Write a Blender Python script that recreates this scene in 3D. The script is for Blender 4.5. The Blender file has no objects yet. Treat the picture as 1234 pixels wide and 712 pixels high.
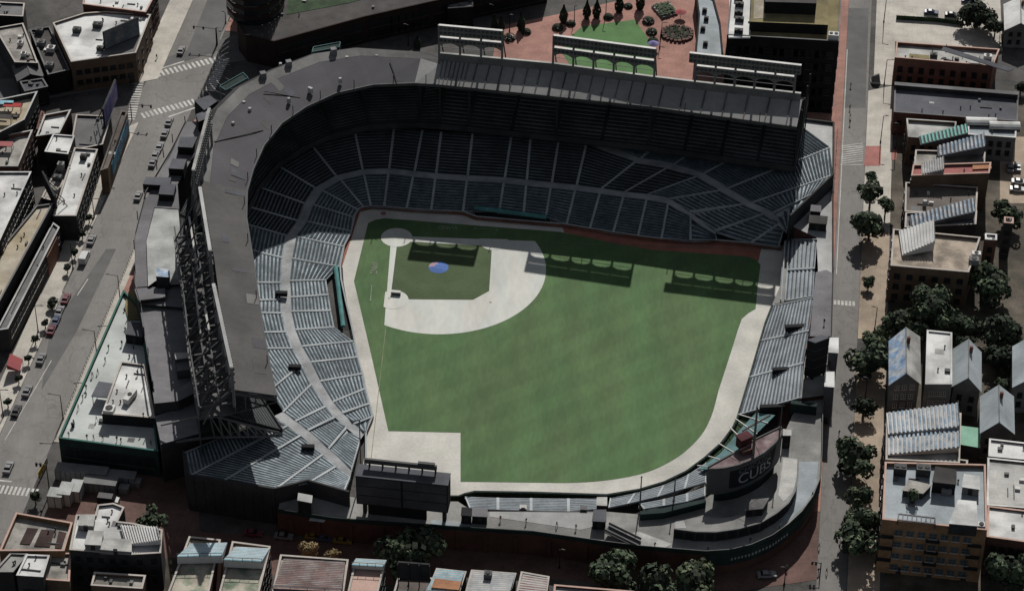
import bpy, bmesh, math, random
from mathutils import Vector, Matrix
random.seed(7)
sc = bpy.context.scene
col = sc.collection
# ------------------------------------------------------------------ camera, solved from the diamond and the street grid
W, H, F = 1234.0, 712.0, 3100.0
CX, CY, CZ, PIT, YAW, ROLL = 45.1185, -578.703, 428.3537, 0.6578, -0.0213, 0.0156
AL = math.radians(-5.80921)                      # the street grid against the foul lines
fw = Vector((math.sin(YAW)*math.cos(PIT), math.cos(YAW)*math.cos(PIT), -math.sin(PIT)))
rr = Vector((math.cos(YAW), -math.sin(YAW), 0)); uu = rr.cross(fw)
r2 = rr*math.cos(ROLL) + uu*math.sin(ROLL); u2 = -rr*math.sin(ROLL) + uu*math.cos(ROLL)
EYE = Vector((CX, CY, CZ))
cam = bpy.data.cameras.new('camera'); co = bpy.data.objects.new('camera', cam); col.objects.link(co)
m = Matrix((r2, u2, -fw)).transposed().to_4x4(); m.translation = EYE; co.matrix_world = m
cam.sensor_fit = 'HORIZONTAL'; cam.sensor_width = 36; cam.lens = F/W*36; cam.clip_start = 1; cam.clip_end = 20000
sc.camera = co

def U(px, py, z=0.0):                            # a measured photo point on the level z -> the place's own metres
    d = fw + r2*((px-W/2)/F) + u2*((H/2-py)/F)
    t = (z-CZ)/d.z
    return EYE + d*t
def U2(px, py, z=0.0):
    p = U(px, py, z); return (p.x, p.y)
UX = Vector((math.cos(AL), math.sin(AL), 0)); VX = Vector((-math.sin(AL), math.cos(AL), 0))
def G(u, v, z=0.0): return UX*u + VX*v + Vector((0, 0, z))
def uv(p): return (p.x*UX.x+p.y*UX.y, p.x*VX.x+p.y*VX.y)
def lerp(a, b, t): return a + (b-a)*t

# ------------------------------------------------------------------ light
wd = bpy.data.worlds.new('World'); sc.world = wd; wd.use_nodes = True
nt = wd.node_tree; bg = nt.nodes['Background']
sky = nt.nodes.new('ShaderNodeTexSky'); sky.sky_type = 'NISHITA'; sky.sun_disc = False
EL = math.radians(40); SAZ = math.radians(-6.5)  # shadows run to (sin SAZ, -cos SAZ)
sundir = Vector((-math.sin(SAZ)*math.cos(EL), math.cos(SAZ)*math.cos(EL), math.sin(EL)))   # towards the sun
sky.sun_elevation = EL; sky.sun_rotation = math.atan2(sundir.x, sundir.y)
hs = nt.nodes.new('ShaderNodeHueSaturation'); hs.inputs['Saturation'].default_value = .4; nt.links.new(sky.outputs[0], hs.inputs['Color']); nt.links.new(hs.outputs[0], bg.inputs[0]); bg.inputs[1].default_value = 0.05
sl = bpy.data.lights.new('sun', 'SUN'); sl.energy = 4.35; sl.angle = math.radians(0.5); sl.color = (1, .965, .91)
so = bpy.data.objects.new('sun', sl); col.objects.link(so)
so.rotation_euler = sundir.to_track_quat('Z', 'Y').to_euler()
sc.view_settings.view_transform = 'Standard'; sc.view_settings.look = 'None'; sc.view_settings.exposure = 0

# ------------------------------------------------------------------ materials
MATS = {}
def mat(name, c, var=.22, scale=.25, rough=.9, stain=0., sscale=.06, fine=2.2, metal=0., streak=None, c2=None, joints=None, cracks=0.):
    if name in MATS: return MATS[name]
    c = tuple(x*.8 for x in c); c2 = tuple(x*.8 for x in c2) if c2 else None
    mm = bpy.data.materials.new(name); mm.use_nodes = True; n = mm.node_tree; b = n.nodes['Principled BSDF']
    b.inputs['Roughness'].default_value = rough; b.inputs['Metallic'].default_value = metal
    b.inputs['Specular IOR Level'].default_value = .25
    g = n.nodes.new('ShaderNodeNewGeometry')
    vec = g.outputs['Position']
    if streak:
        mp = n.nodes.new('ShaderNodeMapping'); mp.inputs['Rotation'].default_value = (0, 0, streak[0]); mp.inputs['Scale'].default_value = (1, streak[1], 1)
        n.links.new(vec, mp.inputs[0]); vec = mp.outputs[0]
    def noise(s, det):
        t = n.nodes.new('ShaderNodeTexNoise'); t.inputs['Scale'].default_value = s; t.inputs['Detail'].default_value = det
        n.links.new(vec, t.inputs['Vector']); return t.outputs[0]
    def rng(x, lo, hi, a=.3, z=.7):
        r = n.nodes.new('ShaderNodeMapRange'); r.inputs[1].default_value = a; r.inputs[2].default_value = z
        r.inputs[3].default_value = lo; r.inputs[4].default_value = hi; n.links.new(x, r.inputs[0]); return r.outputs[0]
    def mul(a, x):
        q = n.nodes.new('ShaderNodeMath'); q.operation = 'MULTIPLY'; n.links.new(a, q.inputs[0]); n.links.new(x, q.inputs[1]); return q.outputs[0]
    f = mul(rng(noise(scale, 5), 1-var, 1+var), rng(noise(fine, 3), 1-var*.6, 1+var*.6))
    if stain: f = mul(f, rng(noise(sscale, 6), 1-stain, 1, .38, .56))
    if joints:                                    # sheet joints every joints[0] x joints[1] metres, joints[2] = how dark
        mp = n.nodes.new('ShaderNodeMapping'); mp.inputs['Rotation'].default_value = (0, 0, -(joints[3] if len(joints) > 3 else AL)); n.links.new(g.outputs['Position'], mp.inputs[0])
        bt = n.nodes.new('ShaderNodeTexBrick'); bt.inputs['Scale'].default_value = 1; bt.inputs['Brick Width'].default_value = joints[0]; bt.inputs['Row Height'].default_value = joints[1]; bt.inputs['Mortar Size'].default_value = .055; bt.inputs['Mortar Smooth'].default_value = .2
        bt.inputs['Color1'].default_value = (1, 1, 1, 1); bt.inputs['Color2'].default_value = (.93, .93, .93, 1); bt.inputs['Mortar'].default_value = (joints[2],)*3+(1,)
        n.links.new(mp.outputs[0], bt.inputs['Vector']); f = mul(f, bt.outputs['Color'])
    if cracks:
        vo = n.nodes.new('ShaderNodeTexVoronoi'); vo.feature = 'DISTANCE_TO_EDGE'; vo.inputs['Scale'].default_value = .11
        wv = n.nodes.new('ShaderNodeTexNoise'); wv.inputs['Scale'].default_value = .35; n.links.new(g.outputs['Position'], wv.inputs['Vector'])
        ad = n.nodes.new('ShaderNodeVectorMath'); ad.operation = 'MULTIPLY_ADD'; n.links.new(wv.outputs['Color'], ad.inputs[0]); ad.inputs[1].default_value = (6, 6, 0); n.links.new(g.outputs['Position'], ad.inputs[2])
        n.links.new(ad.outputs[0], vo.inputs['Vector']); f = mul(f, rng(vo.outputs['Distance'], 1-cracks, 1, .0, .028))
    base = n.nodes.new('ShaderNodeRGB'); base.outputs[0].default_value = (*c, 1); bc = base.outputs[0]
    if c2:
        mx = n.nodes.new('ShaderNodeMix'); mx.data_type = 'RGBA'; n.links.new(rng(noise(sscale*1.7, 4), 0, 1, .42, .6), mx.inputs[0])
        n.links.new(bc, mx.inputs[6]); mx.inputs[7].default_value = (*c2, 1); bc = mx.outputs[2]
    vm = n.nodes.new('ShaderNodeVectorMath'); vm.operation = 'SCALE'; n.links.new(bc, vm.inputs[0]); n.links.new(f, vm.inputs['Scale'])
    n.links.new(vm.outputs[0], b.inputs['Base Color'])
    MATS[name] = mm; return mm
M = {}
def dm(k, *a, **kw): M[k] = mat(k, *a, **kw)
dm('asphalt', (.105, .1, .095), stain=.35, sscale=.05, cracks=.35)
dm('road', (.25, .238, .228), var=.12, scale=.12, stain=.22, sscale=.03, streak=(AL, .18), cracks=.2, joints=(14, 3.5, .9))
dm('road_patch', (.15, .147, .145), var=.12, stain=.2)
dm('pavement', (.6, .56, .5), var=.14, stain=.2, joints=(3, 3, .8))
dm('pink_pavers', (.42, .225, .185), var=.16, fine=1.2, stain=.22, joints=(6, 6, .8))
dm('red_pavers', (.17, .1, .085), var=.2, fine=1.1, stain=.3, joints=(5, 5, .75))
dm('paint', (.58, .57, .54), var=.25, fine=1.5)
dm('paint_red', (.4, .17, .15), var=.2)
dm('tan_pavement', (.46, .37, .285), var=.16, stain=.3, joints=(3, 3, .8))
dm('soil', (.11, .085, .06), var=.35, stain=.4)
dm('lawn', (.1, .21, .075), var=.16, scale=.2)
dm('backyard', (.085, .075, .055), var=.35, stain=.5, c2=(.13, .11, .088))
dm('field_dirt', (.68, .675, .625), var=.08, scale=.18, fine=.9, stain=.12, sscale=.08, c2=(.66, .69, .65), streak=(.1, .35))
dm('warning_track', (.64, .625, .575), var=.12, scale=.15, fine=1.3, stain=.18, sscale=.05)
dm('red_track', (.33, .135, .1), var=.18)
dm('chalk', (.75, .73, .66), var=.1)
dm('blue_tarp', (.1, .19, .47), var=.1)
dm('pink_tarp', (.42, .3, .38), var=.15)
dm('tread_half_shaded', (.2, .22, .235), var=.3, scale=.4, stain=.4)  # tread colour darkened to carry the shade under the upper deck
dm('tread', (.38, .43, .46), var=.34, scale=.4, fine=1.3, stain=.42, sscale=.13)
dm('tread_shaded', (.11, .115, .12), var=.25, stain=.3)  # same treads with the roofed deck's shade put into the colour
dm('seat_shaded', (.025, .032, .036), var=.4)  # same seats, darkened for the shade under roof and upper deck
dm('walkway', (.44, .455, .465), var=.18, stain=.3, sscale=.12, joints=(4, 4, .85))
dm('aisle', (.42, .45, .465), var=.15, stain=.2)
dm('seat', (.064, .088, .105), var=.4, scale=.6, fine=2.5)
dm('bleacher_tread', (.35, .385, .41), var=.25, fine=1.5, stain=.18)
dm('bleacher_bench', (.1, .12, .14), var=.3)
dm('concrete', (.34, .335, .32), var=.16, stain=.35, joints=(6, 4, .8))
dm('light_deck', (.52, .525, .52), var=.12, stain=.28, joints=(5, 5, .85))
dm('grand_roof', (.108, .104, .102), var=.1, scale=.1, fine=.8, stain=.18, sscale=.05, joints=(14, 2.2, .86, .21))
dm('grand_roof_pale', (.34, .34, .335), var=.1, scale=.1, fine=.8, stain=.18)
dm('grand_roof_violet', (.102, .098, .108), var=.1, scale=.1, stain=.15, joints=(18, 2.4, .88, .9))
dm('roof_rim', (.2, .195, .19), var=.15, stain=.3)
dm('dark_deck', (.15, .145, .145), var=.35, stain=.5)
dm('grey_deck', (.225, .22, .235), var=.14, stain=.3, joints=(8, 1.8, .82))
dm('terrace_roof', (.62, .66, .64), var=.08, stain=.22, sscale=.08, joints=(6, 3, .9))
dm('white_deck', (.5, .51, .5), var=.12, stain=.3, sscale=.15, joints=(5, 2.5, .85))
dm('pale_steel', (.36, .355, .345), var=.3, fine=3)
dm('steel', (.17, .17, .17), var=.2, rough=.7)
dm('dark_steel', (.07, .072, .075), var=.25, rough=.7)
dm('black_steel', (.03, .03, .032), var=.3, rough=.7)
dm('white_steel', (.6, .59, .57), var=.2, rough=.6)
dm('green_paint', (.05, .15, .125), var=.2)
dm('dark_green', (.02, .04, .037), var=.3, stain=.3)
dm('teal_cover', (.11, .205, .215), var=.25, stain=.3)
dm('dugout_teal', (.085, .24, .235), var=.3)
dm('ivy', (.035, .065, .03), var=.45, fine=1.6)
dm('brick', (.2, .1, .075), var=.25, fine=1.8, stain=.3)
dm('dark_brick', (.11, .055, .045), var=.25, fine=1.8, stain=.3)
dm('brown_brick', (.155, .105, .072), var=.2, fine=1.8, stain=.3)
dm('tan_brick', (.31, .19, .105), var=.2, fine=1.8, stain=.3)
dm('grey_wall', (.2, .2, .2), var=.2, stain=.3)
dm('dark_wall', (.045, .045, .047), var=.3, stain=.3)
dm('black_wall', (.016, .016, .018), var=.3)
dm('coping', (.5, .46, .42), var=.15)
dm('pink_coping', (.55, .38, .32), var=.15)
dm('white_roof', (.8, .8, .785), var=.1, stain=.4, sscale=.11, joints=(9, 2.4, .86))
dm('pale_roof', (.55, .545, .52), var=.14, stain=.4, sscale=.12, joints=(8, 1.8, .8))
dm('dirty_roof', (.42, .4, .365), var=.2, stain=.5, sscale=.15, joints=(8, 1.5, .82))
dm('grey_roof', (.2, .2, .205), var=.16, stain=.3, joints=(8, 1.5, .8))
dm('blue_roof', (.42, .47, .5), var=.12, stain=.25, sscale=.1, joints=(9, 1.6, .85))
dm('slate_roof', (.13, .135, .155), var=.14, stain=.3, joints=(10, 1.6, .85))
dm('dark_roof', (.075, .07, .068), var=.25, stain=.4)
dm('brown_roof', (.17, .145, .13), var=.18, stain=.4)
dm('tan_roof', (.5, .42, .34), var=.18, stain=.5, sscale=.2)
dm('yellow_roof', (.43, .36, .25), var=.2, stain=.4, c2=(.48, .43, .35))
dm('olive_roof', (.26, .22, .11), var=.2, stain=.4)
dm('mottled_roof', (.5, .46, .38), var=.2, stain=.3, c2=(.2, .26, .18), sscale=.18)
dm('red_deck', (.4, .15, .14), var=.2, stain=.3)
dm('orange_deck', (.45, .22, .12), var=.25, stain=.3)
dm('mural_blue', (.25, .37, .55), var=.3, scale=.5, c2=(.5, .53, .56), sscale=.25)
dm('mint', (.3, .55, .42), var=.15)
dm('glass', (.02, .024, .028), var=.2, rough=.25)
dm('pale_glass', (.06, .09, .1), var=.3, rough=.25)
dm('white_paint', (.72, .72, .7), var=.1)
dm('black_paint', (.012, .012, .013), var=.2, rough=.6)
dm('yellow_paint', (.5, .36, .06), var=.15)
dm('red_paint', (.3, .035, .04), var=.2, rough=.5)
dm('maroon', (.09, .025, .03), var=.3)
dm('navy', (.02, .022, .05), var=.2)
dm('billboard_blue', (.09, .1, .26), var=.5, scale=.25, c2=(.2, .17, .3))
dm('bark', (.07, .055, .04), var=.3)
dm('leaf', (.075, .105, .062), var=.35, scale=.35)
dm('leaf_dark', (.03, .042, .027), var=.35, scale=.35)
dm('leaf_pale', (.14, .17, .095), var=.3, scale=.35)
dm('leaf_tan', (.28, .21, .11), var=.3)
dm('rubber', (.015, .015, .015)); dm('car_glass', (.02, .022, .025), rough=.2, var=.05)
for k, c in dict(car_white=(.6, .6, .6), car_grey=(.2, .2, .21), car_black=(.02, .02, .022), car_red=(.17, .045, .06), car_blue=(.06, .09, .16), car_silver=(.24, .24, .25), car_yellow=(.24, .17, .03)).items():
    dm(k, c, var=.06, rough=.35)
dm('skin', (.35, .2, .13), var=.1)
for k, c in dict(cloth_black=(.02, .02, .022), cloth_white=(.6, .6, .58), cloth_blue=(.06, .1, .25), cloth_red=(.4, .05, .05), cloth_grey=(.2, .2, .2)).items():
    dm(k, c, var=.1)

# ------------------------------------------------------------------ mesh builder
def V3(p): return Vector((p[0], p[1], p[2] if len(p) > 2 else 0))
class MB:
    def __init__(s): s.v = []; s.f = []; s.m = []
    def face(s, pts, mi=0):
        k = len(s.v); s.v += [V3(p) for p in pts]; s.f.append(list(range(k, k+len(pts)))); s.m.append(mi)
    def prism(s, poly, z0, z1, mi=0, top=None, bot=False):
        P = [V3(p) for p in poly]
        if area(P) < 0: P.reverse()
        n = len(P)
        for i in range(n):
            a, b = P[i], P[(i+1) % n]
            s.face([(a.x, a.y, z0), (b.x, b.y, z0), (b.x, b.y, z1), (a.x, a.y, z1)], mi)
        s.face([(p.x, p.y, z1) for p in P], mi if top is None else top)
        if bot: s.face([(p.x, p.y, z0) for p in reversed(P)], mi)
    def hexa(s, a, b, mi=0):                      # a, b: four points each, bottom and top
        a = [V3(p) for p in a]; b = [V3(p) for p in b]
        for i in range(4):
            j = (i+1) % 4; s.face([a[i], a[j], b[j], b[i]], mi)
        s.face(b, mi); s.face(a[::-1], mi)
    def box(s, c, size, rz=0, mi=0):
        x, y, z = size[0]/2, size[1]/2, size[2]/2; R = Matrix.Rotation(rz, 3, 'Z'); c = V3(c)
        q = [R @ Vector(p) + c for p in ((-x, -y, -z), (x, -y, -z), (x, y, -z), (-x, y, -z), (-x, -y, z), (x, -y, z), (x, y, z), (-x, y, z))]
        s.hexa(q[:4], q[4:], mi)
    def bar(s, p, q, w=.3, h=None, mi=0):
        p = V3(p); q = V3(q); h = h or w; d = (q-p).normalized()
        a = d.cross(Vector((0, 0, 1)))
        if a.length < 1e-4: a = Vector((1, 0, 0))
        a.normalize(); b = a.cross(d)
        k = [(-a*w/2-b*h/2), (a*w/2-b*h/2), (a*w/2+b*h/2), (-a*w/2+b*h/2)]
        s.hexa([p+x for x in k], [q+x for x in k], mi)
    def tube(s, p, q, r0, r1=None, n=8, mi=0):
        p = V3(p); q = V3(q); r1 = r0 if r1 is None else r1; d = (q-p).normalized()
        a = d.cross(Vector((0, 0, 1)))
        if a.length < 1e-4: a = Vector((1, 0, 0))
        a.normalize(); b = a.cross(d)
        A = [p + (a*math.cos(t)+b*math.sin(t))*r0 for t in [i*2*math.pi/n for i in range(n)]]
        B = [q + (a*math.cos(t)+b*math.sin(t))*r1 for t in [i*2*math.pi/n for i in range(n)]]
        for i in range(n):
            j = (i+1) % n; s.face([A[i], B[i], B[j], A[j]], mi)
        s.face(B[::-1], mi); s.face(A, mi)
    def build(s, name, mats, parent=None):
        if not isinstance(mats, (list, tuple)): mats = [mats]
        mats = [M[x] if isinstance(x, str) else x for x in mats]
        off = Vector((0, 0, 0)); p = parent
        while p is not None: off = off + p.location; p = p.parent
        me = bpy.data.meshes.new(name); me.from_pydata([tuple(v-off) for v in s.v], [], s.f)
        for x in mats: me.materials.append(x)
        me.polygons.foreach_set('material_index', s.m); me.update()
        bm = bmesh.new(); bm.from_mesh(me); bmesh.ops.remove_doubles(bm, verts=bm.verts, dist=1e-4); bmesh.ops.recalc_face_normals(bm, faces=bm.faces); bm.to_mesh(me); bm.free()
        o = bpy.data.objects.new(name, me); col.objects.link(o); o.parent = parent
        return o
def area(P): return sum(P[i].x*P[(i+1) % len(P)].y-P[(i+1) % len(P)].x*P[i].y for i in range(len(P)))/2
def tag(o, label=None, cat=None, group=None, kind=None):
    if label: o['label'] = label
    if cat: o['category'] = cat
    if group: o['group'] = group
    if kind: o['kind'] = kind
    return o
def thing(name, label, cat, base, group=None):
    o = bpy.data.objects.new(name, None); col.objects.link(o); o.location = V3(base); o.empty_display_size = .5
    return tag(o, label, cat, group)
def copy_tree(o, parent=None):
    c = o.copy(); col.objects.link(c); c.parent = parent
    for ch in list(o.children): copy_tree(ch, c)
    return c
def sheet(name, pts, z, m, kind='structure'):
    b = MB(); P = [V3((p[0], p[1], z)) for p in pts]
    if area(P) < 0: P.reverse()
    b.face(P); o = b.build(name, m)
    o['kind'] = kind; return o
def slab(name, pts, h, m, z0=0.0):
    b = MB(); b.prism([(p[0], p[1], 0) for p in pts], z0, h); o = b.build(name, m); o['kind'] = 'structure'; return o
def inset(P, d):
    P = [V3(p) for p in P]
    if area(P) < 0: P = P[::-1]
    n = len(P); out = []
    for i in range(n):
        a, b, c = P[i-1], P[i], P[(i+1) % n]
        e1 = (b-a).normalized(); e2 = (c-b).normalized(); n1 = Vector((-e1.y, e1.x, 0)); n2 = Vector((-e2.y, e2.x, 0))
        k = (n1+n2); k = k/max(.2, (1+n1.dot(n2)))
        out.append(b+k*d)
    return P, out
# ------------------------------------------------------------------ ground, streets, field
sheet('ground', [(-2500, -2500), (2500, -2500), (2500, 2500), (-2500, 2500)], 0, 'asphalt')
VA, VB = -260, 420
sheet('addison_road', [G(-85.2, VA), G(-71.3, VA), G(-71.3, VB), G(-85.2, VB)], .02, 'road')['label'] = 'grey street along the left side of the stadium'
sheet('side_road', [G(122.2, VA), G(129.4, VA), G(129.4, VB), G(122.2, VB)], .02, 'road')
sheet('cross_street', [G(-300, -148), G(400, -148), G(400, -136), G(-300, -136)], .03, 'asphalt')
def px_sheet(name, pts, z, m): return sheet(name, [U(a, b, z) for a, b in pts], z, m)
def smooth(P, n=4):
    out = []
    for i in range(len(P)-1):
        p0, p1, p2, p3 = P[max(0, i-1)], P[i], P[i+1], P[min(len(P)-1, i+2)]
        for k in range(n):
            t = k/n; out.append(tuple(.5*((2*p1[j])+(-p0[j]+p2[j])*t+(2*p0[j]-5*p1[j]+4*p2[j]-p3[j])*t*t+(-p0[j]+3*p1[j]-3*p2[j]+p3[j])*t**3) for j in (0, 1)))
    return out+[P[-1]]
px_sheet('diagonal_road', [(-60, 140), (165, 100), (265, 78), (330, 66), (640, 8), (700, -20), (640, -35), (290, 40), (150, 86), (-60, 100)], .028, 'road_patch')
px_sheet('junction', [(148, 172), (162, 125), (182, 88), (262, 62), (278, 72), (240, 120), (222, 132)], .036, 'road')
# pavements: real kerb steps
slab('pavement', [G(-92.5, 66), G(-85.3, 70), G(-85.3, VB), G(-92.5, VB)], .12, 'pavement')
slab('pavement', [G(-91.2, VA), G(-85.3, VA), G(-85.3, 46), G(-91.2, 40)], .12, 'pavement')
slab('pavement', [G(-71.2, -98), G(-69.2, -98), G(-69.2, 40), G(-71.2, 40)], .12, 'pavement')
slab('brick_pavement', [G(-69.2, -98), G(-60, -98), G(-60, 50), G(-69.2, 50)], .12, 'pink_pavers')
slab('brick_pavement', [G(-71.2, 100), G(-60, 100), G(-60, VB), G(-71.2, VB)], .12, 'pink_pavers')
slab('pavement', [G(129.5, -128), G(137.2, -128), G(137.2, -34), G(129.5, -34)], .12, 'tan_pavement')
slab('pavement', [G(129.5, -26), G(137.2, -26), G(137.2, 24), G(129.5, 24)], .12, 'tan_pavement')
slab('pavement', [G(129.5, 24.05), G(137.2, 24.05), G(137.2, 100), G(129.5, 96)], .12, 'pavement')
slab('pavement', [G(131, 100.1), G(137.2, 100.1), G(137.2, 170), G(131, 170)], .12, 'pavement')
slab('brick_pavement', [G(110, -96), G(122.1, -96), G(122.1, VB), G(110, VB)], .12, 'pink_pavers')
px_sheet('brick_plaza', [(62, 600), (84, 545), (240, 560), (240, 640), (560, 660), (560, 712), (40, 668)], .04, 'red_pavers')
px_sheet('brick_plaza', [(990, 560), (984, 698), (890, 712), (560, 690), (560, 640), (900, 610)], .044, 'red_pavers')
px_sheet('brick_plaza', [(594, 70), (600, 32), (690, 14), (750, 0), (780, -40), (880, -40), (880, 120), (600, 110)], .05, 'pink_pavers')
px_sheet('lawn', [(676, 62), (690, 42), (702, 32), (765, 24), (782, 48), (790, 100), (700, 100)], .06, 'lawn')
px_sheet('yard_ground', [(1077, 120), (1260, 120), (1260, 712), (1066, 712)], .03, 'backyard')
px_sheet('car_park', [(1078, 50), (1080, -10), (1205, -10), (1208, 62)], .05, 'pavement')
px_sheet('car_park', [(1205, 165), (1260, 165), (1260, 245), (1205, 245)], .05, 'tan_pavement')
px_sheet('paved_alley', [(60, 672), (240, 672), (240, 800), (20, 800)], .05, 'backyard')
# painted markings
def zebra(p, q, n, wid, ln, z=.05):
    b = MB(); p = U(*p, z); q = U(*q, z); d = (q-p); s = d.normalized(); t = Vector((-s.y, s.x, 0))
    for i in range(n):
        c = p + d*((i+.5)/n)
        b.face([c-s*wid/2-t*ln/2, c+s*wid/2-t*ln/2, c+s*wid/2+t*ln/2, c-s*wid/2+t*ln/2])
    o = b.build('crosswalk', 'paint'); o['kind'] = 'structure'
zebra((188, 90), (268, 70), 15, .75, 3.2); zebra((170, 140), (236, 122), 13, .75, 3.0)
zebra((252, 110), (270, 72), 16, .7, 3.2); zebra((157, 145), (170, 92), 18, .6, 2.6)
zebra((-10, 588), (46, 594), 11, .6, 3.0); zebra((1004, 364), (1031, 366), 6, .7, 2.0)
zebra((1073, 0), (1072, 17), 9, .5, 2.2); zebra((1066, 145), (1066, 170), 9, .6, 2.0)
zebra((1057, 382), (1056, 398), 7, .6, 2.0)
def stripe(pts, w, z=.05, m='paint', name='road_marking'):
    b = MB(); P = [U(x, y, z) for x, y in pts]
    for a, c in zip(P, P[1:]):
        s = (c-a).normalized(); t = Vector((-s.y, s.x, 0))*w/2
        b.face([a-t, c-t, c+t, a+t])
    o = b.build(name, m); o['kind'] = 'structure'
stripe([(190, 84), (222, 74)], .6); stripe([(203, 141), (235, 130)], .6); stripe([(-5, 578), (14, 580)], .5)
stripe([(106, 336), (93, 356)], .25); stripe([(62, 434), (6, 530)], .2); stripe([(1021, 60), (1008, 330)], .22)
for i in range(9): stripe([(1015, 176+i*2.6), (1040, 178.6+i*2.6-6)], .35)
stripe([(1014, 176), (1041, 177.5)], .25, .054); stripe([(1012, 198.5), (1041, 198.5)], .25, .054)
px_sheet('painted_pavement', [(1043, 176), (1062, 176), (1061, 200), (1041, 200)], .135, 'paint_red')
px_sheet('painted_pavement', [(1074, 180), (1081, 180), (1080, 193), (1074, 193)], .135, 'paint_red')
px_sheet('road_patch', [(60, 398), (70, 384), (128, 300), (140, 300), (92, 400), (50, 470)], .032, 'road_patch')
px_sheet('road_patch', [(226, 60), (262, -30), (292, -30), (258, 66)], .04, 'road_patch')
px_sheet('road_patch', [(1022, 10), (1047, 10), (1043, 130), (1018, 130)], .036, 'road_patch')
# ---- the playing field
DZ = .04
px_sheet('warning_track', [(436, 249), (560, 252), (690, 262), (800, 284), (948, 296), (952, 372), (912, 512), (870, 566), (810, 598), (735, 611), (540, 612), (430, 612), (446, 500), (422, 400), (408, 335), (412, 318), (424, 270)], DZ, 'warning_track')
px_sheet('red_track', [(672, 260), (680, 280), (738, 293), (785, 301.5), (871, 307.5), (900, 309.5), (914, 315), (918, 297), (800, 285)], DZ+.02, 'red_track')
px_sheet('red_track', [(424, 250), (448, 247), (447, 252), (434, 255), (427, 276), (412, 322), (408, 322), (420, 275)], DZ+.02, 'red_track')
# grass with the mower's faint diagonal lines
def grass_mat():
    mm = mat('field_grass', (.093, .172, .07), var=.15, scale=.16, fine=1.1, stain=.1, sscale=.05, c2=(.102, .168, .07), streak=(-.5, .28)); n = mm.node_tree; b = n.nodes['Principled BSDF']
    src = b.inputs['Base Color'].links[0].from_socket
    g = n.nodes.new('ShaderNodeNewGeometry'); out = None
    for ang in (.95,):
        mp = n.nodes.new('ShaderNodeMapping'); mp.inputs['Rotation'].default_value = (0, 0, ang); n.links.new(g.outputs['Position'], mp.inputs[0])
        w = n.nodes.new('ShaderNodeTexWave'); w.inputs['Scale'].default_value = .036; w.inputs['Distortion'].default_value = .6; w.inputs['Detail'].default_value = 1
        n.links.new(mp.outputs[0], w.inputs['Vector'])
        r = n.nodes.new('ShaderNodeMapRange'); r.inputs[1].default_value = .3; r.inputs[2].default_value = .7; r.inputs[3].default_value = .955; r.inputs[4].default_value = 1.045
        n.links.new(w.outputs['Fac'], r.inputs[0])
        v = n.nodes.new('ShaderNodeVectorMath'); v.operation = 'SCALE'; n.links.new(src, v.inputs[0]); n.links.new(r.outputs[0], v.inputs['Scale']); src = v.outputs[0]
    n.links.new(src, b.inputs['Base Color']); return mm
M['field_grass'] = grass_mat()
dm('infield_grass', (.082, .118, .055), var=.12, scale=.12, fine=1.2, stain=.14)
px_sheet('field_grass', [(443.5, 269), (452, 265), (463.6, 263), (564, 271), (676, 279.5), (738, 292.5), (785, 301), (871, 307), (900, 309), (911, 313), (916.5, 319), (913, 345), (910.6, 372), (902, 377), (894, 384), (889, 398), (882.5, 419), (866, 470)]+smooth([(864, 478), (857, 502), (845, 524), (824, 545), (800, 560), (778, 569), (750, 575.5), (715, 580), (680, 581.5)])+[(555, 580), (555, 521), (468, 519), (448, 430), (426.6, 338.5)], DZ+.04, 'field_grass')
mc = Vector((13.04, -13.04, 0)); R0 = 29.3
arc = []
a0 = math.atan2(-13.04-26.2+13.04, -1.1-13.04); 
for i in range(41):
    t = lerp(math.radians(-117.5), math.radians(27.8), i/40); arc.append(mc+Vector((math.cos(t), math.sin(t), 0))*R0)
sheet('infield_dirt', [(-1.3, -1.0)]+[(p.x, p.y) for p in arc]+[(1.0, 1.2)], DZ+.06, 'field_dirt')
sheet('infield_grass', [(0.9, -1.2)]+[U2(a, b) for a, b in [(590.5, 297), (592.5, 303), (589.5, 351), (570, 361.6), (493, 361), (483, 353), (471.5, 351.5), (478, 298)]], DZ+.08, 'infield_grass')
def disc(name, c, r, z, m, n=36, sx=1):
    return sheet(name, [(c[0]+r*sx*math.cos(i*2*math.pi/n), c[1]+r*math.sin(i*2*math.pi/n)) for i in range(n)], z, m)
disc('home_plate_circle', U2(478, 286.5), 4.4, DZ+.1, 'field_dirt')
for (bx_, by_) in ((27.43, 0.0), (1.2, -27.9)):
    sheet('base_cutout', [(max(-1.25, bx_+4.1*math.cos(i*math.pi/24)) if bx_ < 5 else bx_+4.1*math.cos(i*math.pi/24), min(1.1, by_+4.1*math.sin(i*math.pi/24)) if bx_ > 5 else by_+4.1*math.sin(i*math.pi/24)) for i in range(48)], DZ+.1, 'field_dirt')
disc('on_deck_circle', U2(462, 257.5), .8, DZ+.06, 'red_track')
mb = MB(); c = U(528.5, 322.5)
for i in range(32):
    a, b = i*2*math.pi/32, (i+1)*2*math.pi/32
    A = [Vector((c.x+2.75*math.cos(t), c.y+2.75*math.sin(t), DZ+.1)) for t in (a, b)]; B = [Vector((c.x+1.1*math.cos(t), c.y+1.1*math.sin(t), DZ+.38)) for t in (a, b)]
    pk = 1 if 1.7 < a < 3.1 else 0
    mb.face([A[0], A[1], B[1], B[0]], pk); mb.face([B[0], B[1], (c.x, c.y, DZ+.38)], 0)
tag(mb.build('pitchers_mound', ['blue_tarp', 'pink_tarp']), 'round blue and pink cover over the pitcher\'s mound', 'mound')
def chalk(p, q, w=.16):
    p = V3(p); q = V3(q); s = (q-p).normalized(); t = Vector((-s.y, s.x, 0))*w/2
    sheet('foul_line', [p-t, q-t, q+t, p+t], DZ+.12, 'line_chalk')
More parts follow.
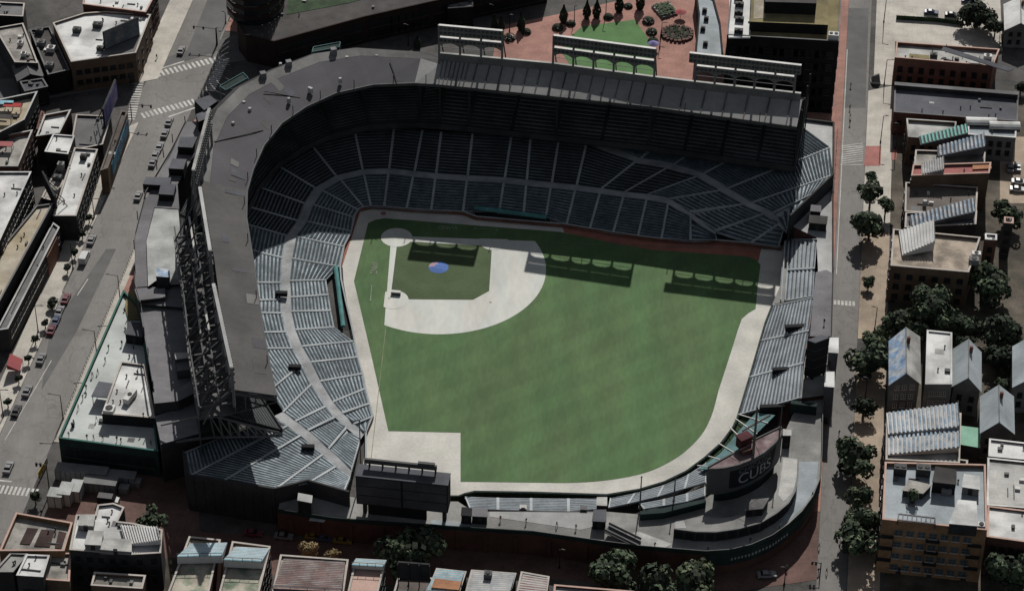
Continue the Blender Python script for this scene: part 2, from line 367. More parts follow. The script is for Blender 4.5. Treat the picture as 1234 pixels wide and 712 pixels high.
M['line_chalk'] = mat('line_chalk', (.24, .26, .16), var=.3)
chalk((0, -39.5), (0, -104)); chalk((42, 0), (106, 0))
def base(c, label):
    b = MB(); b.box((c[0], c[1], DZ+.18), (.45, .45, .14), .3); tag(b.build('base', 'chalk'), label, 'base')
base((.0, -27.2), 'white base by the small screen, on the infield corner nearest the lower-left dirt')
base((27.2, 0), 'white base at the end of the dirt strip nearest the shaded stand'); base((27.6, -27.6), 'white base out on the wide dirt arc')
b = MB(); c = U(477, 285.5); b.prism([(c.x-.22, c.y-.2, 0), (c.x, c.y-.42, 0), (c.x+.22, c.y-.2, 0), (c.x+.22, c.y+.2, 0), (c.x-.22, c.y+.2, 0)], DZ+.1, DZ+.14); tag(b.build('home_plate', 'chalk'), 'white five-sided plate in the middle of the big dirt circle', 'home plate')
# low white screen by the base
t = thing('field_screen', 'low white padded screen standing by the base at the lower left infield corner', 'screen', U(477, 356))
c = U(477, 355); b = MB(); b.box((c.x, c.y, .75), (2.6, .9, .9), -.1); b.build('padding', 'white_paint', t)
b = MB(); b.box((c.x+.1, c.y-.47, .45), (2.5, .12, .7), -.1); b.build('frame', 'dark_steel', t)
# lettering mown or painted on the grass: WIND with a bar arrow
def text_mesh(s, size, name='lettering', extrude=0.):
    cu = bpy.data.curves.new(name, 'FONT'); cu.body = s; cu.size = size; cu.extrude = extrude; cu.align_x = 'CENTER'; cu.align_y = 'CENTER'; cu.fill_mode = 'BOTH'
    o = bpy.data.objects.new(name, cu); col.objects.link(o); bpy.context.view_layer.update()
    me = bpy.data.meshes.new_from_object(o.evaluated_get(bpy.context.evaluated_depsgraph_get())); me.name = name
    bpy.data.objects.remove(o); bpy.data.curves.remove(cu); return me
dm('faded_chalk', (.3, .34, .25), var=.3)
for (px, py), rot, ar in (((539.5, 274), math.pi, ((572, 275), (598, 277))), ((450.5, 323), -math.pi/2, ((448, 344), (446.5, 361)))):
    me = text_mesh('WIND', 2.5); me.materials.append(M['faded_chalk']); p = U(px, py, DZ+.13)
    o = bpy.data.objects.new('field_lettering', me); col.objects.link(o); o.location = p; o.rotation_euler = (0, 0, rot); o.scale = (.8, 1.05, 1); o['kind'] = 'structure'
    a, q = U(*ar[0], DZ+.13), U(*ar[1], DZ+.13); s = (q-a).normalized(); tt = Vector((-s.y, s.x, 0))
    b = MB(); b.face([a-tt*.09, q-tt*.09, q+tt*.09, a+tt*.09]); b.face([q+s*.6, q+tt*.45, q-tt*.45]); b.face([a-tt*.5, a-tt*.5+s*.15, a+tt*.5+s*.15, a+tt*.5])
    o = b.build('field_lettering', 'faded_chalk'); o['kind'] = 'structure'
# ------------------------------------------------------------------ the stadium
ST = thing('grandstand', 'dark horseshoe grandstand with grey roof, tiered seats and upper deck around the infield', 'grandstand', (0, 40, 0))
def tier(name, A, B, A2, B2, n, mats, parent, gap=.55, bench=True):
    """stepped seating between two aisles: A->B is one side from low to high, A2->B2 the other"""
    mb = MB(); w0 = (A2-A).length or .1; w1 = (B2-B).length or .1
    if n < 0:                                     # rows counted square to the benches, -n = row pitch
        e = (A2+B2-A-B); e.z = 0; e.normalize(); m_ = (B+B2-A-A2)/2; m_.z = 0
        n = max(2, round((m_-e*m_.dot(e)).length/-n))
    back = ((B+B2)-(A+A2)).normalized().y < -.35
    for i in range(n):
        t0, t1 = i/n, (i+1)/n
        l0, l1, r0, r1 = A.lerp(B, t0), A.lerp(B, t1), A2.lerp(B2, t0), A2.lerp(B2, t1)
        w = (r0-l0).length
        if w < 2.4*gap: continue
        g = gap/w
        a, b_, c, d = l0.lerp(r0, g), l0.lerp(r0, 1-g), l1.lerp(r1, 1-g), l1.lerp(r1, g)
        z = (l0.z+r0.z)/2; zn = (l1.z+r1.z)/2
        def at(p, zz): return Vector((p.x, p.y, zz))
        mb.face([at(a, z), at(b_, z), at(c, z), at(d, z)], 0)
        if bench:
            p = [at(a.lerp(d, .42), z), at(b_.lerp(c, .42), z), at(b_.lerp(c, .86), z), at(a.lerp(d, .86), z)]
            h0, h1 = ((.24, .46) if not back else (.1, .16)) if mats[1] == 'seat' else ((.26, .27) if not back else (.1, .11))
            mb.face([p[0], p[1], p[1]+Vector((0, 0, h0)), p[0]+Vector((0, 0, h0))], 1)
            mb.face([p[0]+Vector((0, 0, h0)), p[1]+Vector((0, 0, h0)), p[2]+Vector((0, 0, h1)), p[3]+Vector((0, 0, h1))], 1)
            mb.face([p[3]+Vector((0, 0, h1)), p[2]+Vector((0, 0, h1)), p[2], p[3]], 1)
        mb.face([at(d, z), at(c, z), at(c, zn), at(d, zn)], 0)
        for q, s in ((a, d), (b_, c)):
            mb.face([at(q, z-.7), at(s, z-.7), at(s, zn), at(q, z)], 0)
    if mb.f: return mb.build(name, mats, parent)
def ramp(name, pts, m, parent, drop=.5, gap=.35):
    """the sloping slab with the aisle steps below a run of tiers: pts = [(low, high)]"""
    mb = MB(); D = Vector((0, 0, drop))
    for (a, b), (c, d) in zip(pts, pts[1:]):
        mb.face([a-D, c-D, d-D, b-D])
    E_ = Vector((0, 0, .1))                       # the aisle steps themselves, flush with the rows
    for i, (a, b) in enumerate(pts):
        for j in (i-1, i+1):
            if 0 <= j < len(pts):
                c, d = pts[j]; la, lb = (c-a).length, (d-b).length
                if la < .2 or lb < .2: continue
                mb.face([a+E_, a.lerp(c, min(.5, gap/la))+E_, b.lerp(d, min(.5, gap/lb))+E_, b+E_])
    return mb.build(name, m, parent)
def wall_along(name, pts, z0, z1, m, parent, th=.4, top=None):
    mb = MB()
    for p, q in zip(pts, pts[1:]):
        p = V3(p); q = V3(q)
        if (q-p).length < .05: continue
        s = (q-p).normalized(); t = Vector((-s.y, s.x, 0))*th/2; e = s*.0
        f = lambda v, z: Vector((v.x, v.y, z))
        mb.hexa([f(p-t, z0), f(q-t, z0), f(q+t, z0), f(p+t, z0)], [f(p-t, z1), f(q-t, z1), f(q+t, z1), f(p+t, z1)])
    return mb.build(name, m, parent)
ZA, ZB = 1.25, 4.2
T1 = [((441, 521), (439.5, 522)), ((449, 502), (426, 510)), ((445, 486), (412, 497)), ((440, 468), (401, 484)), ((437, 450), (386, 459)), ((431, 430), (375, 436)), ((426, 411), (364, 417)),
      ((403, 394), (356, 397)), ((399, 374), (351, 375)), ((396, 355), (350.5, 358)), ((393, 337), (349.4, 338)), ((409, 321), (352, 311)), ((415, 297), (357, 285)), ((424, 279), (370, 267)), ((426, 262), (378, 247)),
      ((431, 253), (389, 230)), ((438, 249.5), (411, 217.5)), ((447, 248.5), (438.8, 211)), ((463, 249), (468, 210)), ((490, 251.5), (497.8, 213.5)), ((519.7, 253.5), (524.5, 216)), ((558, 255), (562.5, 218.5)),
      ((602, 253), (607, 221)), ((631, 257), (634, 224)), ((658, 261), (663.6, 227)), ((683, 270), (693, 230)), ((711, 275), (722.6, 234)), ((739, 280), (751, 238)), ((769, 284), (779, 241)), ((797, 287.5), (805, 246)), ((832, 290), (832, 263)), ((864, 289.5), (863.5, 286))]
P1 = []
for i, (a, b) in enumerate(T1):
    zb = ZB if 0 < i < len(T1)-1 else 1.6
    if i in (1, len(T1)-2): zb = 3.0
    P1.append((U(*a, ZA), U(*b, zb)))
ramp('aisle_slab', P1, 'aisle', ST)
for i in range(len(P1)-1):
    if i in (10,): pass
    (a, b), (c, d) = P1[i], P1[i+1]
    tier('seating_section', a, b, c, d, -1.0, ['tread', 'seat'], ST, gap=.34 if i not in (15, 16) else .3)
# walkway behind the box seats
def dirout(a, b):
    d = (b-a); d.z = 0; return d.normalized()
WO = []
for i, (a, b) in enumerate(P1):
    WO.append(b + dirout(a, b)*2.6 + Vector((0, 0, .15)))
mb = MB()
for i in range(len(P1)-1):
    mb.face([P1[i][1]+Vector((0, 0, .0)), P1[i+1][1], WO[i+1], WO[i]])
mb.build('walkway', 'walkway', ST)
# terrace behind the walkway
Cpx = {0: (424, 566, 6.2), 1: (396, 540, 6.8), 2: (371, 518, 7.4), 3: (356, 507, 7.8), 4: (341, 496, 8.2), 5: (325, 470, 8.6), 26: (765, 196, 8.2), 27: (803, 203, 8), 28: (839, 213, 7.6), 29: (867, 230, 7.2), 30: (895, 246.5, 6.8), 31: (920, 258, 6.4)}
P2 = []
for i in range(len(P1)):
    if i in Cpx: c = U(*Cpx[i])
    else:
        ln = 14.5
        c = WO[i] + dirout(*P1[i])*ln + Vector((0, 0, 4.6))
    P2.append((WO[i], c))
P2 += [(U(905, 292.5, 1.5), U(940, 269, 6)), (U(939, 297, 1.5), U(946, 273, 5.2))]
ramp('aisle_slab', P2, 'aisle', ST)
for i in range(len(P2)-1):
    (a, b), (c, d) = P2[i], P2[i+1]
    if (a-c).length < .3 and (b-d).length < .3: continue
    tier('seating_section', a, b, c, d, -1.0, ['tread_half_shaded', 'seat_shaded'] if 12 <= i <= 27 else ['tread', 'seat'], ST, gap=.34)  # rows under the upper deck take the shade-darkened colours
# rear walkways and corner tiers
def corner(cs, rims, zr):
    P = []
    for (i, rim) in zip(cs, rims):
        c = P2[i][1] if i == int(i) else P2[int(i)][1].lerp(P2[int(i)+1][1], i-int(i)); r = U(*rim, zr); P.append((c+dirout(c, r)*2.8+Vector((0, 0, .1)), r, c))
    mb = MB()
    for (a, _, c), (a2, _, c2) in zip(P, P[1:]): mb.face([c, c2, a2, a])
    mb.build('walkway', 'walkway', ST)
    ramp('aisle_slab', [(p[0], p[1]) for p in P], 'aisle', ST)
    for (a, b, _), (c, d, _) in zip(P, P[1:]):
        tier('seating_section', a, b, c, d, -1.0, ['tread', 'seat'], ST, gap=.34)
    return P
RFC = corner([0, .45, 1, 2, 3, 4], [(415, 592), (372, 581), (331, 590), (268, 580), (227, 574), (222, 545)], 11)
LFC = corner([33, 31, 30, 29, 28, 27, 26, 25], [(952, 262), (984, 231), (1003, 211), (1000, 178), (962, 150), (905, 138), (850, 130), (790, 120)], 12.5)
mb = MB(); mb.prism([U(962, 150.5, 12.5), U(1000, 178.5, 12.5), U(1003, 205, 12.5), U(1003.5, 151, 12.5), U(966, 146, 12.5)], 11.8, 12.45); mb.build('concourse_deck', 'light_deck', ST)
# outer walls of the two corners
wall_along('outer_wall', [U(421, 594, 11), U(371, 580, 11), U(331, 590, 11), U(226, 573.5, 11), U(221, 545, 11)], 0, 11.6, 'dark_wall', ST, .5)
wall_along('outer_wall', [U(952, 262, 12.5), U(1004, 212, 12.5), U(1004.5, 150, 12.5), U(964, 145, 12.5)], 0, 13.3, 'dark_wall', ST, .5)
for k in range(9):
    b = MB(); p = U(331, 590, 11).lerp(U(226, 573.5, 11), (k+.5)/9); b.box((p.x+.15, p.y-.3, 5.2), (.5, .35, 10.2), -.2); b.build('wall_pier', 'dark_wall', ST)

# field wall
FWpx = [(441, 560), (441, 540), (441, 521), (449.5, 501), (445, 485), (440, 466), (437, 450), (431, 430), (424, 395), (417, 365), (411, 337), (410, 322), (415, 296), (424, 277), (428, 260), (432, 252.5), (446, 248.5), (463, 249), (490, 251.8), (558, 256), (574, 262), (666, 270), (680, 271), (711, 276), (769, 285), (797, 288.5), (864, 290.5), (905, 294), (941, 298.5)]
wall_along('field_wall', [U(a, b, .9) for a, b in FWpx], 0, 1.25, 'brick', ST, .35)
b = MB()
for k, (p, q) in enumerate(zip(FWpx, FWpx[1:])):
    b.bar(U(*p, .9)+Vector((0, 0, .4)), U(*q, .9)+Vector((0, 0, .4)), .42, .1)
b.build('field_wall_coping', 'aisle', ST)
# dugouts
def dugout(p, q, w, floor):
    b = MB(); a = U(*p, 2.0); c = U(*q, 2.0); s = (c-a).normalized(); t = Vector((-s.y, s.x, 0))*w
    for i in range(6):
        x0, x1 = i/6, (i+1)/6; h0, h1 = 2.3+.35*math.sin(math.pi*x0), 2.3+.35*math.sin(math.pi*x1)
        f = lambda v, z: Vector((v.x, v.y, z))
        b.hexa([f(a+t*x0, 1.9), f(c+t*x0, 1.9), f(c+t*x1, 1.9), f(a+t*x1, 1.9)], [f(a+t*x0, h0), f(c+t*x0, h0), f(c+t*x1, h1), f(a+t*x1, h1)])
    d = b.build('dugout_roof', 'dugout_teal', ST)
    px_sheet('dugout_shade_floor', floor, .075, 'dark_wall')  # shade of the sunken trench put into a flat dark sheet
    b = MB()
    for i in range(7):
        v = a.lerp(c, i/6)+t*.08; b.bar((v.x, v.y, .1), (v.x, v.y, 1.95), .16)
    b.build('dugout_posts', 'dark_steel', d)
dugout((411, 394), (402, 322), -1.15, [(404, 322), (413, 322), (414, 340), (424, 397), (409, 397)])
dugout((658, 264), (571, 252.5), -1.6, [(571, 254), (574, 263), (664, 271), (662, 264)])
# vomitory openings in the lower tiers
for (x, y, z) in ((339, 352, 6), (355, 440.5, 6.5), (371, 537, 9), (232, 0, 0)):
    if x == 232: continue
    b = MB(); p = U(x, y, z); b.box((p.x, p.y, z-.5), (3.2, 1.2, 1.2), 0, 0); b.build('vomitory', 'black_wall', ST)
# ---- upper deck and roof
FR = [(-21.5, -104.3), (-27.1, -80.1), (-32.5, -52.9), (-36.8, -32), (-38, -20), (-37.5, -10), (-35.8, 1.7), (-32, 12.9), (-25.9, 21.5), (-18.3, 28.7), (-8.1, 33.5), (3.5, 34.9), (9.7, 34.5), (17.8, 33.5), (43, 30), (69.4, 26.3), (110.8, 17.9)]
RR = [(-31.3, -106.4), (-36.9, -82), (-42.3, -55), (-47, -34), (-50.5, -20), (-52, -2), (-50, 14), (-45, 25.5), (-36.4, 35), (-25.5, 43.9), (-13.9, 47.6), (5, 46.2), (10.6, 42.6), (19.3, 41.7), (44.6, 38.4), (71, 33.2), (112.6, 26.6)]
FR = [Vector((*p, 29.3)) for p in FR]; RR = [Vector((*p, 32.5)) for p in RR]
NO = [dirout(f, r) for f, r in zip(FR, RR)]
def roof_part(name, i0, i1, t0, t1, m, th=.5, sub=3):
    mb = MB()
    for i in range(i0, i1):
        q = [FR[i].lerp(RR[i], t0), FR[i+1].lerp(RR[i+1], t0), FR[i+1].lerp(RR[i+1], t1), FR[i].lerp(RR[i], t1)]
        mb.hexa([p-Vector((0, 0, th)) for p in q], q)
    return mb.build(name, m, ST)
roof_part('roof', 0, 4, 0, 1, 'grand_roof'); roof_part('roof', 4, 11, 0, .78, 'grand_roof_violet'); roof_part('roof_border', 4, 11, .785, 1, 'roof_rim')
roof_part('roof', 11, 12, 0, .8, 'grand_roof_pale'); roof_part('roof_border', 11, 12, .805, 1, 'roof_rim')
roof_part('roof', 12, 16, 0, 1, 'grand_roof_pale')
# standing seams across the roof panels of the long wing
b = MB()
for k in range(28):
    t = (k+.5)/28*4; i = 12+min(3, int(t)); x = t-int(t) if t < 4 else 1
    a = FR[i].lerp(FR[i+1], x); c = RR[i].lerp(RR[i+1], x); b.bar(a.lerp(c, .0)+Vector((0, 0, .06)), c+Vector((0, 0, .06)), .34, .24)
b.build('roof_seams', 'dark_deck', ST)
# front gutter and the posts that carry the roof
b = MB()
for p, q in zip(FR, FR[1:]): b.bar(p-Vector((0, 0, .35)), q-Vector((0, 0, .35)), .35, .9)
b.build('roof_fascia', 'dark_steel', ST)
UD = []
for i in range(len(FR)):
    o = 3.6
    a = Vector((FR[i].x, FR[i].y, 13.0))+NO[i]*o; e = a + NO[i]*(14.5 if i < 4 else 15 if i < 12 else 20)
    e.z = (20.5 if i < 4 else 21.5 if i < 12 else 24.2); UD.append((a, e))
d0 = (UD[0][0]-UD[1][0]); d0.z = 0; d0.normalize()
tip = U(340, 518, 13)
ext = [(tip, tip+NO[0]*14.5+Vector((0, 0, 7.5)))]
UDX = ext+UD[1:]
ramp('upper_deck_slab', UDX, 'dark_wall', ST, .55, .45)
for i in range(len(UDX)-1):
    (a, b_), (c, d) = UDX[i], UDX[i+1]
    k = max(1, round((c-a).length/11))
    for j in range(k):
        p0, p1 = a.lerp(c, j/k), a.lerp(c, (j+1)/k); q0, q1 = b_.lerp(d, j/k), b_.lerp(d, (j+1)/k)
        if len([o for o in ST.children if o.name.startswith('upper_seating')]) < 40: tier('upper_seating', p0, q0, p1, q1, 19, ['tread_shaded', 'seat_shaded'], ST, gap=.45)  # shade below the roof is painted into these colours
b = MB()
for (a, _), (c, _) in zip(UDX, UDX[1:]):
    b.bar(a-Vector((0, 0, .35)), c-Vector((0, 0, .35)), .3, 1.9)
b.build('upper_deck_front', 'dark_wall', ST)
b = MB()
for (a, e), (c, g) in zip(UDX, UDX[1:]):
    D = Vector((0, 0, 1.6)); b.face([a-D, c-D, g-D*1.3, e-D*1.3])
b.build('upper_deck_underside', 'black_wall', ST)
for i in range(1, len(UD), 1):
    p = FR[i].lerp(RR[i], .7); q = UD[i][0]+NO[i]*5; b = MB(); b.bar((p.x, p.y, 15), (p.x, p.y, 31.2), .5); b.build('roof_column', 'black_steel', ST)
    b = MB(); b.bar((q.x, q.y, 2), (q.x, q.y, 13), .6); b.build('deck_column', 'black_steel', ST)
# back of the stand, closed behind the ridge
mb = MB()
for i in range(len(FR)-1):
    off = 9.0 if (i < 3 or i >= 12) else 2.5
    off2 = 9.0 if (i+1 < 3 or i+1 >= 12) else 2.5
    a, c = RR[i], RR[i+1]; a2, c2 = a+NO[i]*off, c+NO[i+1]*off2
    f = lambda v, z: Vector((v.x, v.y, z))
    if i >= 3:
        mb.face([f(a, 32.5), f(c, 32.5), f(c2, 27 if off2 > 5 else 31), f(a2, 27 if off > 5 else 31)]); mb.face([f(a2, 0), f(c2, 0), f(c2, 27 if off2 > 5 else 31), f(a2, 27 if off > 5 else 31)])
mb.build('back_wall', 'dark_wall', ST)
# rear deck of the left wing under the light towers
mb = MB()
for i in range(0, 3):
    a, c = RR[i]+NO[i]*.3, RR[i+1]+NO[i+1]*.3; a2, c2 = a+NO[i]*8.5, c+NO[i+1]*8.5
    f = lambda v, z: Vector((v.x, v.y, z))
    mb.face([f(a, 24.6), f(c, 24.6), f(c2, 24.0), f(a2, 24.0)], 0); mb.face([f(a, 24.6), f(c, 24.6), f(c, 32.6), f(a, 32.6)], 1); mb.face([f(a2, 0), f(c2, 0), f(c2, 24.6), f(a2, 24.6)], 1)
mb.build('rear_deck', ['dark_deck', 'dark_wall'], ST)
b = MB()
for i in range(0, 3):
    a, c = RR[i]+NO[i]*8.9, RR[i+1]+NO[i+1]*8.9; b.bar((a.x, a.y, 24.9), (c.x, c.y, 24.9), .45, .7)
b.build('rear_parapet', 'steel', ST)
# trusses at the open end of the upper deck
a, e = UDX[0]; b = MB()
lo = lambda p: Vector((p.x, p.y, p.z-1.0))
a1, e1 = a-Vector((0, 0, .9)), U(252, 498, 20.0); a2, e2 = a-Vector((0, 0, 1.6)), U(258, 525, 11.8); out = d0*.35
b.bar(a1+out, e1+out, .5); b.bar(a2+out, e2+out, .5); b.bar(e2+out, U(194, 534, 11.8), .5); b.bar(e1+out, U(194, 512, 15), .4)
N = 8
for k in range(1, N+1):
    t = k/N; p, q = a1.lerp(e1, t)+out, a2.lerp(e2, t)+out; b.bar(p, q, .32); b.bar(p, a2.lerp(e2, (k-1)/N)+out, .3)
b.build('end_truss', 'steel', ST)
b = MB(); F0, R0_ = FR[0], RR[0]
b.bar(F0-Vector((0, 0, 1.0))+d0*.3, R0_-Vector((0, 0, 1.0))+d0*.3, .4, .9)
for k in range(5):
    t = k/4; p = F0.lerp(R0_, t)-Vector((0, 0, 1)); b.bar(p+d0*.3, p+d0*.3-Vector((0, 0, lerp(.8, 6, t))), .3)
b.bar(F0-Vector((0, 0, 1.8))+d0*.3, R0_-Vector((0, 0, 7))+d0*.3, .35); b.build('end_truss', 'dark_steel', ST)
# small aerials and lamps along the front of the roof
# ---- outer concourse of the left wing
def cpart(name, pts, z, m, side='dark_wall', h0=0, parent=None):
    b = MB(); b.prism([U(x, y, z) for x, y in pts], h0, z, 0, 1); return b.build(name, [side, m], parent or ST)
ZC = 15.0
cpart('concourse_roof', [(226, 147), (247, 146), (243, 168), (232, 190), (214, 222), (186, 222), (206, 184)], ZC, 'grey_deck')
cpart('concourse_roof', [(186, 222.5), (214, 222.5), (216, 252), (186, 250), (176, 290), (178, 345), (163, 346), (162, 285), (172, 246)], ZC, 'grey_deck')
cpart('concourse_deck', [(186.5, 251), (215, 253), (219, 300), (226, 342), (205, 343), (188, 338), (178.5, 345), (176.5, 290)], ZC+.6, 'white_deck')
cpart('concourse_roof', [(162, 347), (205, 345), (230, 343), (237, 372), (168, 366)], ZC-.2, 'grey_deck')
cpart('concourse_roof', [(168, 369), (237, 374), (245, 440), (248, 470), (186, 474)], ZC-1.2, 'grey_deck')
cpart('concourse_ledge', [(162, 349), (199, 347), (199, 358), (167, 362)], ZC+1.0, 'grey_deck', 'dark_wall', ZC-1)
cpart('concourse_ledge', [(184, 472), (212, 471), (240, 452), (249, 466), (215, 483), (186, 486)], ZC+.6, 'grey_deck', 'dark_wall', ZC-3)
cpart('concourse_roof', [(187, 501), (248, 481), (254, 518), (194, 535)], ZC-2.5, 'grey_deck')
for i, (pts, z) in enumerate([([(234, 121), (252, 115), (262, 122), (246, 133)], 19), ([(236, 138), (254, 131), (258, 139), (239, 147)], 18.5), ([(217, 165), (238, 165), (232, 178), (214, 177)], 17.6), ([(208, 191), (225, 192), (221, 204), (203, 203)], 17.4), ([(176, 213), (206, 214), (205, 224), (172, 222)], 16.8), ([(194, 221), (212, 222), (209, 235), (191, 234)], 17.2)]):
    cpart('stair_box', pts, z, 'slate_roof', 'black_wall', 14)
cpart('stair_box', [(189, 323), (204, 324), (203, 334), (188, 333)], 19, 'mural_blue', 'dark_wall', 14)
cpart('stair_box', [(210, 425), (228, 424), (229, 431), (211, 433)], 17.5, 'pale_roof', 'dark_steel', 14)
cpart('stair_box', [(212, 436), (229, 435), (230, 445), (213, 447)], 16.5, 'grey_deck', 'dark_steel', 14)
# railing posts along the outer edge
b = MB(); ed = [(224, 149), (206, 185), (176, 235), (163, 285), (163, 345), (170, 370), (186, 473)]
for (p, q) in zip(ed, ed[1:]):
    P, Q = U(*p, ZC), U(*q, ZC); b.bar(P+Vector((0, 0, .8)), Q+Vector((0, 0, .8)), .12, .9)
b.build('edge_railing', 'steel', ST)
for p, h in [((224, 149), 2.5), ((209, 172), 3), ((198, 190), 3), ((190, 205), 3.5), ((176, 240), 3), ((167, 265), 3), ((163, 300), 3), ((164, 330), 3), ((171, 375), 3), ((175, 405), 3), ((180, 430), 3), ((186, 470), 3)]:
    P = U(*p, ZC); b = MB(); b.bar(P+Vector((-.2, 0, 0)), P+Vector((-.2, 0, h)), .22); b.build('edge_post', 'black_steel', ST)
# dark steelwork on the rear deck, seen between the light towers
b = MB(); rng = random.Random(3)
for i in range(0, 3):
    for k in range(5):
        t = k/5; a = RR[i].lerp(RR[i+1], t); n = NO[i]
        p = a+n*.6; q = a+n*8.6
        b.bar((p.x, p.y, 32.2), (q.x, q.y, 25.0), .5, .7); b.bar((p.x, p.y, 28.5), (q.x, q.y, 28.0), .45); b.bar((q.x, q.y, 24.2), (q.x, q.y, 28.2), .3)
        c = RR[i].lerp(RR[i+1], min(1, t+.09)); b.bar((q.x, q.y, 25), (c.x+n.x*4, c.y+n.y*4, 29), .28)
for off, z in ((3.6, 29.6), (5.6, 28.0), (8.6, 28.2)):
    for i in range(0, 3):
        p, q = RR[i]+NO[i]*off, RR[i+1]+NO[i+1]*off; b.bar((p.x, p.y, z), (q.x, q.y, z), .35, .45)
b.build('rear_framework', 'dark_steel', ST)
b = MB(); p, q = RR[1]+NO[1]*5.6, RR[2]+NO[2]*5.6; b.bar((p.x, p.y, 30.5), (q.x, q.y, 30.5), .4, .5)
p, q = U(228, 262, 31), U(238, 325, 31); b.bar(p, q, .5, .5); p, q = U(247, 372, 31), U(252, 398, 31); b.bar(p, q, .5, .5)
b.build('pipe_run', 'pale_roof', ST)
# roof clutter: aerial posts and pale vents
for i in range(len(FR)-1):
    L = (FR[i+1]-FR[i]).length
    for k in range(max(1, int(L/15))):
        p = FR[i].lerp(FR[i+1], (k+.5)/max(1, int(L/15)))+NO[i]*.6; b = MB(); b.bar((p.x, p.y, 29.2), (p.x, p.y, 32), .2); b.build('roof_aerial', 'black_steel', ST)
for x, y in ((294, 124), (348, 120), (373, 107), (375, 108), (410, 96), (338, 78), (418, 70), (454, 68), (490, 69), (318, 90), (301, 132), (281, 149), (402, 63)):
    p = U(x, y, 31.5); b2 = MB(); b2.tube((p.x, p.y, p.z-1), (p.x, p.y, p.z+.5), .6, .45); b2.build('roof_vent', 'light_deck', ST)
for x, y, s in ((348, 77, 1.5), (317, 91, 1.6), (402, 62, 1.6)):
    b = MB(); p = U(x, y, 33); b.box((p.x, p.y, 33), (s, s, 2), .4); b.build('vent_box', 'grey_deck', ST)
# ---- light towers on the roof
def tower(P, Q, bays, label, back, over=0., foot=(8.0, 27.5)):
    """P, Q: ends of the rig in plan; back: unit vector away from the field"""
    t = thing('light_tower', label, 'light tower', (P.x, P.y, 32.5), 'light towers on the stadium roof')
    s = (Q-P).normalized(); L = (Q-P).length
    def W(x, o=0., z=0.): return Vector((P.x+s.x*x+back.x*o, P.y+s.y*x+back.y*o, z))
    def panel(name, x0, x1, za, zb, th, m):
        b = MB(); b.hexa([W(x0, 0, za), W(x1, 0, za), W(x1, th, za), W(x0, th, za)], [W(x0, 0, zb), W(x1, 0, zb), W(x1, th, zb), W(x0, th, zb)])
        return b, m
    for nm, za, zb, ov in (('top_bar', 41.0, 44.0, over), ('middle_bar', 38.4, 40.1, 0)):
        b = MB(); x0, x1 = -ov, L+ov*.7
        b.hexa([W(x0, 0, za), W(x1, 0, za), W(x1, .7, za), W(x0, .7, za)], [W(x0, 0, zb), W(x1, 0, zb), W(x1, .7, zb), W(x0, .7, zb)])
        o = b.build(nm, 'steel', t)
        b = MB(); b.hexa([W(x0, -.05, zb+.01), W(x1, -.05, zb+.01), W(x1, .8, zb+.01), W(x0, .8, zb+.01)], [W(x0, -.05, zb+.16), W(x1, -.05, zb+.16), W(x1, .8, zb+.16), W(x0, .8, zb+.16)]); b.build('cap', 'white_steel' if back.y > .5 else 'pale_steel' if back.y == 0 else 'light_deck', o)
        n = int((x1-x0)/1.15); rows = 2 if nm == 'top_bar' else 1
        for r in range(rows):
            for k in range(n):
                x = x0+(k+.5)*(x1-x0)/n; z = lerp(za, zb, (r+.5)/rows); b = MB(); b.hexa([W(x-.32, -.3, z-.3), W(x+.32, -.3, z-.3), W(x+.32, 0, z-.36), W(x-.32, 0, z-.36)], [W(x-.32, -.3, z+.3), W(x+.32, -.3, z+.3), W(x+.32, 0, z+.36), W(x-.32, 0, z+.36)]); b.build('lamp', 'dark_steel', o)
    # arched infill under the middle bar
    b = MB()
    for k in range(bays):
        x0 = k*L/bays; w = L/bays
        for j in range(8):
            u0, u1 = j/8, (j+1)/8; hh = lambda u: 38.4-1.25*abs(2*u-1)**2.2
            b.hexa([W(x0+w*u0, .1, hh(u0)), W(x0+w*u1, .1, hh(u1)), W(x0+w*u1, .5, hh(u1)), W(x0+w*u0, .5, hh(u0))], [W(x0+w*u0, .1, 38.42), W(x0+w*u1, .1, 38.42), W(x0+w*u1, .5, 38.42), W(x0+w*u0, .5, 38.42)])
        for z in (36.9,):
            b.bar(W(x0, .3, z), W(x0+w, .3, z), .12)
    b.build('arched_frame', 'steel', t)
    for k in range(bays+1):
        x = k*L/bays; b = MB(); b.bar(W(x, .35, 32.0), W(x, .35, 44.1), .62); b.build('post', 'steel', t)
    for k in range(bays+1):
        x = k*L/bays; b = MB(); b.bar(W(x, .7, 42.0), W(x, *foot), .3); b.build('brace', 'dark_steel', t)
    return t
nb = Vector((.16, .987, 0)); nl = Vector((-.978, -.207, 0))
def XY(x, y): return Vector((x, y, 0))
tower(XY(10.0, 42.1), XY(28.0, 40.0), 3, 'shortest roof light tower, three bays wide, above the back of the stand', nb)
tower(XY(42.5, 38.3), XY(71.1, 32.7), 5, 'five-bay roof light tower in front of the green lawn', nb)
tower(XY(82.5, 30.8), XY(110.0, 26.4), 5, 'light tower with an overhanging top bar near the roof\'s right end', nb, 2.0)
tower(XY(-49.0, -3.0), XY(-49.6, -32.0), 5, 'light tower seen edge-on at the curve of the left roof', Vector((-1, 0, 0)), 0., (1.6, 32.2))
tower(XY(-46.9, -39.5), XY(-40.9, -66.5), 5, 'light tower seen edge-on beside the white concourse deck', nl)
tower(XY(-38.4, -80.1), XY(-30.2, -112), 5, 'light tower seen edge-on nearest the open end of the left roof', nl)
b = MB(); K = [XY(10.0, 42.1), XY(28, 40), XY(42.5, 38.3), XY(71.1, 32.7), XY(82.5, 30.8), XY(112, 26.2)]
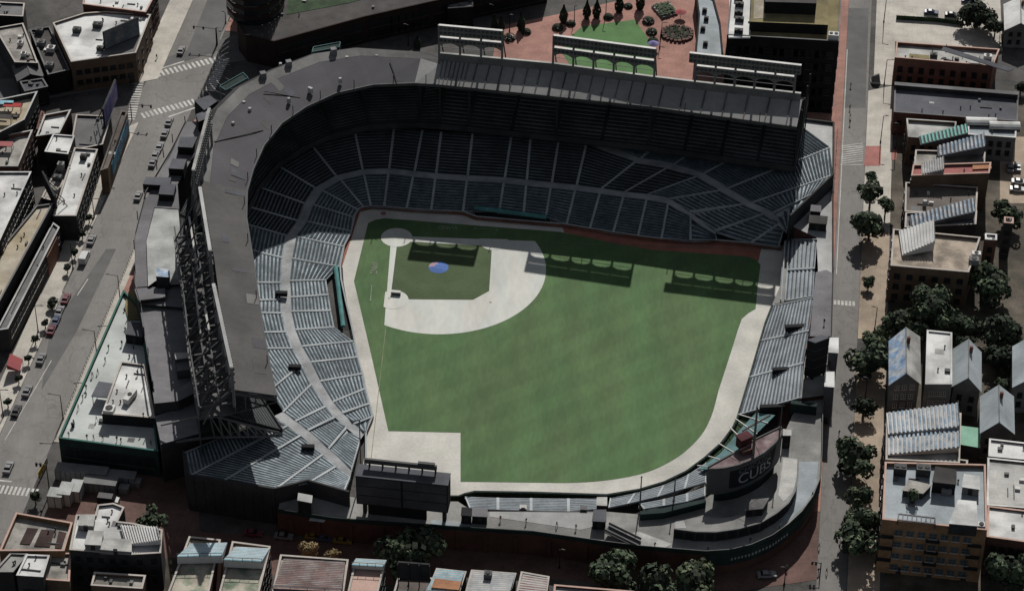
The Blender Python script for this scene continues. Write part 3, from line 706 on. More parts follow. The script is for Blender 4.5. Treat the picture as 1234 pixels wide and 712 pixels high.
for p, q in zip(K, K[1:]):
    a = p+nb*.1; c = q+nb*.1; d = nb*.5; f = lambda v, z: Vector((v.x, v.y, z))
    b.hexa([f(a, 32), f(c, 32), f(c+d, 32), f(a+d, 32)], [f(a, 34.75), f(c, 34.75), f(c+d, 34.75), f(a+d, 34.75)])
b.build('roof_parapet', 'steel', ST)
b = MB()
for p, q in zip(K, K[1:]): b.bar(V3((p.x+nb.x*.35, p.y+nb.y*.35, 34.85)), V3((q.x+nb.x*.35, q.y+nb.y*.35, 34.85)), .75, .16)
b.build('parapet_cap', 'pale_roof', ST)
# end wall of the long wing
b = MB(); a, e = UD[-1]; f = lambda v, z: Vector((v.x, v.y, z)); sx = Vector((.99, -.14, 0))*.4
b.hexa([a+sx*0-Vector((0, 0, 1.5)), e-Vector((0, 0, 1.5)), e+sx-Vector((0, 0, 1.5)), a+sx-Vector((0, 0, 1.5))], [a+Vector((0, 0, 1.2)), e+Vector((0, 0, 1.2)), e+sx+Vector((0, 0, 1.2)), a+sx+Vector((0, 0, 1.2))])
for t in (0, .25, .5, .75, 1):
    p = a.lerp(e, t)+sx*.5; b.bar((p.x, p.y, 5), (p.x, p.y, lerp(28.5, 32, t)), .35)
b.build('end_frame', 'black_steel', ST)

# green framed canopies outside the curved corner, and two long cables lying on the roof
for lab, q in (('green framed canopy outside the stadium\'s curved corner, nearer the crossing', [(265, 105), (272, 110), (299, 95), (293, 89)]), ('green framed canopy outside the stadium\'s curved corner, nearer the office block', [(376, 64), (378, 58), (410, 52), (409, 58)])):
    P = [U(x, y, 11) for x, y in q]; t = thing('entrance_canopy', lab, 'canopy', (P[0].x, P[0].y, 0)); b = MB(); b.hexa(P, [p+Vector((0, 0, .12)) for p in P]); b.build('sheet', 'dark_green', t)
    b = MB()
    for p, r in zip(P, P[1:]+P[:1]): b.bar(p+Vector((0, 0, .3)), r+Vector((0, 0, .3)), .2, .3); b.bar(p, (p.x, p.y, 0), .3)
    b.build('frame', 'teal_cover', t)
for (x0, y0), (x1, y1) in (((258, 171), (317, 157)), ((318, 110), (362, 118)), ((470, 72), (479, 98))):
    b = MB(); p, q = U(x0, y0, 32), U(x1, y1, 30); b.bar(p, q, .22); b.build('roof_cable', 'black_steel', ST)

rg = random.Random(11)
for k in range(16):
    i = rg.randrange(0, 11); t = rg.uniform(.15, .75); u = rg.uniform(.1, .9); w_ = rg.uniform(.03, .12); h_ = rg.uniform(.06, .2)
    q = [FR[i].lerp(FR[i+1], u+a).lerp(RR[i].lerp(RR[i+1], u+a), t+c) for a, c in ((-w_, -h_), (w_, -h_), (w_, h_), (-w_, h_))]
    b = MB(); b.hexa([p+Vector((0, 0, .02)) for p in q], [p+Vector((0, 0, .06)) for p in q]); b.build('roof_patch', rg.choice(['grand_roof', 'roof_rim', 'grand_roof_violet', 'slate_roof']), ST)
# ------------------------------------------------------------------ outfield: bleachers, walls, scoreboard, video boards
dm('sign_plate', (.3, .31, .31), var=.3)
RB = thing('bleacher_stand', 'low curved bleacher stand with a pale deck along the bottom edge of the field', 'bleachers', U(640, 620, 0))
ZD = 6.6
outer = [(334, 617), (400, 627), (445, 631), (567, 639), (640, 643.5), (728, 656), (767, 661), (808, 664.5), (850, 668), (880, 666), (905, 660), (930, 649), (950, 635), (966, 620), (979, 602), (988, 580), (990, 550), (991, 500), (993, 470)]
inner = [(966, 480), (955, 500), (935, 545), (850, 600), (800, 622), (730, 616), (570, 616), (552, 604), (443, 602), (421, 598), (373, 590), (338, 602)]
b = MB(); b.prism([U(x, y, ZD) for x, y in outer+inner], 0, ZD, 0, 1); b.build('deck', ['dark_brick', 'concrete'], RB)
# dark railing band and wall piers on the street side
OW = [U(x, y, ZD) for x, y in outer]
b = MB()
for p, q in zip(OW, OW[1:]): b.bar(p+Vector((0, 0, .55)), q+Vector((0, 0, .55)), .25, 1.15)
b.build('street_parapet', 'dark_green', RB)
b = MB()
for p, q in zip(OW[4:], OW[5:]): b.bar(p+Vector((0, 0, 1.25)), q+Vector((0, 0, 1.25)), .12, .12)
b.build('railing', 'steel', RB)
for p, q in zip(OW[:9], OW[1:9]):
    n = max(1, int((q-p).length/6))
    for k in range(n):
        c = p.lerp(q, (k+.5)/n); b = MB(); b.box((c.x, c.y-.1, 2.9), (1.0, .5, 5.6), AL); b.build('wall_pier', 'dark_brick', RB)
b = MB()
for p, q in zip(OW[8:-1], OW[9:]): 
    d = (q-p).normalized(); t = Vector((d.y, -d.x, 0))*.22
    b.hexa([p+t*.2-Vector((0, 0, 3.6)), q+t*.2-Vector((0, 0, 3.6)), q+t-Vector((0, 0, 3.6)), p+t-Vector((0, 0, 3.6))], [p+t*.2-Vector((0, 0, .2)), q+t*.2-Vector((0, 0, .2)), q+t-Vector((0, 0, .2)), p+t-Vector((0, 0, .2))])
b.build('green_fascia', 'dark_green', RB)
L_ = [(p, q) for p, q in zip(OW[8:-1], OW[9:])][1:4]
for p, q in L_:
    d = (q-p).normalized(); t = Vector((d.y, -d.x, 0))*.26
    for k in range(6):
        c0, c1 = p.lerp(q, (k+.2)/6)+t-Vector((0, 0, 1.9)), p.lerp(q, (k+.72)/6)+t-Vector((0, 0, 1.9)); b = MB(); b.bar(c0, c1, .05, .75); b.build('wall_sign', 'sign_plate', RB)
sheetpts = [(568, 617), (724, 618), (722, 652), (640, 642), (575, 637)]
b = MB(); b.face([U(x, y, ZD+.05) for x, y in [(590, 616), (718, 618), (716, 634), (700, 638), (590, 622)]]); b.build('pale_and_sunlit_paving', 'light_deck', RB)
b = MB(); b.face([U(x, y, ZD+.05) for x, y in [(958, 552), (962, 556), (986, 556), (984, 585), (970, 609), (950, 628), (935, 636), (955, 606), (962, 582)]]); b.build('pale_and_sunlit_paving', 'blue_roof', RB)  # sunlit strip of the curved deck painted in a paler colour
b = MB(); b.face([U(x, y, ZD+.05) for x, y in [(745, 645), (770, 640), (810, 655), (800, 660), (768, 657)]]); b.build('pale_and_sunlit_paving', 'pale_roof', RB)
b = MB(); b.face([U(x, y, ZD+.05) for x, y in [(376, 620), (396, 622), (390, 629), (372, 627)]]); b.build('pale_and_sunlit_paving', 'light_deck', RB)
b = MB(); b.face([U(x, y, ZD+.05) for x, y in [(520, 626), (566, 629), (567, 637), (518, 633)]]); b.build('pale_and_sunlit_paving', 'blue_roof', RB)
def tiers(root, A, za, B, zb, pitch, mats=('bleacher_tread', 'bleacher_bench'), gap=.35, name='bleacher_section'):
    P = [(U(*a, za), U(*b, zb)) for a, b in zip(A, B)]
    ramp('slab', P, 'aisle', root, .45)
    for (a, c), (d, e) in zip(P, P[1:]):
        tier(name, a, c, d, e, -pitch, list(mats), root, gap)
    return P
tiers(RB, [(560, 598), (600, 599.5), (640, 600), (685, 600.5), (730, 600)], 3.8, [(566, 613), (600, 614), (640, 615), (685, 616), (727, 612.5)], 6.5, .95)
tiers(RB, [(735, 600), (765, 594), (800, 584), (830, 571), (851, 557)], 3.8, [(733, 611.5), (757, 606.5), (793, 598), (825, 588.5), (851, 581)], 6.2, .9)
tiers(RB, [(770, 606.5), (800, 601), (828, 594), (850, 586)], 6.8, [(776, 613), (800, 609), (828, 604), (850, 597)], 8.4, .9)
b = MB(); b.prism([U(*p, 9) for p in [(771, 614), (800, 610), (850, 599), (851, 603), (800, 616), (772, 618)]], 0, 8.6); b.build('hedge_wall', 'dark_green', RB)
# inner curved deck with a row of openings
b = MB(); o_ = [(812, 637), (838, 640.5), (862, 641), (890, 637), (916, 630), (936, 618), (950, 606), (958, 592), (961, 575), (962, 552)]; i_ = [(942, 550), (938, 585), (930, 602), (906, 618), (870, 624), (848, 622), (814, 628)]
b.prism([U(x, y, 9.6) for x, y in o_+i_], 6, 9.6, 0, 1); DK = b.build('upper_terrace', ['dark_wall', 'concrete'], RB)
b = MB(); b.face([U(x, y, 9.65) for x, y in [(944, 551), (961, 553), (960, 576), (955, 594), (944, 604), (938, 596), (941, 575)]]); b.build('pale_and_sunlit_paving', 'pale_roof', DK)  # sunlight on this end of the terrace put into paler paving
b = MB(); b.face([U(x, y, 9.65) for x, y in [(813, 629), (824, 627), (827, 636), (813, 636)]]); b.build('pale_and_sunlit_paving', 'light_deck', DK)  # lit tip beside the scoreboard's shadow, painted paler
b = MB(); bb = MB()
PO = [U(x, y, 9.6) for x, y in o_]
for p, q in zip(PO, PO[1:]):
    n = 2; d = (q-p).normalized(); t = Vector((d.y, -d.x, 0))
    for k in range(n):
        c0, c1 = p.lerp(q, (k+.12)/n)+t*.06, p.lerp(q, (k+.88)/n)+t*.06; b.bar(c0-Vector((0, 0, 1.5)), c1-Vector((0, 0, 1.5)), .1, 1.7)
    bb.bar(p+Vector((0, 0, .12)), q+Vector((0, 0, .12)), .4, .24)
b.build('openings', 'black_wall', DK); bb.build('coping', 'steel', DK)
# outfield wall: ivy on brick
wpx = [(541, 598), (553, 598), (559, 595.5), (572, 592.5), (640, 593.5), (731, 596.5), (770, 590), (800, 581), (827, 568), (850, 551), (870, 533), (884, 514), (889, 503), (905, 450), (923, 388), (931, 368)]
OFW = thing('outfield_wall', 'long ivy-covered outfield wall curving around the grass', 'wall', U(640, 594, 0))
wall_along('wall', [U(x, y, 3.5) for x, y in wpx], 0, 3.5, 'ivy', OFW, .7)
b = MB()
for p, q in zip(wpx, wpx[1:]): b.bar(U(*p, 3.5)+Vector((0, 0, .12)), U(*q, 3.5)+Vector((0, 0, .12)), .5, .2)
b.build('coping', 'dark_green', OFW)
b = MB()
for p, q in zip(wpx[2:], wpx[3:]):
    P, Q = U(*p, 4.2), U(*q, 4.2); n = max(1, int((Q-P).length/3))
    for k in range(n+1): c = P.lerp(Q, k/n); b.bar((c.x, c.y, 3.5), (c.x, c.y, 4.6), .12)
    b.bar((P.x, P.y, 4.6), (Q.x, Q.y, 4.6), .1)
b.build('basket_rail', 'black_steel', OFW)
# left side stand
LB = thing('bleacher_stand', 'tall straight bleacher stand of close pale benches down the right side of the field', 'bleachers', U(940, 420, 0))
P = tiers(LB, [(931, 368), (917, 410), (903, 454), (889, 500)], 3.7, [(980, 358), (975, 398), (968, 437), (965, 479)], 9.6, .92)
for (x, y, z) in ((968, 391.5, 9.0), (953, 443, 8.2), (938, 488, 7.6)):
    b = MB(); p = U(x, y, z); b.box((p.x-1.4, p.y, p.z-1.0), (6.5, 1.2, 1.7), .12); b.build('vomitory', 'black_wall', LB)
P2_ = tiers(LB, [(950, 288), (948, 325), (945, 363)], 3.7, [(985, 288), (982, 323), (980, 357)], 8.6, 1.15)
b = MB()
for a, c in (((946, 292), (941, 362)), ((951, 288), (946, 362))):
    b.bar(U(*a, 4.2), U(*c, 4.2), .3, .6)
b.build('rail', 'blue_roof', LB)
b = MB(); b.prism([U(x, y, 3.6) for x, y in [(945, 290), (952, 287), (947, 363), (934, 366), (929, 370), (940, 345)]], 0, 3.55, 0, 1); b.build('corner_deck', ['dark_green', 'concrete'], LB)
b = MB(); b.prism([U(x, y, 8.3) for x, y in [(966, 245), (1002, 215), (1003, 330), (986, 330), (984, 286), (950, 270)]], 0, 8.2, 0, 1); b.build('deck', ['dark_brick', 'light_deck'], LB)
b = MB(); b.prism([U(x, y, 9.2) for x, y in [(983, 328), (996, 325), (1004, 330), (1001, 405), (976, 405), (980, 357)]], 0, 9.2, 0, 1); b.build('flat_roof', ['dark_brick', 'grey_deck'], LB)
b = MB(); b.prism([U(x, y, 8.0) for x, y in [(976, 405), (1001, 405), (996, 475), (965, 479), (969, 437)]], 0, 7.8, 0, 1); b.build('deck', ['dark_brick', 'concrete'], LB)
b = MB(); e = [U(x, y, 8.3) for x, y in [(1003.5, 215), (1003.5, 330), (1001.5, 405), (996.5, 475)]]
for p, q in zip(e, e[1:]): b.bar(p+Vector((0, 0, .6)), q+Vector((0, 0, .6)), .3, 1.2)
b.build('street_parapet', 'dark_wall', LB)
def rbox(name, label, cat, pts, z0, z1, roofm, wallm, extra=None, group=None):
    c = U(*pts[0], z1); t = thing(name, label, cat, (c.x, c.y, z0), group)
    b = MB(); b.prism([U(x, y, z1) for x, y in pts], z0, z1-.15, 0); b.build('cabin', wallm, t)
    Q, _ = inset([U(x, y, z1) for x, y in pts], .1); P2, I2 = inset([U(x, y, z1) for x, y in pts], -.15)
    b = MB(); b.prism(I2, z1-.15, z1); b.build('roof', roofm, t)
    c0 = (Q[0]+Q[1])/2; d = (Q[1]-Q[0]).normalized(); b = MB(); b.bar(c0-d*.5+Vector((d.y, -d.x, 0))*.04+Vector((0, 0, z0+1.05-c0.z)), c0+d*.5+Vector((d.y, -d.x, 0))*.04+Vector((0, 0, z0+1.05-c0.z)), .08, 2.0); b.build('door', 'black_steel', t)
    return t
rbox('deck_hut', 'black hut with grey lid in the notch of the deck just below the corner seats', 'hut', [(978, 247), (989, 248), (989, 255), (977, 254)], 8.2, 11.5, 'grey_deck', 'black_wall')
rbox('deck_hut', 'wide dark hut topmost but one on the right-hand deck', 'hut', [(976, 259), (997, 261), (996, 270), (975, 268)], 8.2, 10.8, 'dark_roof', 'black_wall')
rbox('deck_hut', 'small dark hut on the pale deck beside the narrow bleachers', 'hut', [(984, 261.5), (991, 262), (991, 268), (984, 267)], 8.2, 10.6, 'dark_roof', 'black_wall')
for i, (x, y, l) in enumerate(((1004, 416, 'white-topped tall grey box, the upper of two on the street edge'), (999, 457, 'white-topped tall grey box, the lower of two on the street edge'))):
    rbox('stair_tower', l, 'stair tower', [(x-5, y+8), (x+6, y+9), (x+6, y-9), (x-4, y-9)], 0, 12.5, 'white_roof', 'slate_roof')
# ---- centre scoreboard
SB = thing('scoreboard', 'big curved centre scoreboard with pinkish top and CHICAGO CUBS on its back', 'scoreboard', U(895, 590, 8))
rear = [(856, 565), (865, 565), (874, 564), (890, 560.5), (906, 554), (921, 545.5), (934, 534), (940, 526.5), (943, 519.5)]; front = [(941, 514.6), (911, 529), (885.5, 545), (853, 563)]
ZS0, ZS1 = 9.8, 18.0
RP = [U(x, y, ZS1) for x, y in rear]; FP = [U(x, y, ZS1) for x, y in front]
dm('board_grey', (.1, .103, .108), var=.12, stain=.25); dm('board_top', (.3, .235, .235), var=.2, stain=.45, sscale=.2, c2=(.2, .13, .14))
b = MB(); b.prism(RP+FP, ZS0, ZS1, 0, 1, True); b.build('board', ['board_grey', 'board_top'], SB)
b = MB(); b.prism([p.lerp((RP[4]+FP[1])/2, .18) for p in RP+FP], 0, ZS0); b.build('base', 'dark_green', SB)
b = MB()
for p, q in zip(RP, RP[1:]): b.bar(p+Vector((0, 0, .1)), q+Vector((0, 0, .1)), .3, .35)
for p, q in zip(FP, FP[1:]): b.bar(p+Vector((0, 0, .1)), q+Vector((0, 0, .1)), .3, .35)
b.build('rim', 'dark_steel', SB)
def arcpt(t, z, o):
    L = [(q-p).length for p, q in zip(RP, RP[1:])]; s = t*sum(L)
    for p, q, l in zip(RP, RP[1:], L):
        if s <= l or q is RP[-1]:
            d = (q-p).normalized(); v = p+d*s; n = Vector((d.y, -d.x, 0)); return Vector((v.x, v.y, z))+n*o
        s -= l
dm('sign_dark', (.018, .018, .024), var=.2); dm('sign_grey', (.36, .37, .39), var=.12)
b = MB(); NS = 24
edge = lambda t: (lerp(16.9, 17.0, t), lerp(11.3, 11.9, t))
for k in range(NS):
    t0, t1 = lerp(.2, .82, k/NS), lerp(.2, .82, (k+1)/NS)
    f = lambda t: (16.7 if t < .76 else lerp(16.7, 17.4, (t-.76)/.06), 11.0+max(0, .235-t)*40*.25+max(0, t-.76)*60)
    a, c = f(t0), f(t1)
    b.face([arcpt(t0, a[1], .06), arcpt(t1, c[1], .06), arcpt(t1, c[0], .06), arcpt(t0, a[0], .06)])
SP = b.build('sign_panel', 'sign_dark', SB)
def arc_text(s, t0, t1, z, size):
    b = MB(); L = sum((q-p).length for p, q in zip(RP, RP[1:])); me = text_mesh(s, size)
    xs = [v.co.x for v in me.vertices]; x0, x1 = min(xs), max(xs)
    for p in me.polygons:
        b.face([arcpt(lerp(t0, t1, (me.vertices[i].co.x-x0)/(x1-x0)), z+me.vertices[i].co.y, .1) for i in p.vertices])
    bpy.data.meshes.remove(me); return b.build('lettering', 'sign_grey' if s == 'CUBS' else 'sign_dim', SP)
dm('sign_dim', (.16, .165, .18), var=.12)
arc_text('CHICAGO', .3, .72, 15.7, 2.0); arc_text('CUBS', .3, .74, 13.1, 4.4)
# things on the scoreboard roof
t = thing('flagpole', 'tall flagpole with a slanting yardarm on top of the scoreboard', 'flagpole', U(907.5, 547, ZS1))
p = U(907.5, 547, ZS1); b = MB(); b.tube(p, p+Vector((0, 0, 15)), .38, .22); b.build('mast', 'brown_roof', t)
b = MB(); b.bar(p+Vector((-3.3, -1.2, 8.2)), p+Vector((3.4, 1.2, 11.5)), .35); b.build('yardarm', 'brown_roof', t)
b = MB(); b.bar(p+Vector((-.2, -.5, 4)), p+Vector((-6, -1, .1)), .08); b.bar(p+Vector((0, 0, 4)), p+Vector((2, -2.2, .1)), .08); b.build('stays', 'dark_steel', t)
t = thing('roof_cabin', 'dark red cabin on top of the scoreboard beside the flagpole', 'cabin', U(896, 536, ZS1))
p = U(896, 537, ZS1); b = MB(); b.box((p.x, p.y, ZS1+1.5), (3.2, 2.2, 3.0), .6); b.build('cabin', 'maroon', t); b = MB(); b.box((p.x, p.y, ZS1+3.1), (3.6, 2.6, .3), .6); b.build('roof', 'maroon', t)
b = MB(); b.box((p.x+.4, p.y-2.6, ZS1+.7), (2.6, 1.6, 1.4), .5); b.build('hatch', 'dark_brick', t)
def pole(label, px, py, z, h, m='dark_steel', grp=None):
    p = U(px, py, z); t = thing('flagpole', label, 'flagpole', p, grp)
    b = MB(); b.tube(p, p+Vector((0, 0, h)), .22, .12); b.build('mast', m, t); b = MB(); b.tube(p+Vector((0, 0, h)), p+Vector((0, 0, h+.4)), .26, .05); b.build('finial', 'steel', t); b = MB(); b.tube(p, p+Vector((0, 0, .5)), .5, .35); b.build('base', 'concrete', t)
pole('thin dark pole standing at the far tip of the scoreboard', 940, 516, ZS1, 8)
pole('dark pole rising behind the curved bleachers, between the pale seats and the shaded hedge', 771, 612, 6.6, 10)
pole('shorter dark pole in the curved bleachers nearest the scoreboard', 812, 604, 7.5, 8)
pole('tall foul pole in the corner beside the big video board', 436, 600, 0, 25, 'brown_roof')
# batter's eye
BE = thing('batters_eye', 'teal sloping roof and dark green plot between scoreboard and outfield wall', 'batter\'s eye', U(880, 540, 0))
b = MB(); a_ = [(842, 566), (868, 547), (893, 517), (911, 498)]; c_ = [(852, 566), (878, 551), (905, 530), (934, 501)]
for (p, q), (r, s) in zip(zip(a_, a_[1:]), zip(c_, c_[1:])):
    b.hexa([U(*p, 5.2), U(*q, 5.2), U(*s, 6.4), U(*r, 6.4)], [U(*p, 5.2)+Vector((0, 0, .3)), U(*q, 5.2)+Vector((0, 0, .3)), U(*s, 6.4)+Vector((0, 0, .3)), U(*r, 6.4)+Vector((0, 0, .3))])
b.build('roof', 'teal_cover', BE)
b = MB(); b.prism([U(x, y, 3) for x, y in [(846, 560), (870, 540), (886, 515), (893, 503), (912, 500), (894, 520), (869, 550)]], 0, 2.9); b.build('planting', 'ivy', BE)
b = MB()
for t in (.08, .25, .42, .6, .75, .9):
    i = min(2, int(t*3)); x = t*3-i; p = U(*a_[i], 5.6).lerp(U(*a_[i+1], 5.6), x); q = U(*c_[i], 6.9).lerp(U(*c_[i+1], 6.9), x); b.bar(p-(q-p)*.8, q, .22)
b.build('struts', 'white_steel', BE)
b = MB(); b.prism([U(x, y, 9.5) for x, y in [(953, 482), (985, 486), (984, 490), (953, 486)]], 0, 9.5); tag(b.build('screen_fence', 'dark_green'), 'dark green screen fence across the deck above the scoreboard', 'fence')
rbox('deck_hut', 'cream-topped dark hut at the far tip of the scoreboard', 'hut', [(944, 524), (953, 524), (953, 518), (944, 517)], 6.6, 11, 'pale_roof', 'black_wall')
rbox('deck_hut', 'dark hut with open slatted top below the middle of the scoreboard', 'hut', [(899, 614), (919, 612), (926, 600), (906, 602)], 9.6, 12.0, 'dark_deck', 'black_wall')
rbox('deck_hut', 'black hut at the left end of the bottom bleachers', 'hut', [(556, 620), (568, 621), (568, 612), (557, 611)], 6.6, 9.5, 'black_wall', 'black_wall')
rbox('deck_hut', 'grey-violet hut second from the left end of the bottom bleachers', 'hut', [(569, 621), (587, 622), (587, 613), (570, 612)], 6.6, 9.2, 'grey_deck', 'black_wall')
rbox('deck_hut', 'grey hut on the lowest rows at the right end of the straight bottom bleachers', 'hut', [(719, 608), (731, 608.5), (731, 599), (720, 599)], 5, 9.0, 'pale_roof', 'black_wall')
rbox('deck_hut', 'violet-roofed hut on the deck above the stair ramp', 'hut', [(714, 627), (730, 628), (730, 614), (716, 614)], 6.6, 9.4, 'slate_roof', 'black_wall')
rbox('deck_hut', 'small black kiosk with pale lid behind the lower left corner seats', 'hut', [(359, 602), (375, 605), (376, 597), (360, 594)], 6.6, 11.5, 'light_deck', 'black_wall')
rbox('seat_box', 'tiny pale box among the bench rows left of centre of the bottom bleachers', 'box', [(627, 612), (634, 612.4), (634, 608), (627, 608)], 5, 6.8, 'pale_roof', 'steel')
rbox('seat_box', 'tiny grey box among the bench rows right of centre of the bottom bleachers', 'box', [(700, 613), (707, 613.4), (707, 609.6), (700, 609)], 5, 7.2, 'grey_deck', 'dark_steel')
t = thing('stair_ramp', 'dark straight ramp running down the deck to the parapet by the violet hut', 'ramp', U(750, 645, ZD))
b = MB(); p, q = U(731, 637, 8.2), U(770, 656, 6.9); b.bar(p, q, 2.6, .3); b.build('ramp', 'dark_steel', t)
b = MB(); s = Vector((.4, .9, 0)).normalized()*1.3
for g in (s, -s): b.bar(p+g+Vector((0, 0, .8)), q+g+Vector((0, 0, .8)), .14, .8)
b.build('railing', 'steel', t)
# ---- video boards
VB = thing('video_board', 'wide black video board seen from behind at the lower left corner of the field', 'video board', U(485, 615, 8))
tl, tr, br_, bl = U(428.6, 573.5, 19.2), U(539.5, 585, 19.2), None, None
s = (tr-tl); s.z = 0; Lb = s.length; s.normalize(); n = Vector((-s.y, s.x, 0))
def bx(b, x0, x1, o0, o1, z0, z1, mi=0):
    f = lambda x, o, z: Vector((tl.x+s.x*x+n.x*o, tl.y+s.y*x+n.y*o, z))
    b.hexa([f(x0, o0, z0), f(x1, o0, z0), f(x1, o1, z0), f(x0, o1, z0)], [f(x0, o0, z1), f(x1, o0, z1), f(x1, o1, z1), f(x0, o1, z1)], mi)
b = MB(); bx(b, 0, Lb, 0, 4.2, 10.4, 19.2); b.build('cabinet', 'black_wall', VB)
dm('board_skin', (.075, .078, .085), var=.2, stain=.3)
for r in range(3):
    for c in range(2):
        b = MB(); bx(b, .25+c*Lb*.5, Lb*.5-.25+c*Lb*.5, -.1, 0.02, 10.7+r*2.85, 13.3+r*2.85); b.build('back_panel', 'board_skin', VB)
b = MB(); bx(b, -.1, Lb+.1, -.1, 4.3, 19.22, 19.4); b.build('top_cover', 'slate_roof', VB)
for x in (1.3, Lb-1.5):
    b = MB(); bx(b, x, x+.9, 1, 2.2, 6.4, 10.5); b.build('leg', 'black_steel', VB)
b = MB(); bx(b, 2.6, Lb*.76, .8, 1.4, 6.7, 9.9); b.build('lower_board', 'black_wall', VB)
b = MB(); bx(b, 2.4, Lb-.4, 1.2, 1.6, 9.95, 10.2); b.build('light_strip', 'white_steel', VB)
b = MB(); bx(b, 1.5, 19.0, 3.3, 3.9, 20.6, 21.9); bx(b, 14.5, 18.5, 3.2, 4.0, 21.9, 22.5)
HD = b.build('header_sign', 'dark_steel', VB)
b = MB()
for k in range(6): bx(b, 2.5+k*3.2, 2.9+k*3.2, 3.4, 3.8, 19.2, 20.7)
b.build('posts', 'black_steel', HD)
LV = thing('video_board', 'dark four-banded video board seen nearly edge-on beside the right-hand bleachers', 'video board', U(985, 450, 8))
pts = [(973, 409.5), (982.5, 413), (1000, 406.5), (990, 403)]
Q = [U(x, y, 20) for x, y in pts]; cc = sum(Q, Vector())/4
for r in range(4):
    b = MB(); b.prism([cc+(p-cc)*.99 for p in Q], 8.6+r*2.85, 11.2+r*2.85, bot=True); b.build('display_band', 'black_wall', LV)
b = MB(); b.prism([cc+(p-cc)*.93 for p in Q], 8.3, 19.7); b.build('core', 'dark_steel', LV)
b = MB(); b.prism([cc+(p-cc)*1.0 for p in Q], 19.75, 20); b.build('top_cover', 'slate_roof', LV)
for i in range(4):
    b = MB(); p = cc+(Q[i]-cc)*.8; b.box((p.x, p.y, 7.3), (.6, .6, 3)); b.build('leg', 'black_steel', LV)
# ------------------------------------------------------------------ buildings around the stadium
WINM = {}
def window_mesh(w, h, kind):
    k = (round(w, 1), round(h, 1), kind)
    if k in WINM: return WINM[k]
    b = MB(); t = .12
    b.box((0, .02, 0), (w, .04, h), 0, 1)
    for x in (-w/2+t/2, w/2-t/2, 0): b.box((x, -.05, 0), (t, .14, h), 0, 0)
    for z in (-h/2+t/2, h/2-t/2, 0): b.box((0, -.055, z), (w, .13, t), 0, 0)
    b.box((0, -.1, -h/2-.1), (w+.3, .26, .16), 0, 2)
    o = b.build('window', [{'w': 'white_steel', 'd': 'black_steel', 'g': 'grey_wall'}[kind[0]], 'pale_glass' if kind[1:] == 'p' else 'glass', 'coping' if kind[0] != 'd' else 'dark_steel'])
    me = o.data; bpy.data.objects.remove(o); WINM[k] = me; return me
def windows(root, a, b_, rows, cols, z0, dz, w=1.3, h=1.7, kind='d', m0=1.2, skip=()):
    """a row of real windows on the wall from a to b_ (outside on the right-hand side)"""
    d = (b_-a); L = d.length; d.normalize(); n = Vector((d.y, -d.x, 0)); me = window_mesh(w, h, kind); c = 0
    for r in range(rows):
        for k in range(cols):
            if (r, k) in skip: continue
            p = a+d*lerp(m0+w/2, L-m0-w/2, (k+.5)/cols if cols == 1 else k/(cols-1))+n*.05
            o = bpy.data.objects.new('window', me); col.objects.link(o); o.parent = root
            o.location = Vector((p.x, p.y, z0+dz*r))-root.location; o.rotation_euler = (0, 0, math.atan2(d.y, d.x))
def door(root, a, b_, t, w=1.2, h=2.2, m='black_steel', z0=.05):
    d = (b_-a); d.normalize(); n = Vector((d.y, -d.x, 0)); p = a.lerp(b_, t)+n*.03; b = MB()
    b.bar((p.x-d.x*w/2, p.y-d.y*w/2, z0+h/2), (p.x+d.x*w/2, p.y+d.y*w/2, z0+h/2), .12, h); b.build('door', m, root)
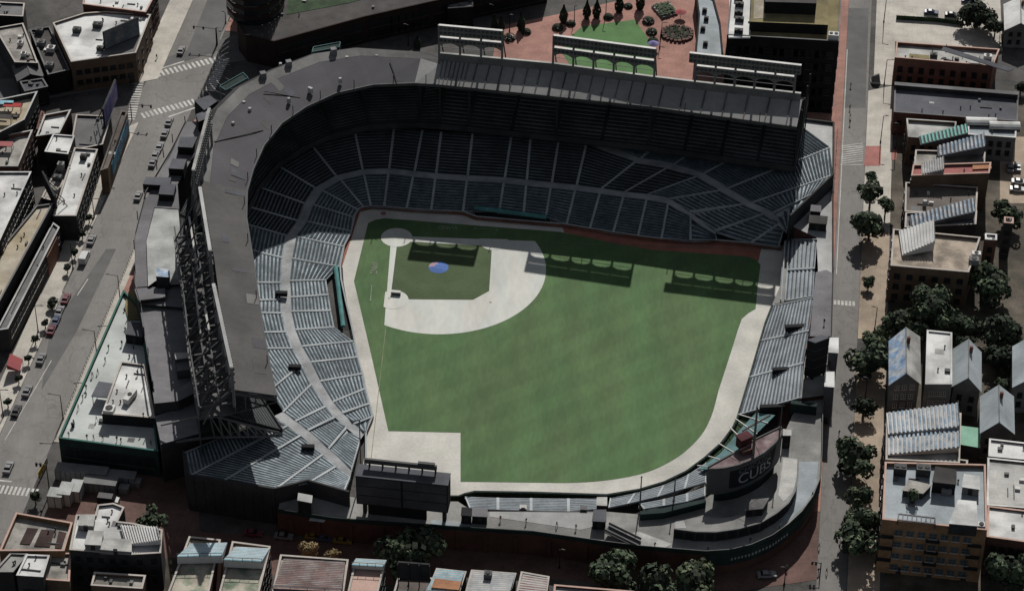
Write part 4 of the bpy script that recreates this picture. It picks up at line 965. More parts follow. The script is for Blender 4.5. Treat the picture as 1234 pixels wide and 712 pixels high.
def block(name, label, pts, h, roofm='pale_roof', wallm='brick', par=.7, cop='coping', cat='building', group=None, win=(), doors=(), z0=0, base=None):
    """pts: roof corners seen at height h, in the order near-left, near-right, far-right, far-left"""
    P = [U(x, y, h) for x, y in pts] if not isinstance(pts[0], Vector) else pts
    c = sum(P, Vector())/len(P); t = thing(name, label, cat, (c.x, c.y, z0), group)
    O, I = inset(P, .35)
    if area([V3(p) for p in P]) < 0: pass
    n = len(O); f = lambda v, z: Vector((v.x, v.y, z)); b = MB()
    for i in range(n):
        j = (i+1) % n
        b.face([f(O[i], z0), f(O[j], z0), f(O[j], h+par), f(O[i], h+par)]); b.face([f(I[j], h-.05), f(I[i], h-.05), f(I[i], h+par), f(I[j], h+par)]); b.face([f(O[i], h+par), f(O[j], h+par), f(I[j], h+par), f(I[i], h+par)])
    b.build('wall', wallm, t)
    b = MB(); b.face([f(p, h) for p in I]); b.build('roof', roofm, t)
    if cop:
        O2, I2 = inset(P, -.07)[1], inset(P, .42)[1]; b = MB()
        for i in range(n):
            j = (i+1) % n; b.hexa([f(O2[i], h+par+.003), f(O2[j], h+par+.003), f(I2[j], h+par+.003), f(I2[i], h+par+.003)], [f(O2[i], h+par+.13), f(O2[j], h+par+.13), f(I2[j], h+par+.13), f(I2[i], h+par+.13)])
        b.build('coping', cop, t)
    for (i, rows, cols, za, dz, *kw) in win:
        windows(t, f(P[i], 0), f(P[(i+1) % n], 0), rows, cols, za, dz, **(kw[0] if kw else {}))
    for (i, tt, *kw) in doors: door(t, f(P[i], 0), f(P[(i+1) % n], 0), tt, **(kw[0] if kw else {}))
    rg = random.Random(int(abs(c.x*13+c.y*7))); n0 = len(t.children)
    if 'stand' not in label and 'bench' not in label and h > 5:
        A = abs(area([V3(p) for p in P])); cc = sum(I, Vector())/n
        for k in range(max(3, min(11, int(A/32)))):
            i = rg.randrange(n); q = cc.lerp(I[i].lerp(I[(i+1) % n], rg.random()), rg.uniform(.25, .9)); kind = rg.random(); b = MB()
            if kind < .45: b.tube((q.x, q.y, h), (q.x, q.y, h+rg.uniform(.4, .9)), .16, n=6); b.tube((q.x, q.y, h+.7), (q.x, q.y, h+.95), .3, .1, n=6); b.build('vent_pipe', 'dark_steel', t)
            elif kind < .75: b.box((q.x, q.y, h+.3), (rg.uniform(.6, 1.4), rg.uniform(.6, 1.2), .6), AL); b.build('roof_hatch', rg.choice(['grey_wall', 'dark_steel', 'white_steel']), t)
            elif kind < .9:
                L = rg.uniform(2, 5); a_ = AL+rg.choice([0, math.pi/2]); d_ = Vector((math.cos(a_), math.sin(a_), 0))*L/2; b.bar((q.x-d_.x, q.y-d_.y, h+.18), (q.x+d_.x, q.y+d_.y, h+.18), .22, .22); b.build('roof_pipe', 'dark_steel', t)
            else:
                w_ = rg.uniform(1.2, 2.6); b.box((q.x, q.y, h+.012), (w_, w_*rg.uniform(.5, 1.5), .02), AL); b.build('roof_patch', rg.choice(['grey_roof', 'dark_roof', 'pale_roof']), t)
    return t, P
def gable(name, label, pts, he, hr, axis, roofm, wallm, win=(), cat='house', group=None):
    """pts: eave corners at he, near-left, near-right, far-right, far-left; axis 'y' = ridge runs away from the camera"""
    P = [U(x, y, he) for x, y in pts]; c = sum(P, Vector())/4; t = thing(name, label, cat, (c.x, c.y, 0), group)
    f = lambda v, z: Vector((v.x, v.y, z)); b = MB()
    a0, a1, a2, a3 = P
    if axis == 'y': r0, r1 = f((a0+a1)/2, hr), f((a2+a3)/2, hr)
    else: r0, r1 = f((a0+a3)/2, hr), f((a1+a2)/2, hr)
    for p, q in zip(P, P[1:]+P[:1]): b.face([f(p, 0), f(q, 0), f(q, he), f(p, he)])
    if axis == 'y': b.face([f(a0, he), f(a1, he), r0]); b.face([f(a2, he), f(a3, he), r1])
    else: b.face([f(a3, he), f(a0, he), r0]); b.face([f(a1, he), f(a2, he), r1])
    b.build('wall', wallm, t)
    b = MB(); b2 = MB(); oh = .45
    if axis == 'y':
        d = (r1-r0).normalized()*oh; s = (a1-a0); s.z = 0; s = s.normalized(); sl = (hr-he)/((a1-a0).length/2)
        L0, L1 = f(a0, he)-d-s*oh-Vector((0, 0, oh*sl)), f(a3, he)+d-s*oh-Vector((0, 0, oh*sl)); R0_, R1_ = f(a1, he)-d+s*oh-Vector((0, 0, oh*sl)), f(a2, he)+d+s*oh-Vector((0, 0, oh*sl)); q0, q1 = r0-d, r1+d
    else:
        d = (r1-r0).normalized()*oh; s = (a3-a0); s.z = 0; s = s.normalized(); sl = (hr-he)/((a3-a0).length/2)
        L0, L1 = f(a0, he)-d-s*oh-Vector((0, 0, oh*sl)), f(a1, he)+d-s*oh-Vector((0, 0, oh*sl)); R0_, R1_ = f(a3, he)-d+s*oh-Vector((0, 0, oh*sl)), f(a2, he)+d+s*oh-Vector((0, 0, oh*sl)); q0, q1 = r0-d, r1+d
    up = Vector((0, 0, .16))
    roofs = roofm if isinstance(roofm, tuple) else (roofm, roofm)
    b.hexa([L0+up*.1, L1+up*.1, q1+up*.1, q0+up*.1], [L0+up, L1+up, q1+up, q0+up], 0); b.hexa([R0_+up*.1, R1_+up*.1, q1+up*.1, q0+up*.1], [R0_+up, R1_+up, q1+up, q0+up], 1)
    b.bar(q0+up*1.2, q1+up*1.2, .3, .14, 2); b.build('roof', list(roofs)+['grey_wall'], t)
    for (i, rows, cols, za, dz, *kw) in win: windows(t, f(P[i], 0), f(P[(i+1) % 4], 0), rows, cols, za, dz, **(kw[0] if kw else {}))
    b = MB(); cc = r0.lerp(r1, .7); b.box((cc.x+.6, cc.y, hr+.5), (.8, .7, 2.0)); b.build('chimney', 'brick', t)
    return t, P
def unit(label, px, py, z, sx=2.2, sy=1.6, h=1.3, m='grey_wall', rz=AL, group=None):
    """rooftop air handler: cased body on feet with a fan ring on top"""
    p = U(px, py, z); t = thing('rooftop_unit', label, 'air conditioner', p, group)
    b = MB(); b.box((p.x, p.y, z+h/2+.15), (sx, sy, h), rz); b.build('casing', m, t)
    b = MB(); n = 2 if sx > 2.6 else 1; R = Matrix.Rotation(rz, 3, 'Z')
    for k in range(n):
        o = R @ Vector(((k-(n-1)/2)*sx/2, 0, 0)); q = Vector((p.x, p.y, z+h+.15))+o; b.tube(q, q+Vector((0, 0, .18)), min(sx/n, sy)*.36, n=10)
    b.build('fan', 'black_steel', t)
    b = MB()
    for x in (-1, 1): o = R @ Vector((x*sx*.38, 0, 0)); b.box((p.x+o.x, p.y+o.y, z+.08), (.2, sy*.9, .16), rz)
    b.build('feet', 'dark_steel', t); return t
def roof_stand(label, pts, z, rise, n, m1, m2, axis='x', group='rooftop stands around the ballpark', m3='dark_steel'):
    """stepped benches on a roof: pts = near-left, near-right, far-right, far-left at height z; axis x: steps climb to the right, y: towards the camera"""
    P = [U(x, y, z) for x, y in pts]; c = sum(P, Vector())/4; t = thing('rooftop_bleachers', label, 'bleachers', (c.x, c.y, z), group)
    nl, nr, fr, fl = P
    b = MB(); f = lambda v, zz: Vector((v.x, v.y, zz)); b2 = MB()
    for i in range(n):
        t0, t1 = i/n, (i+1)/n
        if axis == 'x': q = [nl.lerp(nr, t0), nl.lerp(nr, t1), fl.lerp(fr, t1), fl.lerp(fr, t0)]
        else: q = [fl.lerp(nl, t0), fl.lerp(nl, t1), fr.lerp(nr, t1), fr.lerp(nr, t0)]
        h = z+.25+rise*t1
        b.hexa([f(p, z+.02) for p in q], [f(p, h) for p in q], 0)
        w0, w1 = .45, .98
        if axis == 'x': k = [q[0].lerp(q[1], w0), q[0].lerp(q[1], w1), q[3].lerp(q[2], w1), q[3].lerp(q[2], w0)]
        else: k = [q[0].lerp(q[1], w0), q[0].lerp(q[1], w1), q[3].lerp(q[2], w1), q[3].lerp(q[2], w0)]
        b2.hexa([f(p, h+.01) for p in k], [f(p, h+(.38 if axis == 'x' else .1)) for p in k], 0)
    b.build('steps', m1, t); b2.build('benches', m2, t)
    b3 = MB()
    hi = (nr, fr) if axis == 'x' else (nl, nr)
    for k in range(5): p = hi[0].lerp(hi[1], k/4); b3.bar((p.x, p.y, z+rise), (p.x, p.y, z+rise+1.2), .1)
    b3.bar(f(hi[0], z+rise+1.2), f(hi[1], z+rise+1.2), .1); b3.build('railing', m3, t)
    return t
dm('corrugated', (.3, .32, .33), var=.2); dm('bench_white', (.62, .62, .61), var=.12, stain=.2); dm('bench_blue', (.22, .3, .38), var=.3, c2=(.42, .44, .46), sscale=.3); dm('bench_teal', (.2, .45, .4), var=.2); dm('bench_sky', (.25, .44, .52), var=.25); dm('bench_brown', (.25, .15, .13), var=.3, c2=(.33, .27, .25), sscale=.2); dm('bench_grey', (.36, .37, .38), var=.2, c2=(.5, .48, .46), sscale=.3); dm('step_dark', (.1, .1, .11), var=.3); dm('step_grey', (.3, .3, .3), var=.3, stain=.3)
K = dict
# ---- right side, from the top of the picture down
block('brick_building', 'long dark brick building with a pink parapet and a slanting metal canopy on its roof', [(1078, 73), (1196, 83), (1204, 63), (1080, 54)], 9.5, 'pale_roof', 'brick', 1.0, 'pink_coping', win=[(0, 2, 9, 3.2, 3.4, K(w=1.5, h=2.0))], doors=[(0, .2)])
b = MB(); p = [U(1137, 57, 11.6), U(1222, 84, 11.6), U(1215, 87, 11.3), U(1134, 61, 11.3)]; b.hexa(p, [q+Vector((0, 0, .2)) for q in p]); o = thing('roof_canopy', 'long slanting grey metal canopy lying across the pink-edged brick roof', 'canopy', U(1180, 72, 9.5))
b.build('canopy_sheet', 'slate_roof', o); b = MB()
for x, y in ((1140, 60), (1160, 67), (1180, 74), (1196, 79)): q = U(x, y, 9.5); b.bar(q, q+Vector((0, 0, 1.9)), .18)
b.build('posts', 'dark_steel', o)
b = MB(); p = [U(1096, 65, 9.7), U(1120, 67, 9.7), U(1120, 71.5, 9.7), U(1096, 70, 9.7)]; b.prism(p, 9.55, 9.75); tag(b.build('roof_planter', 'olive_roof'), 'flat olive green planted bed on the pink-edged brick roof', 'planter')
unit('dark unit between the planted bed and the white patch of the pink-edged roof', 1125, 69, 9.5, 2.2, 1.6, 1.2, 'dark_steel')
unit('white boxy unit at the right end of the pink-edged brick roof', 1190, 71, 9.5, 2.4, 1.6, 1.2, 'white_paint')
t, P = block('flat_roofed_building', 'wide building with a plain slate blue roof and raised pale rear edge', [(1077, 137), (1226, 148), (1227, 113), (1078, 101)], 7.5, 'slate_roof', 'dark_brick', .5, 'grey_roof', win=[(0, 1, 8, 4.5, 3, K(w=1.4, h=1.6))])
b = MB(); q = [U(1078, 99.5, 9.2), U(1227, 111.5, 9.2), U(1227, 114.5, 9.2), U(1078, 102.5, 9.2)]; b.prism(q, 7.6, 9.2, 0, 1); b.build('rear_ledge', ['dark_wall', 'grey_roof'], t)
block('flat_roofed_building', 'low building with a pale tapered roof under the teal rooftop benches', [(1094, 168), (1150, 172), (1152, 150), (1092, 146)], 9, 'pale_roof', 'brown_brick', .8, 'pale_roof', win=[(3, 2, 3, 3, 3.2), (0, 2, 5, 3, 3.2)])
roof_stand('teal green rooftop benches sloping behind the pale tapered roof', [(1109, 176), (1165, 171), (1163, 160), (1107, 166)], 10, 2.5, 13, 'step_dark', 'bench_teal')
block('flat_roofed_building', 'pale cluttered roof with rounded white covers at the upper end of the row', [(1166, 164), (1224, 168), (1225, 150), (1166, 146)], 8, 'blue_roof', 'grey_wall', .5, 'white_roof', win=[(0, 2, 5, 3, 3)])
for i, (x, y, l) in enumerate(((1182, 149, 'white rounded roof cover, left of the two at the upper end of the row'), (1210, 154, 'white rounded roof cover, right of the two at the upper end of the row'))):
    p = U(x, y, 8); t = thing('roof_cover', l, 'roof cover', p); b = MB()
    for k in range(8):
        a0, a1 = math.pi*k/8, math.pi*(k+1)/8
        A = [(p.x-4.5, p.y+2*math.cos(a), 8+1.8*math.sin(a)) for a in (a0, a1)]; B = [(p.x+4.5, p.y+2*math.cos(a), 8+1.8*math.sin(a)) for a in (a0, a1)]
        b.face([A[0], B[0], B[1], A[1]])
    b.face([(p.x-4.5, p.y+2*math.cos(math.pi*k/8), 8+1.8*math.sin(math.pi*k/8)) for k in range(9)]); b.face([(p.x+4.5, p.y+2*math.cos(math.pi*k/8), 8+1.8*math.sin(math.pi*k/8)) for k in range(9)])
    b.build('cover', 'white_roof', t); b = MB(); b.box((p.x, p.y-2.1, 8.5), (8.6, .2, .9)); b.build('kerb', 'dark_steel', t)
block('greystone_building', 'narrow dark fronted building with blue grey rooftop benches below the teal ones', [(1101, 206), (1186, 206), (1187, 186), (1103, 183)], 11, 'dirty_roof', 'dark_brick', .6, 'coping', win=[(3, 3, 3, 3, 3.2)])
roof_stand('blue grey rooftop benches in two stepped blocks below the teal ones', [(1130, 190), (1186, 186), (1184, 170), (1129, 178)], 12.5, 2.2, 12, 'step_dark', 'bench_blue')
block('painted_building', 'grey brick building with five dark windows, red roof deck and ribbed grey cover', [(1098, 214), (1192, 211), (1194, 198), (1100, 201)], 12, 'red_deck', 'brown_brick', .6, 'pink_coping', win=[(0, 1, 5, 8.2, 3, K(w=1.3, h=1.6, m0=9)), (0, 1, 3, 4.2, 3, K(w=1.3, h=1.6, m0=5)), (3, 3, 2, 3, 3.2)])
roof_stand('ribbed pale grey stand at the left end of the red roof deck', [(1110, 212), (1137, 210), (1136, 195), (1110, 198)], 12.3, 1.2, 9, 'step_grey', 'bench_grey')
b = MB(); b.prism([U(x, y, 12.4) for x, y in [(1172, 204), (1195, 203), (1194, 197), (1172, 198)]], 12.2, 12.4); tag(b.build('deck_mat', 'orange_deck'), 'orange mat at the right end of the red roof deck', 'mat')
t, P = block('flat_roofed_building', 'building with a bare grey brown roof and one small chimney below the red roof deck', [(1090, 257), (1176, 262), (1178, 228), (1091, 222)], 8.5, 'brown_roof', 'dark_brick', .6, 'coping', win=[(3, 2, 4, 3, 3.2)])
b = MB(); p = U(1114, 248, 8.5); b.box((p.x, p.y, 9.4), (1, 1, 1.9)); b.build('chimney', 'light_deck', t)
block('flat_roofed_building', 'dark building carrying a crooked run of blue and white rooftop benches', [(1090, 276), (1176, 272), (1177, 256), (1091, 258)], 10, 'grey_deck', 'dark_wall', .5, 'coping', win=[(0, 2, 6, 3, 3.2)])
roof_stand('crooked blue and white striped rooftop benches above the corner building', [(1097, 275), (1174, 263), (1172, 247), (1095, 262)], 10.6, 1.8, 16, 'step_dark', 'bench_blue')
t, P = block('corner_building', 'dark brown three storey corner building with a white ribbed stand on its roof', [(1073, 323), (1167, 331), (1181, 289), (1076, 279)], 11.5, 'tan_roof', 'brown_brick', .8, 'coping', win=[(0, 1, 6, 9.0, 3.3, K(w=1.6, h=1.7)), (0, 1, 6, 5.6, 3.3, K(w=1.6, h=1.7)), (0, 1, 6, 2.2, 3.3, K(w=1.6, h=1.7)), (3, 3, 4, 2.4, 3.3, K(w=1.3, h=1.7))], doors=[(0, .08)])
roof_stand('white ribbed rooftop stand, the largest, on the brown corner building', [(1087, 309), (1125, 302), (1124, 276), (1083, 280)], 12, 2.6, 11, 'bench_white', 'bench_white')
unit('grey unit in a corner of the tan patch of the corner roof', 1173, 318, 11.5, 2.6, 2.0, 1.8, 'grey_wall'); unit('pale unit beside the grey one near the right edge of the corner roof', 1176, 309, 11.5, 2.4, 1.6, 1.2, 'white_steel')
block('brick_tower_house', 'small dark red brick tower with pale cap right of the corner building', [(1187, 290), (1201, 291), (1201, 284), (1187, 283)], 12, 'white_roof', 'brick', .4, 'white_roof', win=[(0, 3, 1, 3, 3)])
block('narrow_house', 'tall narrow dark house with pink flat cap at the right edge', [(1210, 270), (1221, 271), (1221, 264), (1210, 263)], 12, 'pale_roof', 'dark_wall', .4, 'pink_coping', win=[(0, 3, 1, 3, 3)])
gable('gabled_house', 'white gabled house at the top right corner of the view', [(1212, 36), (1246, 37), (1246, 6), (1211, 6)], 6.5, 9.2, 'y', 'white_roof', 'grey_wall', win=[(0, 2, 3, 2.2, 2.8, K(w=1.1, h=1.4))])
gable('gabled_house', 'gabled house whose left roof slope is painted in faded blue letters', [(1073, 462), (1108, 461), (1107, 406), (1073, 411)], 9.5, 13, 'y', ('mural_blue', 'pale_roof'), 'grey_wall', win=[(0, 3, 3, 2.2, 3.0, K(w=1.2, h=1.5, kind='w'))])
block('flat_white_house', 'house with a plain white flat roof next to the painted gable', [(1115, 464), (1147, 464), (1147, 402), (1117, 399)], 11, 'white_roof', 'grey_wall', .3, 'white_roof', win=[(0, 3, 3, 2.2, 3.0, K(w=1.3, h=1.4, kind='w'))])
gable('gabled_house', 'grey gabled house with one dark bay, between the white flat roof and the garden trees', [(1149, 464), (1181, 470), (1181, 424), (1150, 421)], 9, 12.5, 'y', 'blue_roof', 'grey_wall', win=[(0, 2, 2, 2.5, 3.0)])
gable('gabled_house', 'pale gabled house with crossed dormers standing lowest by the mint green roof', [(1183, 520), (1221, 521), (1220, 478), (1183, 478)], 9, 12.5, 'y', 'blue_roof', 'grey_wall', win=[(0, 2, 2, 3, 3.0, K(w=1.2, h=1.4))])
gable('gabled_house', 'pale house cut by the right edge beside the garden', [(1222, 465), (1262, 465), (1262, 415), (1222, 418)], 9, 12, 'y', 'blue_roof', 'grey_wall', win=[(0, 2, 2, 3, 3.0)])
b = MB(); pts = [U(x, y, 5) for x, y in [(1156, 534), (1180, 538), (1180, 518), (1156, 515)]]; t = thing('garden_shed', 'small shed with a mint green roof', 'shed', U(1168, 530, 0))
b.prism(pts, 0, 4.7); b.build('wall', 'grey_wall', t); b = MB(); q = inset(pts, -.3)[1]; b.hexa([Vector((p.x, p.y, 4.72)) for p in q], [Vector((p.x, p.y, 4.95+.5*(i in (2, 3)))) for i, p in enumerate(q)]); b.build('roof', 'mint', t)
t, P = block('flat_roofed_building', 'building hidden under a wide striped blue and white rooftop stand', [(1067, 556), (1156, 560), (1158, 500), (1068, 500)], 12, 'pale_roof', 'brown_brick', .6, 'coping', win=[(0, 2, 5, 4, 3.2), (3, 3, 5, 3, 3.2)])
roof_stand('upper wide block of blue and white striped rooftop benches', [(1070, 524), (1155, 521), (1153, 493), (1068, 499)], 13, 1.6, 17, 'bench_white', 'bench_blue')
roof_stand('lower wide block of blue and white striped rooftop benches', [(1070, 549), (1155, 545), (1155, 523), (1070, 526)], 12.4, 1.4, 16, 'bench_white', 'bench_blue')
t, P = block('apartment_building', 'big orange brown brick apartment block with a pale blue flat roof at the street corner', [(1063, 629), (1189, 642), (1187, 563), (1066, 560)], 16, 'blue_roof', 'tan_brick', .9, 'pink_coping', win=[(0, 4, 7, 2.2, 3.7, K(w=1.9, h=1.7, kind='gp', m0=3.2)), (3, 4, 5, 2.4, 3.6)], doors=[(0, .22), (0, .52), (0, .85)])
f = lambda v, z: Vector((v.x, v.y, z))
for tt in (.06, .5, .9):
    a = P[0].lerp(P[1], tt); b = MB(); d = (P[1]-P[0]).normalized(); n = Vector((d.y, -d.x, 0))
    for z in (4.6, 8.3, 12.0): b.hexa([f(a-d*1.6+n*.05, z), f(a+d*1.6+n*.05, z), f(a+d*1.6+n*1.2, z), f(a-d*1.6+n*1.2, z)], [f(a-d*1.6+n*.05, z+.2), f(a+d*1.6+n*.05, z+.2), f(a+d*1.6+n*1.2, z+.2), f(a-d*1.6+n*1.2, z+.2)]); b.bar(f(a-d*1.6+n*1.2, z+1), f(a+d*1.6+n*1.2, z+1), .1)
    for s in (-1.6, 1.6): b.bar(f(a+d*s+n*1.2, 4.6), f(a+d*s+n*1.2, 13), .12)
    b.build('balconies', 'black_steel', t)
rbox('roof_penthouse', 'white-topped penthouse on the apartment block\'s pale blue roof', 'penthouse', [(1144, 630), (1178, 633), (1176, 604), (1155, 602)], 16, 19.5, 'white_roof', 'dark_wall')
rbox('roof_penthouse', 'dark shaded penthouse behind the tree tub on the pale blue roof', 'penthouse', [(1124, 580), (1152, 583), (1152, 566), (1128, 562)], 16, 19.5, 'dark_roof', 'black_wall')
unit('dark unit left of the shaded penthouse on the pale blue roof', 1112, 571, 16, 3.4, 2.4, 2.2, 'dark_steel'); unit('dark boxy unit at the upper left corner of the pale blue roof', 1084, 571, 16, 3.0, 2.2, 2.4, 'black_steel'); unit('grey unit between the shaded and the white-topped penthouse', 1140, 594, 16, 2.4, 2.0, 1.8, 'grey_wall'); unit('small pale unit right of the white-topped penthouse', 1182, 636, 16, 1.6, 1.6, 1.2, 'white_steel')
rbox('roof_penthouse', 'low pale plank-roofed hut at the upper left of the apartment roof', 'penthouse', [(1088, 590), (1112, 594), (1122, 584), (1096, 578)], 16, 18, 'dirty_roof', 'dark_wall')
rbox('roof_penthouse', 'narrow pale hut at the right rear corner of the apartment roof', 'penthouse', [(1160, 586), (1180, 589), (1180, 574), (1162, 571)], 16, 18.4, 'white_roof', 'grey_wall')
p = U(1099, 604, 16); q = thing('roof_tree', 'small round tree in a tub on the pale blue roof', 'potted tree', p); b = MB(); b.tube(p, p+Vector((0, 0, .8)), .7, .8, 10); b.tube(p, p+Vector((0, 0, 1.6)), .12); b.build('tub', 'dark_wall', q); b = MB(); rg = random.Random(4)
for k in range(150):
    d = Vector((rg.gauss(0, 1), rg.gauss(0, 1), rg.gauss(0, .8))).normalized(); v = p+Vector((0, 0, 2.2))+d*rg.uniform(.8, 1.6); u_ = d.orthogonal().normalized(); w_ = d.cross(u_); b.face([v-u_*.35, v-w_*.35, v+u_*.35, v+w_*.35])
b.build('foliage', 'leaf', q)
t = thing('roof_pergola', 'low grey pergola by the front edge of the pale blue roof', 'pergola', U(1103, 625, 16))
b = MB(); p = [U(1082, 626, 17.5), U(1127, 631, 17.5), U(1127, 624, 17.5), U(1083, 619, 17.5)]
for k in range(9): b.bar(p[0].lerp(p[1], k/8), p[3].lerp(p[2], k/8), .25)
b.bar(p[0], p[1], .3); b.bar(p[3], p[2], .3); b.build('slats', 'grey_deck', t); b = MB()
for q in p: b.bar(q, f(q, 16), .25)
b.build('posts', 'dark_steel', t)
block('flat_roofed_building', 'long building with a stained white roof right of the apartment block', [(1189, 610), (1240, 614), (1240, 558), (1190, 553)], 11, 'pale_roof', 'dark_brick', .4, 'white_roof', win=[(0, 2, 4, 3, 3.2)])
block('flat_roofed_building', 'low white roofed wing at the far end of the stained roof', [(1191, 551), (1244, 556), (1244, 536), (1192, 530)], 11, 'white_roof', 'dark_brick', .4, 'white_roof')
block('flat_roofed_building', 'clean bright grey roofed building below the stained roof', [(1189, 648), (1240, 655), (1240, 617), (1190, 611)], 11.8, 'white_roof', 'dark_brick', .4, 'pink_coping', win=[(0, 3, 4, 2.5, 3.2)])
block('back_building', 'small grey cluttered roof squeezed behind the striped stands', [(1148, 574), (1165, 576), (1166, 556), (1150, 554)], 10, 'grey_roof', 'grey_wall', .4, 'coping')
dm('well_dark', (.05, .03, .028), var=.4)
# ---- bottom street, left to right
t, P = block('corner_building', 'building with a pinkish roof sunk in three dark pits at the lower left corner', [(0, 668), (78, 668), (88, 634), (20, 622)], 9, 'dirty_roof', 'tan_brick', 1.2, 'pink_coping', win=[(0, 2, 5, 3, 3.2)])
for i, q in enumerate(([(24, 655), (36, 656), (46, 637), (33, 636)], [(41, 658), (60, 659), (66, 639), (50, 638)], [(66, 660), (74, 661), (80, 642), (71, 640)])):
    b = MB(); b.prism([U(x, y, 9.05) for x, y in q], 9.01, 9.2); b.build('roof_well', 'well_dark', t)
block('annex_building', 'rear building with a tilted white roof plate in front of the pinkish roof', [(20, 694), (52, 696), (60, 670), (32, 669)], 11, 'white_roof', 'dark_wall', .3, 'white_roof', win=[(0, 2, 3, 3, 3.2)])
block('annex_building', 'low pale cluttered back roof between the tilted white plate and the turreted building', [(54, 700), (84, 702), (86, 668), (62, 668)], 8, 'dirty_roof', 'brown_brick', .5, 'pink_coping')
block('annex_building', 'grey shed roof at the far lower left behind the tilted white plate', [(-8, 690), (16, 690), (34, 668), (13, 667)], 9.5, 'pale_roof', 'dark_wall', .3, 'pale_roof')
t, P = block('turreted_building', 'white roofed building with rounded front bay and stepped dark rear walls', [(84, 664), (158, 670), (194, 668), (196, 640), (160, 632), (142, 630), (150, 613), (137, 608), (118, 610), (115, 622), (92, 622)], 11, 'white_roof', 'dark_wall', .5, 'coping', win=[(0, 3, 5, 2.5, 3.2, K(w=1.3, h=1.6)), (1, 3, 2, 2.5, 3.2)])
rbox('roof_penthouse', 'taller grey penthouse in the middle of the turreted building', 'penthouse', [(102, 655), (121, 656), (124, 640), (107, 639)], 11, 13.5, 'pale_roof', 'grey_wall')
rbox('roof_penthouse', 'flat grey penthouse beside the taller one on the turreted building', 'penthouse', [(120, 661), (158, 664), (158, 650), (126, 648)], 11, 12.6, 'pale_roof', 'grey_wall')
rbox('roof_penthouse', 'small domed-looking penthouse at the left front of the turreted building', 'penthouse', [(94, 632), (112, 633), (114, 621), (97, 620)], 11, 13, 'pale_roof', 'grey_wall')
roof_stand('rounded white ribbed stand on the turreted building', [(152, 658), (194, 656), (190, 640), (145, 634)], 11.6, 1.0, 14, 'bench_white', 'bench_white')
block('annex_building', 'small flat building with a pink stained roof at the very bottom, below the turreted one', [(110, 708), (172, 712), (176, 696), (114, 692)], 8, 'dirty_roof', 'brown_brick', .8, 'coping')
t, P = block('twin_house', 'pair building, left half, with mottled green stained roof and striped front benches', [(200, 722), (250, 724), (266, 652), (228, 648)], 11, 'mottled_roof', 'brick', .5, 'coping')
t, P = block('twin_house', 'pair building, right half, with mottled roof, red side wall and striped front benches', [(262, 724), (310, 726), (326, 660), (280, 654)], 11, 'mottled_roof', 'brick', .5, 'coping', win=[(1, 3, 6, 2.5, 3.2)])
roof_stand('blue striped benches on the left half of the mottled pair', [(214, 679), (268, 678), (274, 655), (230, 656)], 11.5, 2.0, 9, 'bench_white', 'bench_sky', 'y')
roof_stand('blue striped benches on the right half of the mottled pair', [(270, 683), (316, 685), (325, 662), (284, 660)], 11.5, 2.0, 9, 'bench_white', 'bench_sky', 'y')
t, P = block('flat_roofed_building', 'building covered by brown red striped benches beside the mottled pair', [(325, 730), (412, 730), (420, 676), (338, 670)], 11, 'dirty_roof', 'brick', .5, 'coping')
roof_stand('broad brown red striped rooftop benches with a pale centre aisle', [(330, 722), (412, 726), (416, 678), (342, 674)], 11.4, 3.2, 17, 'step_dark', 'bench_brown', 'y')
block('flat_roofed_building', 'narrow building with a pink flat roof and blue front benches', [(416, 728), (452, 730), (464, 680), (428, 676)], 11, 'pink_coping', 'grey_wall', .4, 'coping', win=[(1, 3, 4, 2.5, 3.2)])
roof_stand('short sky blue benches at the front of the pink flat roof', [(424, 685), (462, 687), (466, 676), (429, 674)], 11.4, .9, 4, 'bench_white', 'bench_sky', 'y')
t = thing('rooftop_screen', 'upright dark rooftop screen facing away, in front of the leafy tree', 'screen', U(500, 696, 8))
b = MB(); p, q = U(480, 694, 11), U(518, 697, 11); b.bar(p+Vector((0, 0, 2.2)), q+Vector((0, 0, 2.2)), .5, 5); b.build('panel', 'dark_wall', t); b = MB()
for k in range(4): c = p.lerp(q, k/3); b.bar(c+Vector((0, -.5, -3)), c+Vector((0, -.5, 4.6)), .25)
b.build('frame', 'black_steel', t)
block('flat_roofed_building', 'low dark flat building under the upright rooftop screen', [(470, 730), (518, 732), (522, 698), (480, 696)], 8.5, 'brown_roof', 'dark_wall', .5, 'coping')
block('flat_roofed_building', 'building with salmon and pale blue striped roof at the bottom edge', [(508, 730), (548, 732), (562, 690), (526, 686)], 11, 'dirty_roof', 'grey_wall', .4, 'coping')
roof_stand('pale blue rooftop benches with a salmon middle band', [(512, 724), (550, 726), (560, 690), (527, 687)], 11.3, 2.4, 10, 'bench_sky', 'bench_grey', 'y')
b = MB(); p = [U(520, 708, 14), U(553, 711, 14), U(556, 701, 14), U(524, 697, 14)]; b.hexa(p, [v+Vector((0, 0, .2)) for v in p]); o = thing('roof_awning', 'flat salmon awning over the pale blue rooftop benches', 'awning', U(538, 704, 11.5)); b.build('cloth', 'orange_deck', o); b = MB()
for v in p: b.bar(v, f(v, 11.6), .15)
b.build('posts', 'steel', o)
block('flat_roofed_building', 'building with corrugated grey rooftop benches and one chimney box', [(556, 732), (610, 734), (622, 692), (568, 688)], 11, 'dirty_roof', 'grey_wall', .4, 'coping')
roof_stand('corrugated grey rooftop benches between the salmon awning and the last white benches', [(560, 728), (612, 730), (621, 692), (570, 689)], 11.3, 2.2, 13, 'corrugated', 'bench_grey', 'y')
unit('small dark box on the corrugated grey benches', 588, 696, 12.2, 1.8, 1.6, 1.6, 'dark_steel')
block('flat_roofed_building', 'building under the white and brown striped benches on the bottom edge', [(618, 734), (656, 736), (662, 696), (628, 690)], 11, 'dirty_roof', 'grey_wall', .4, 'coping')
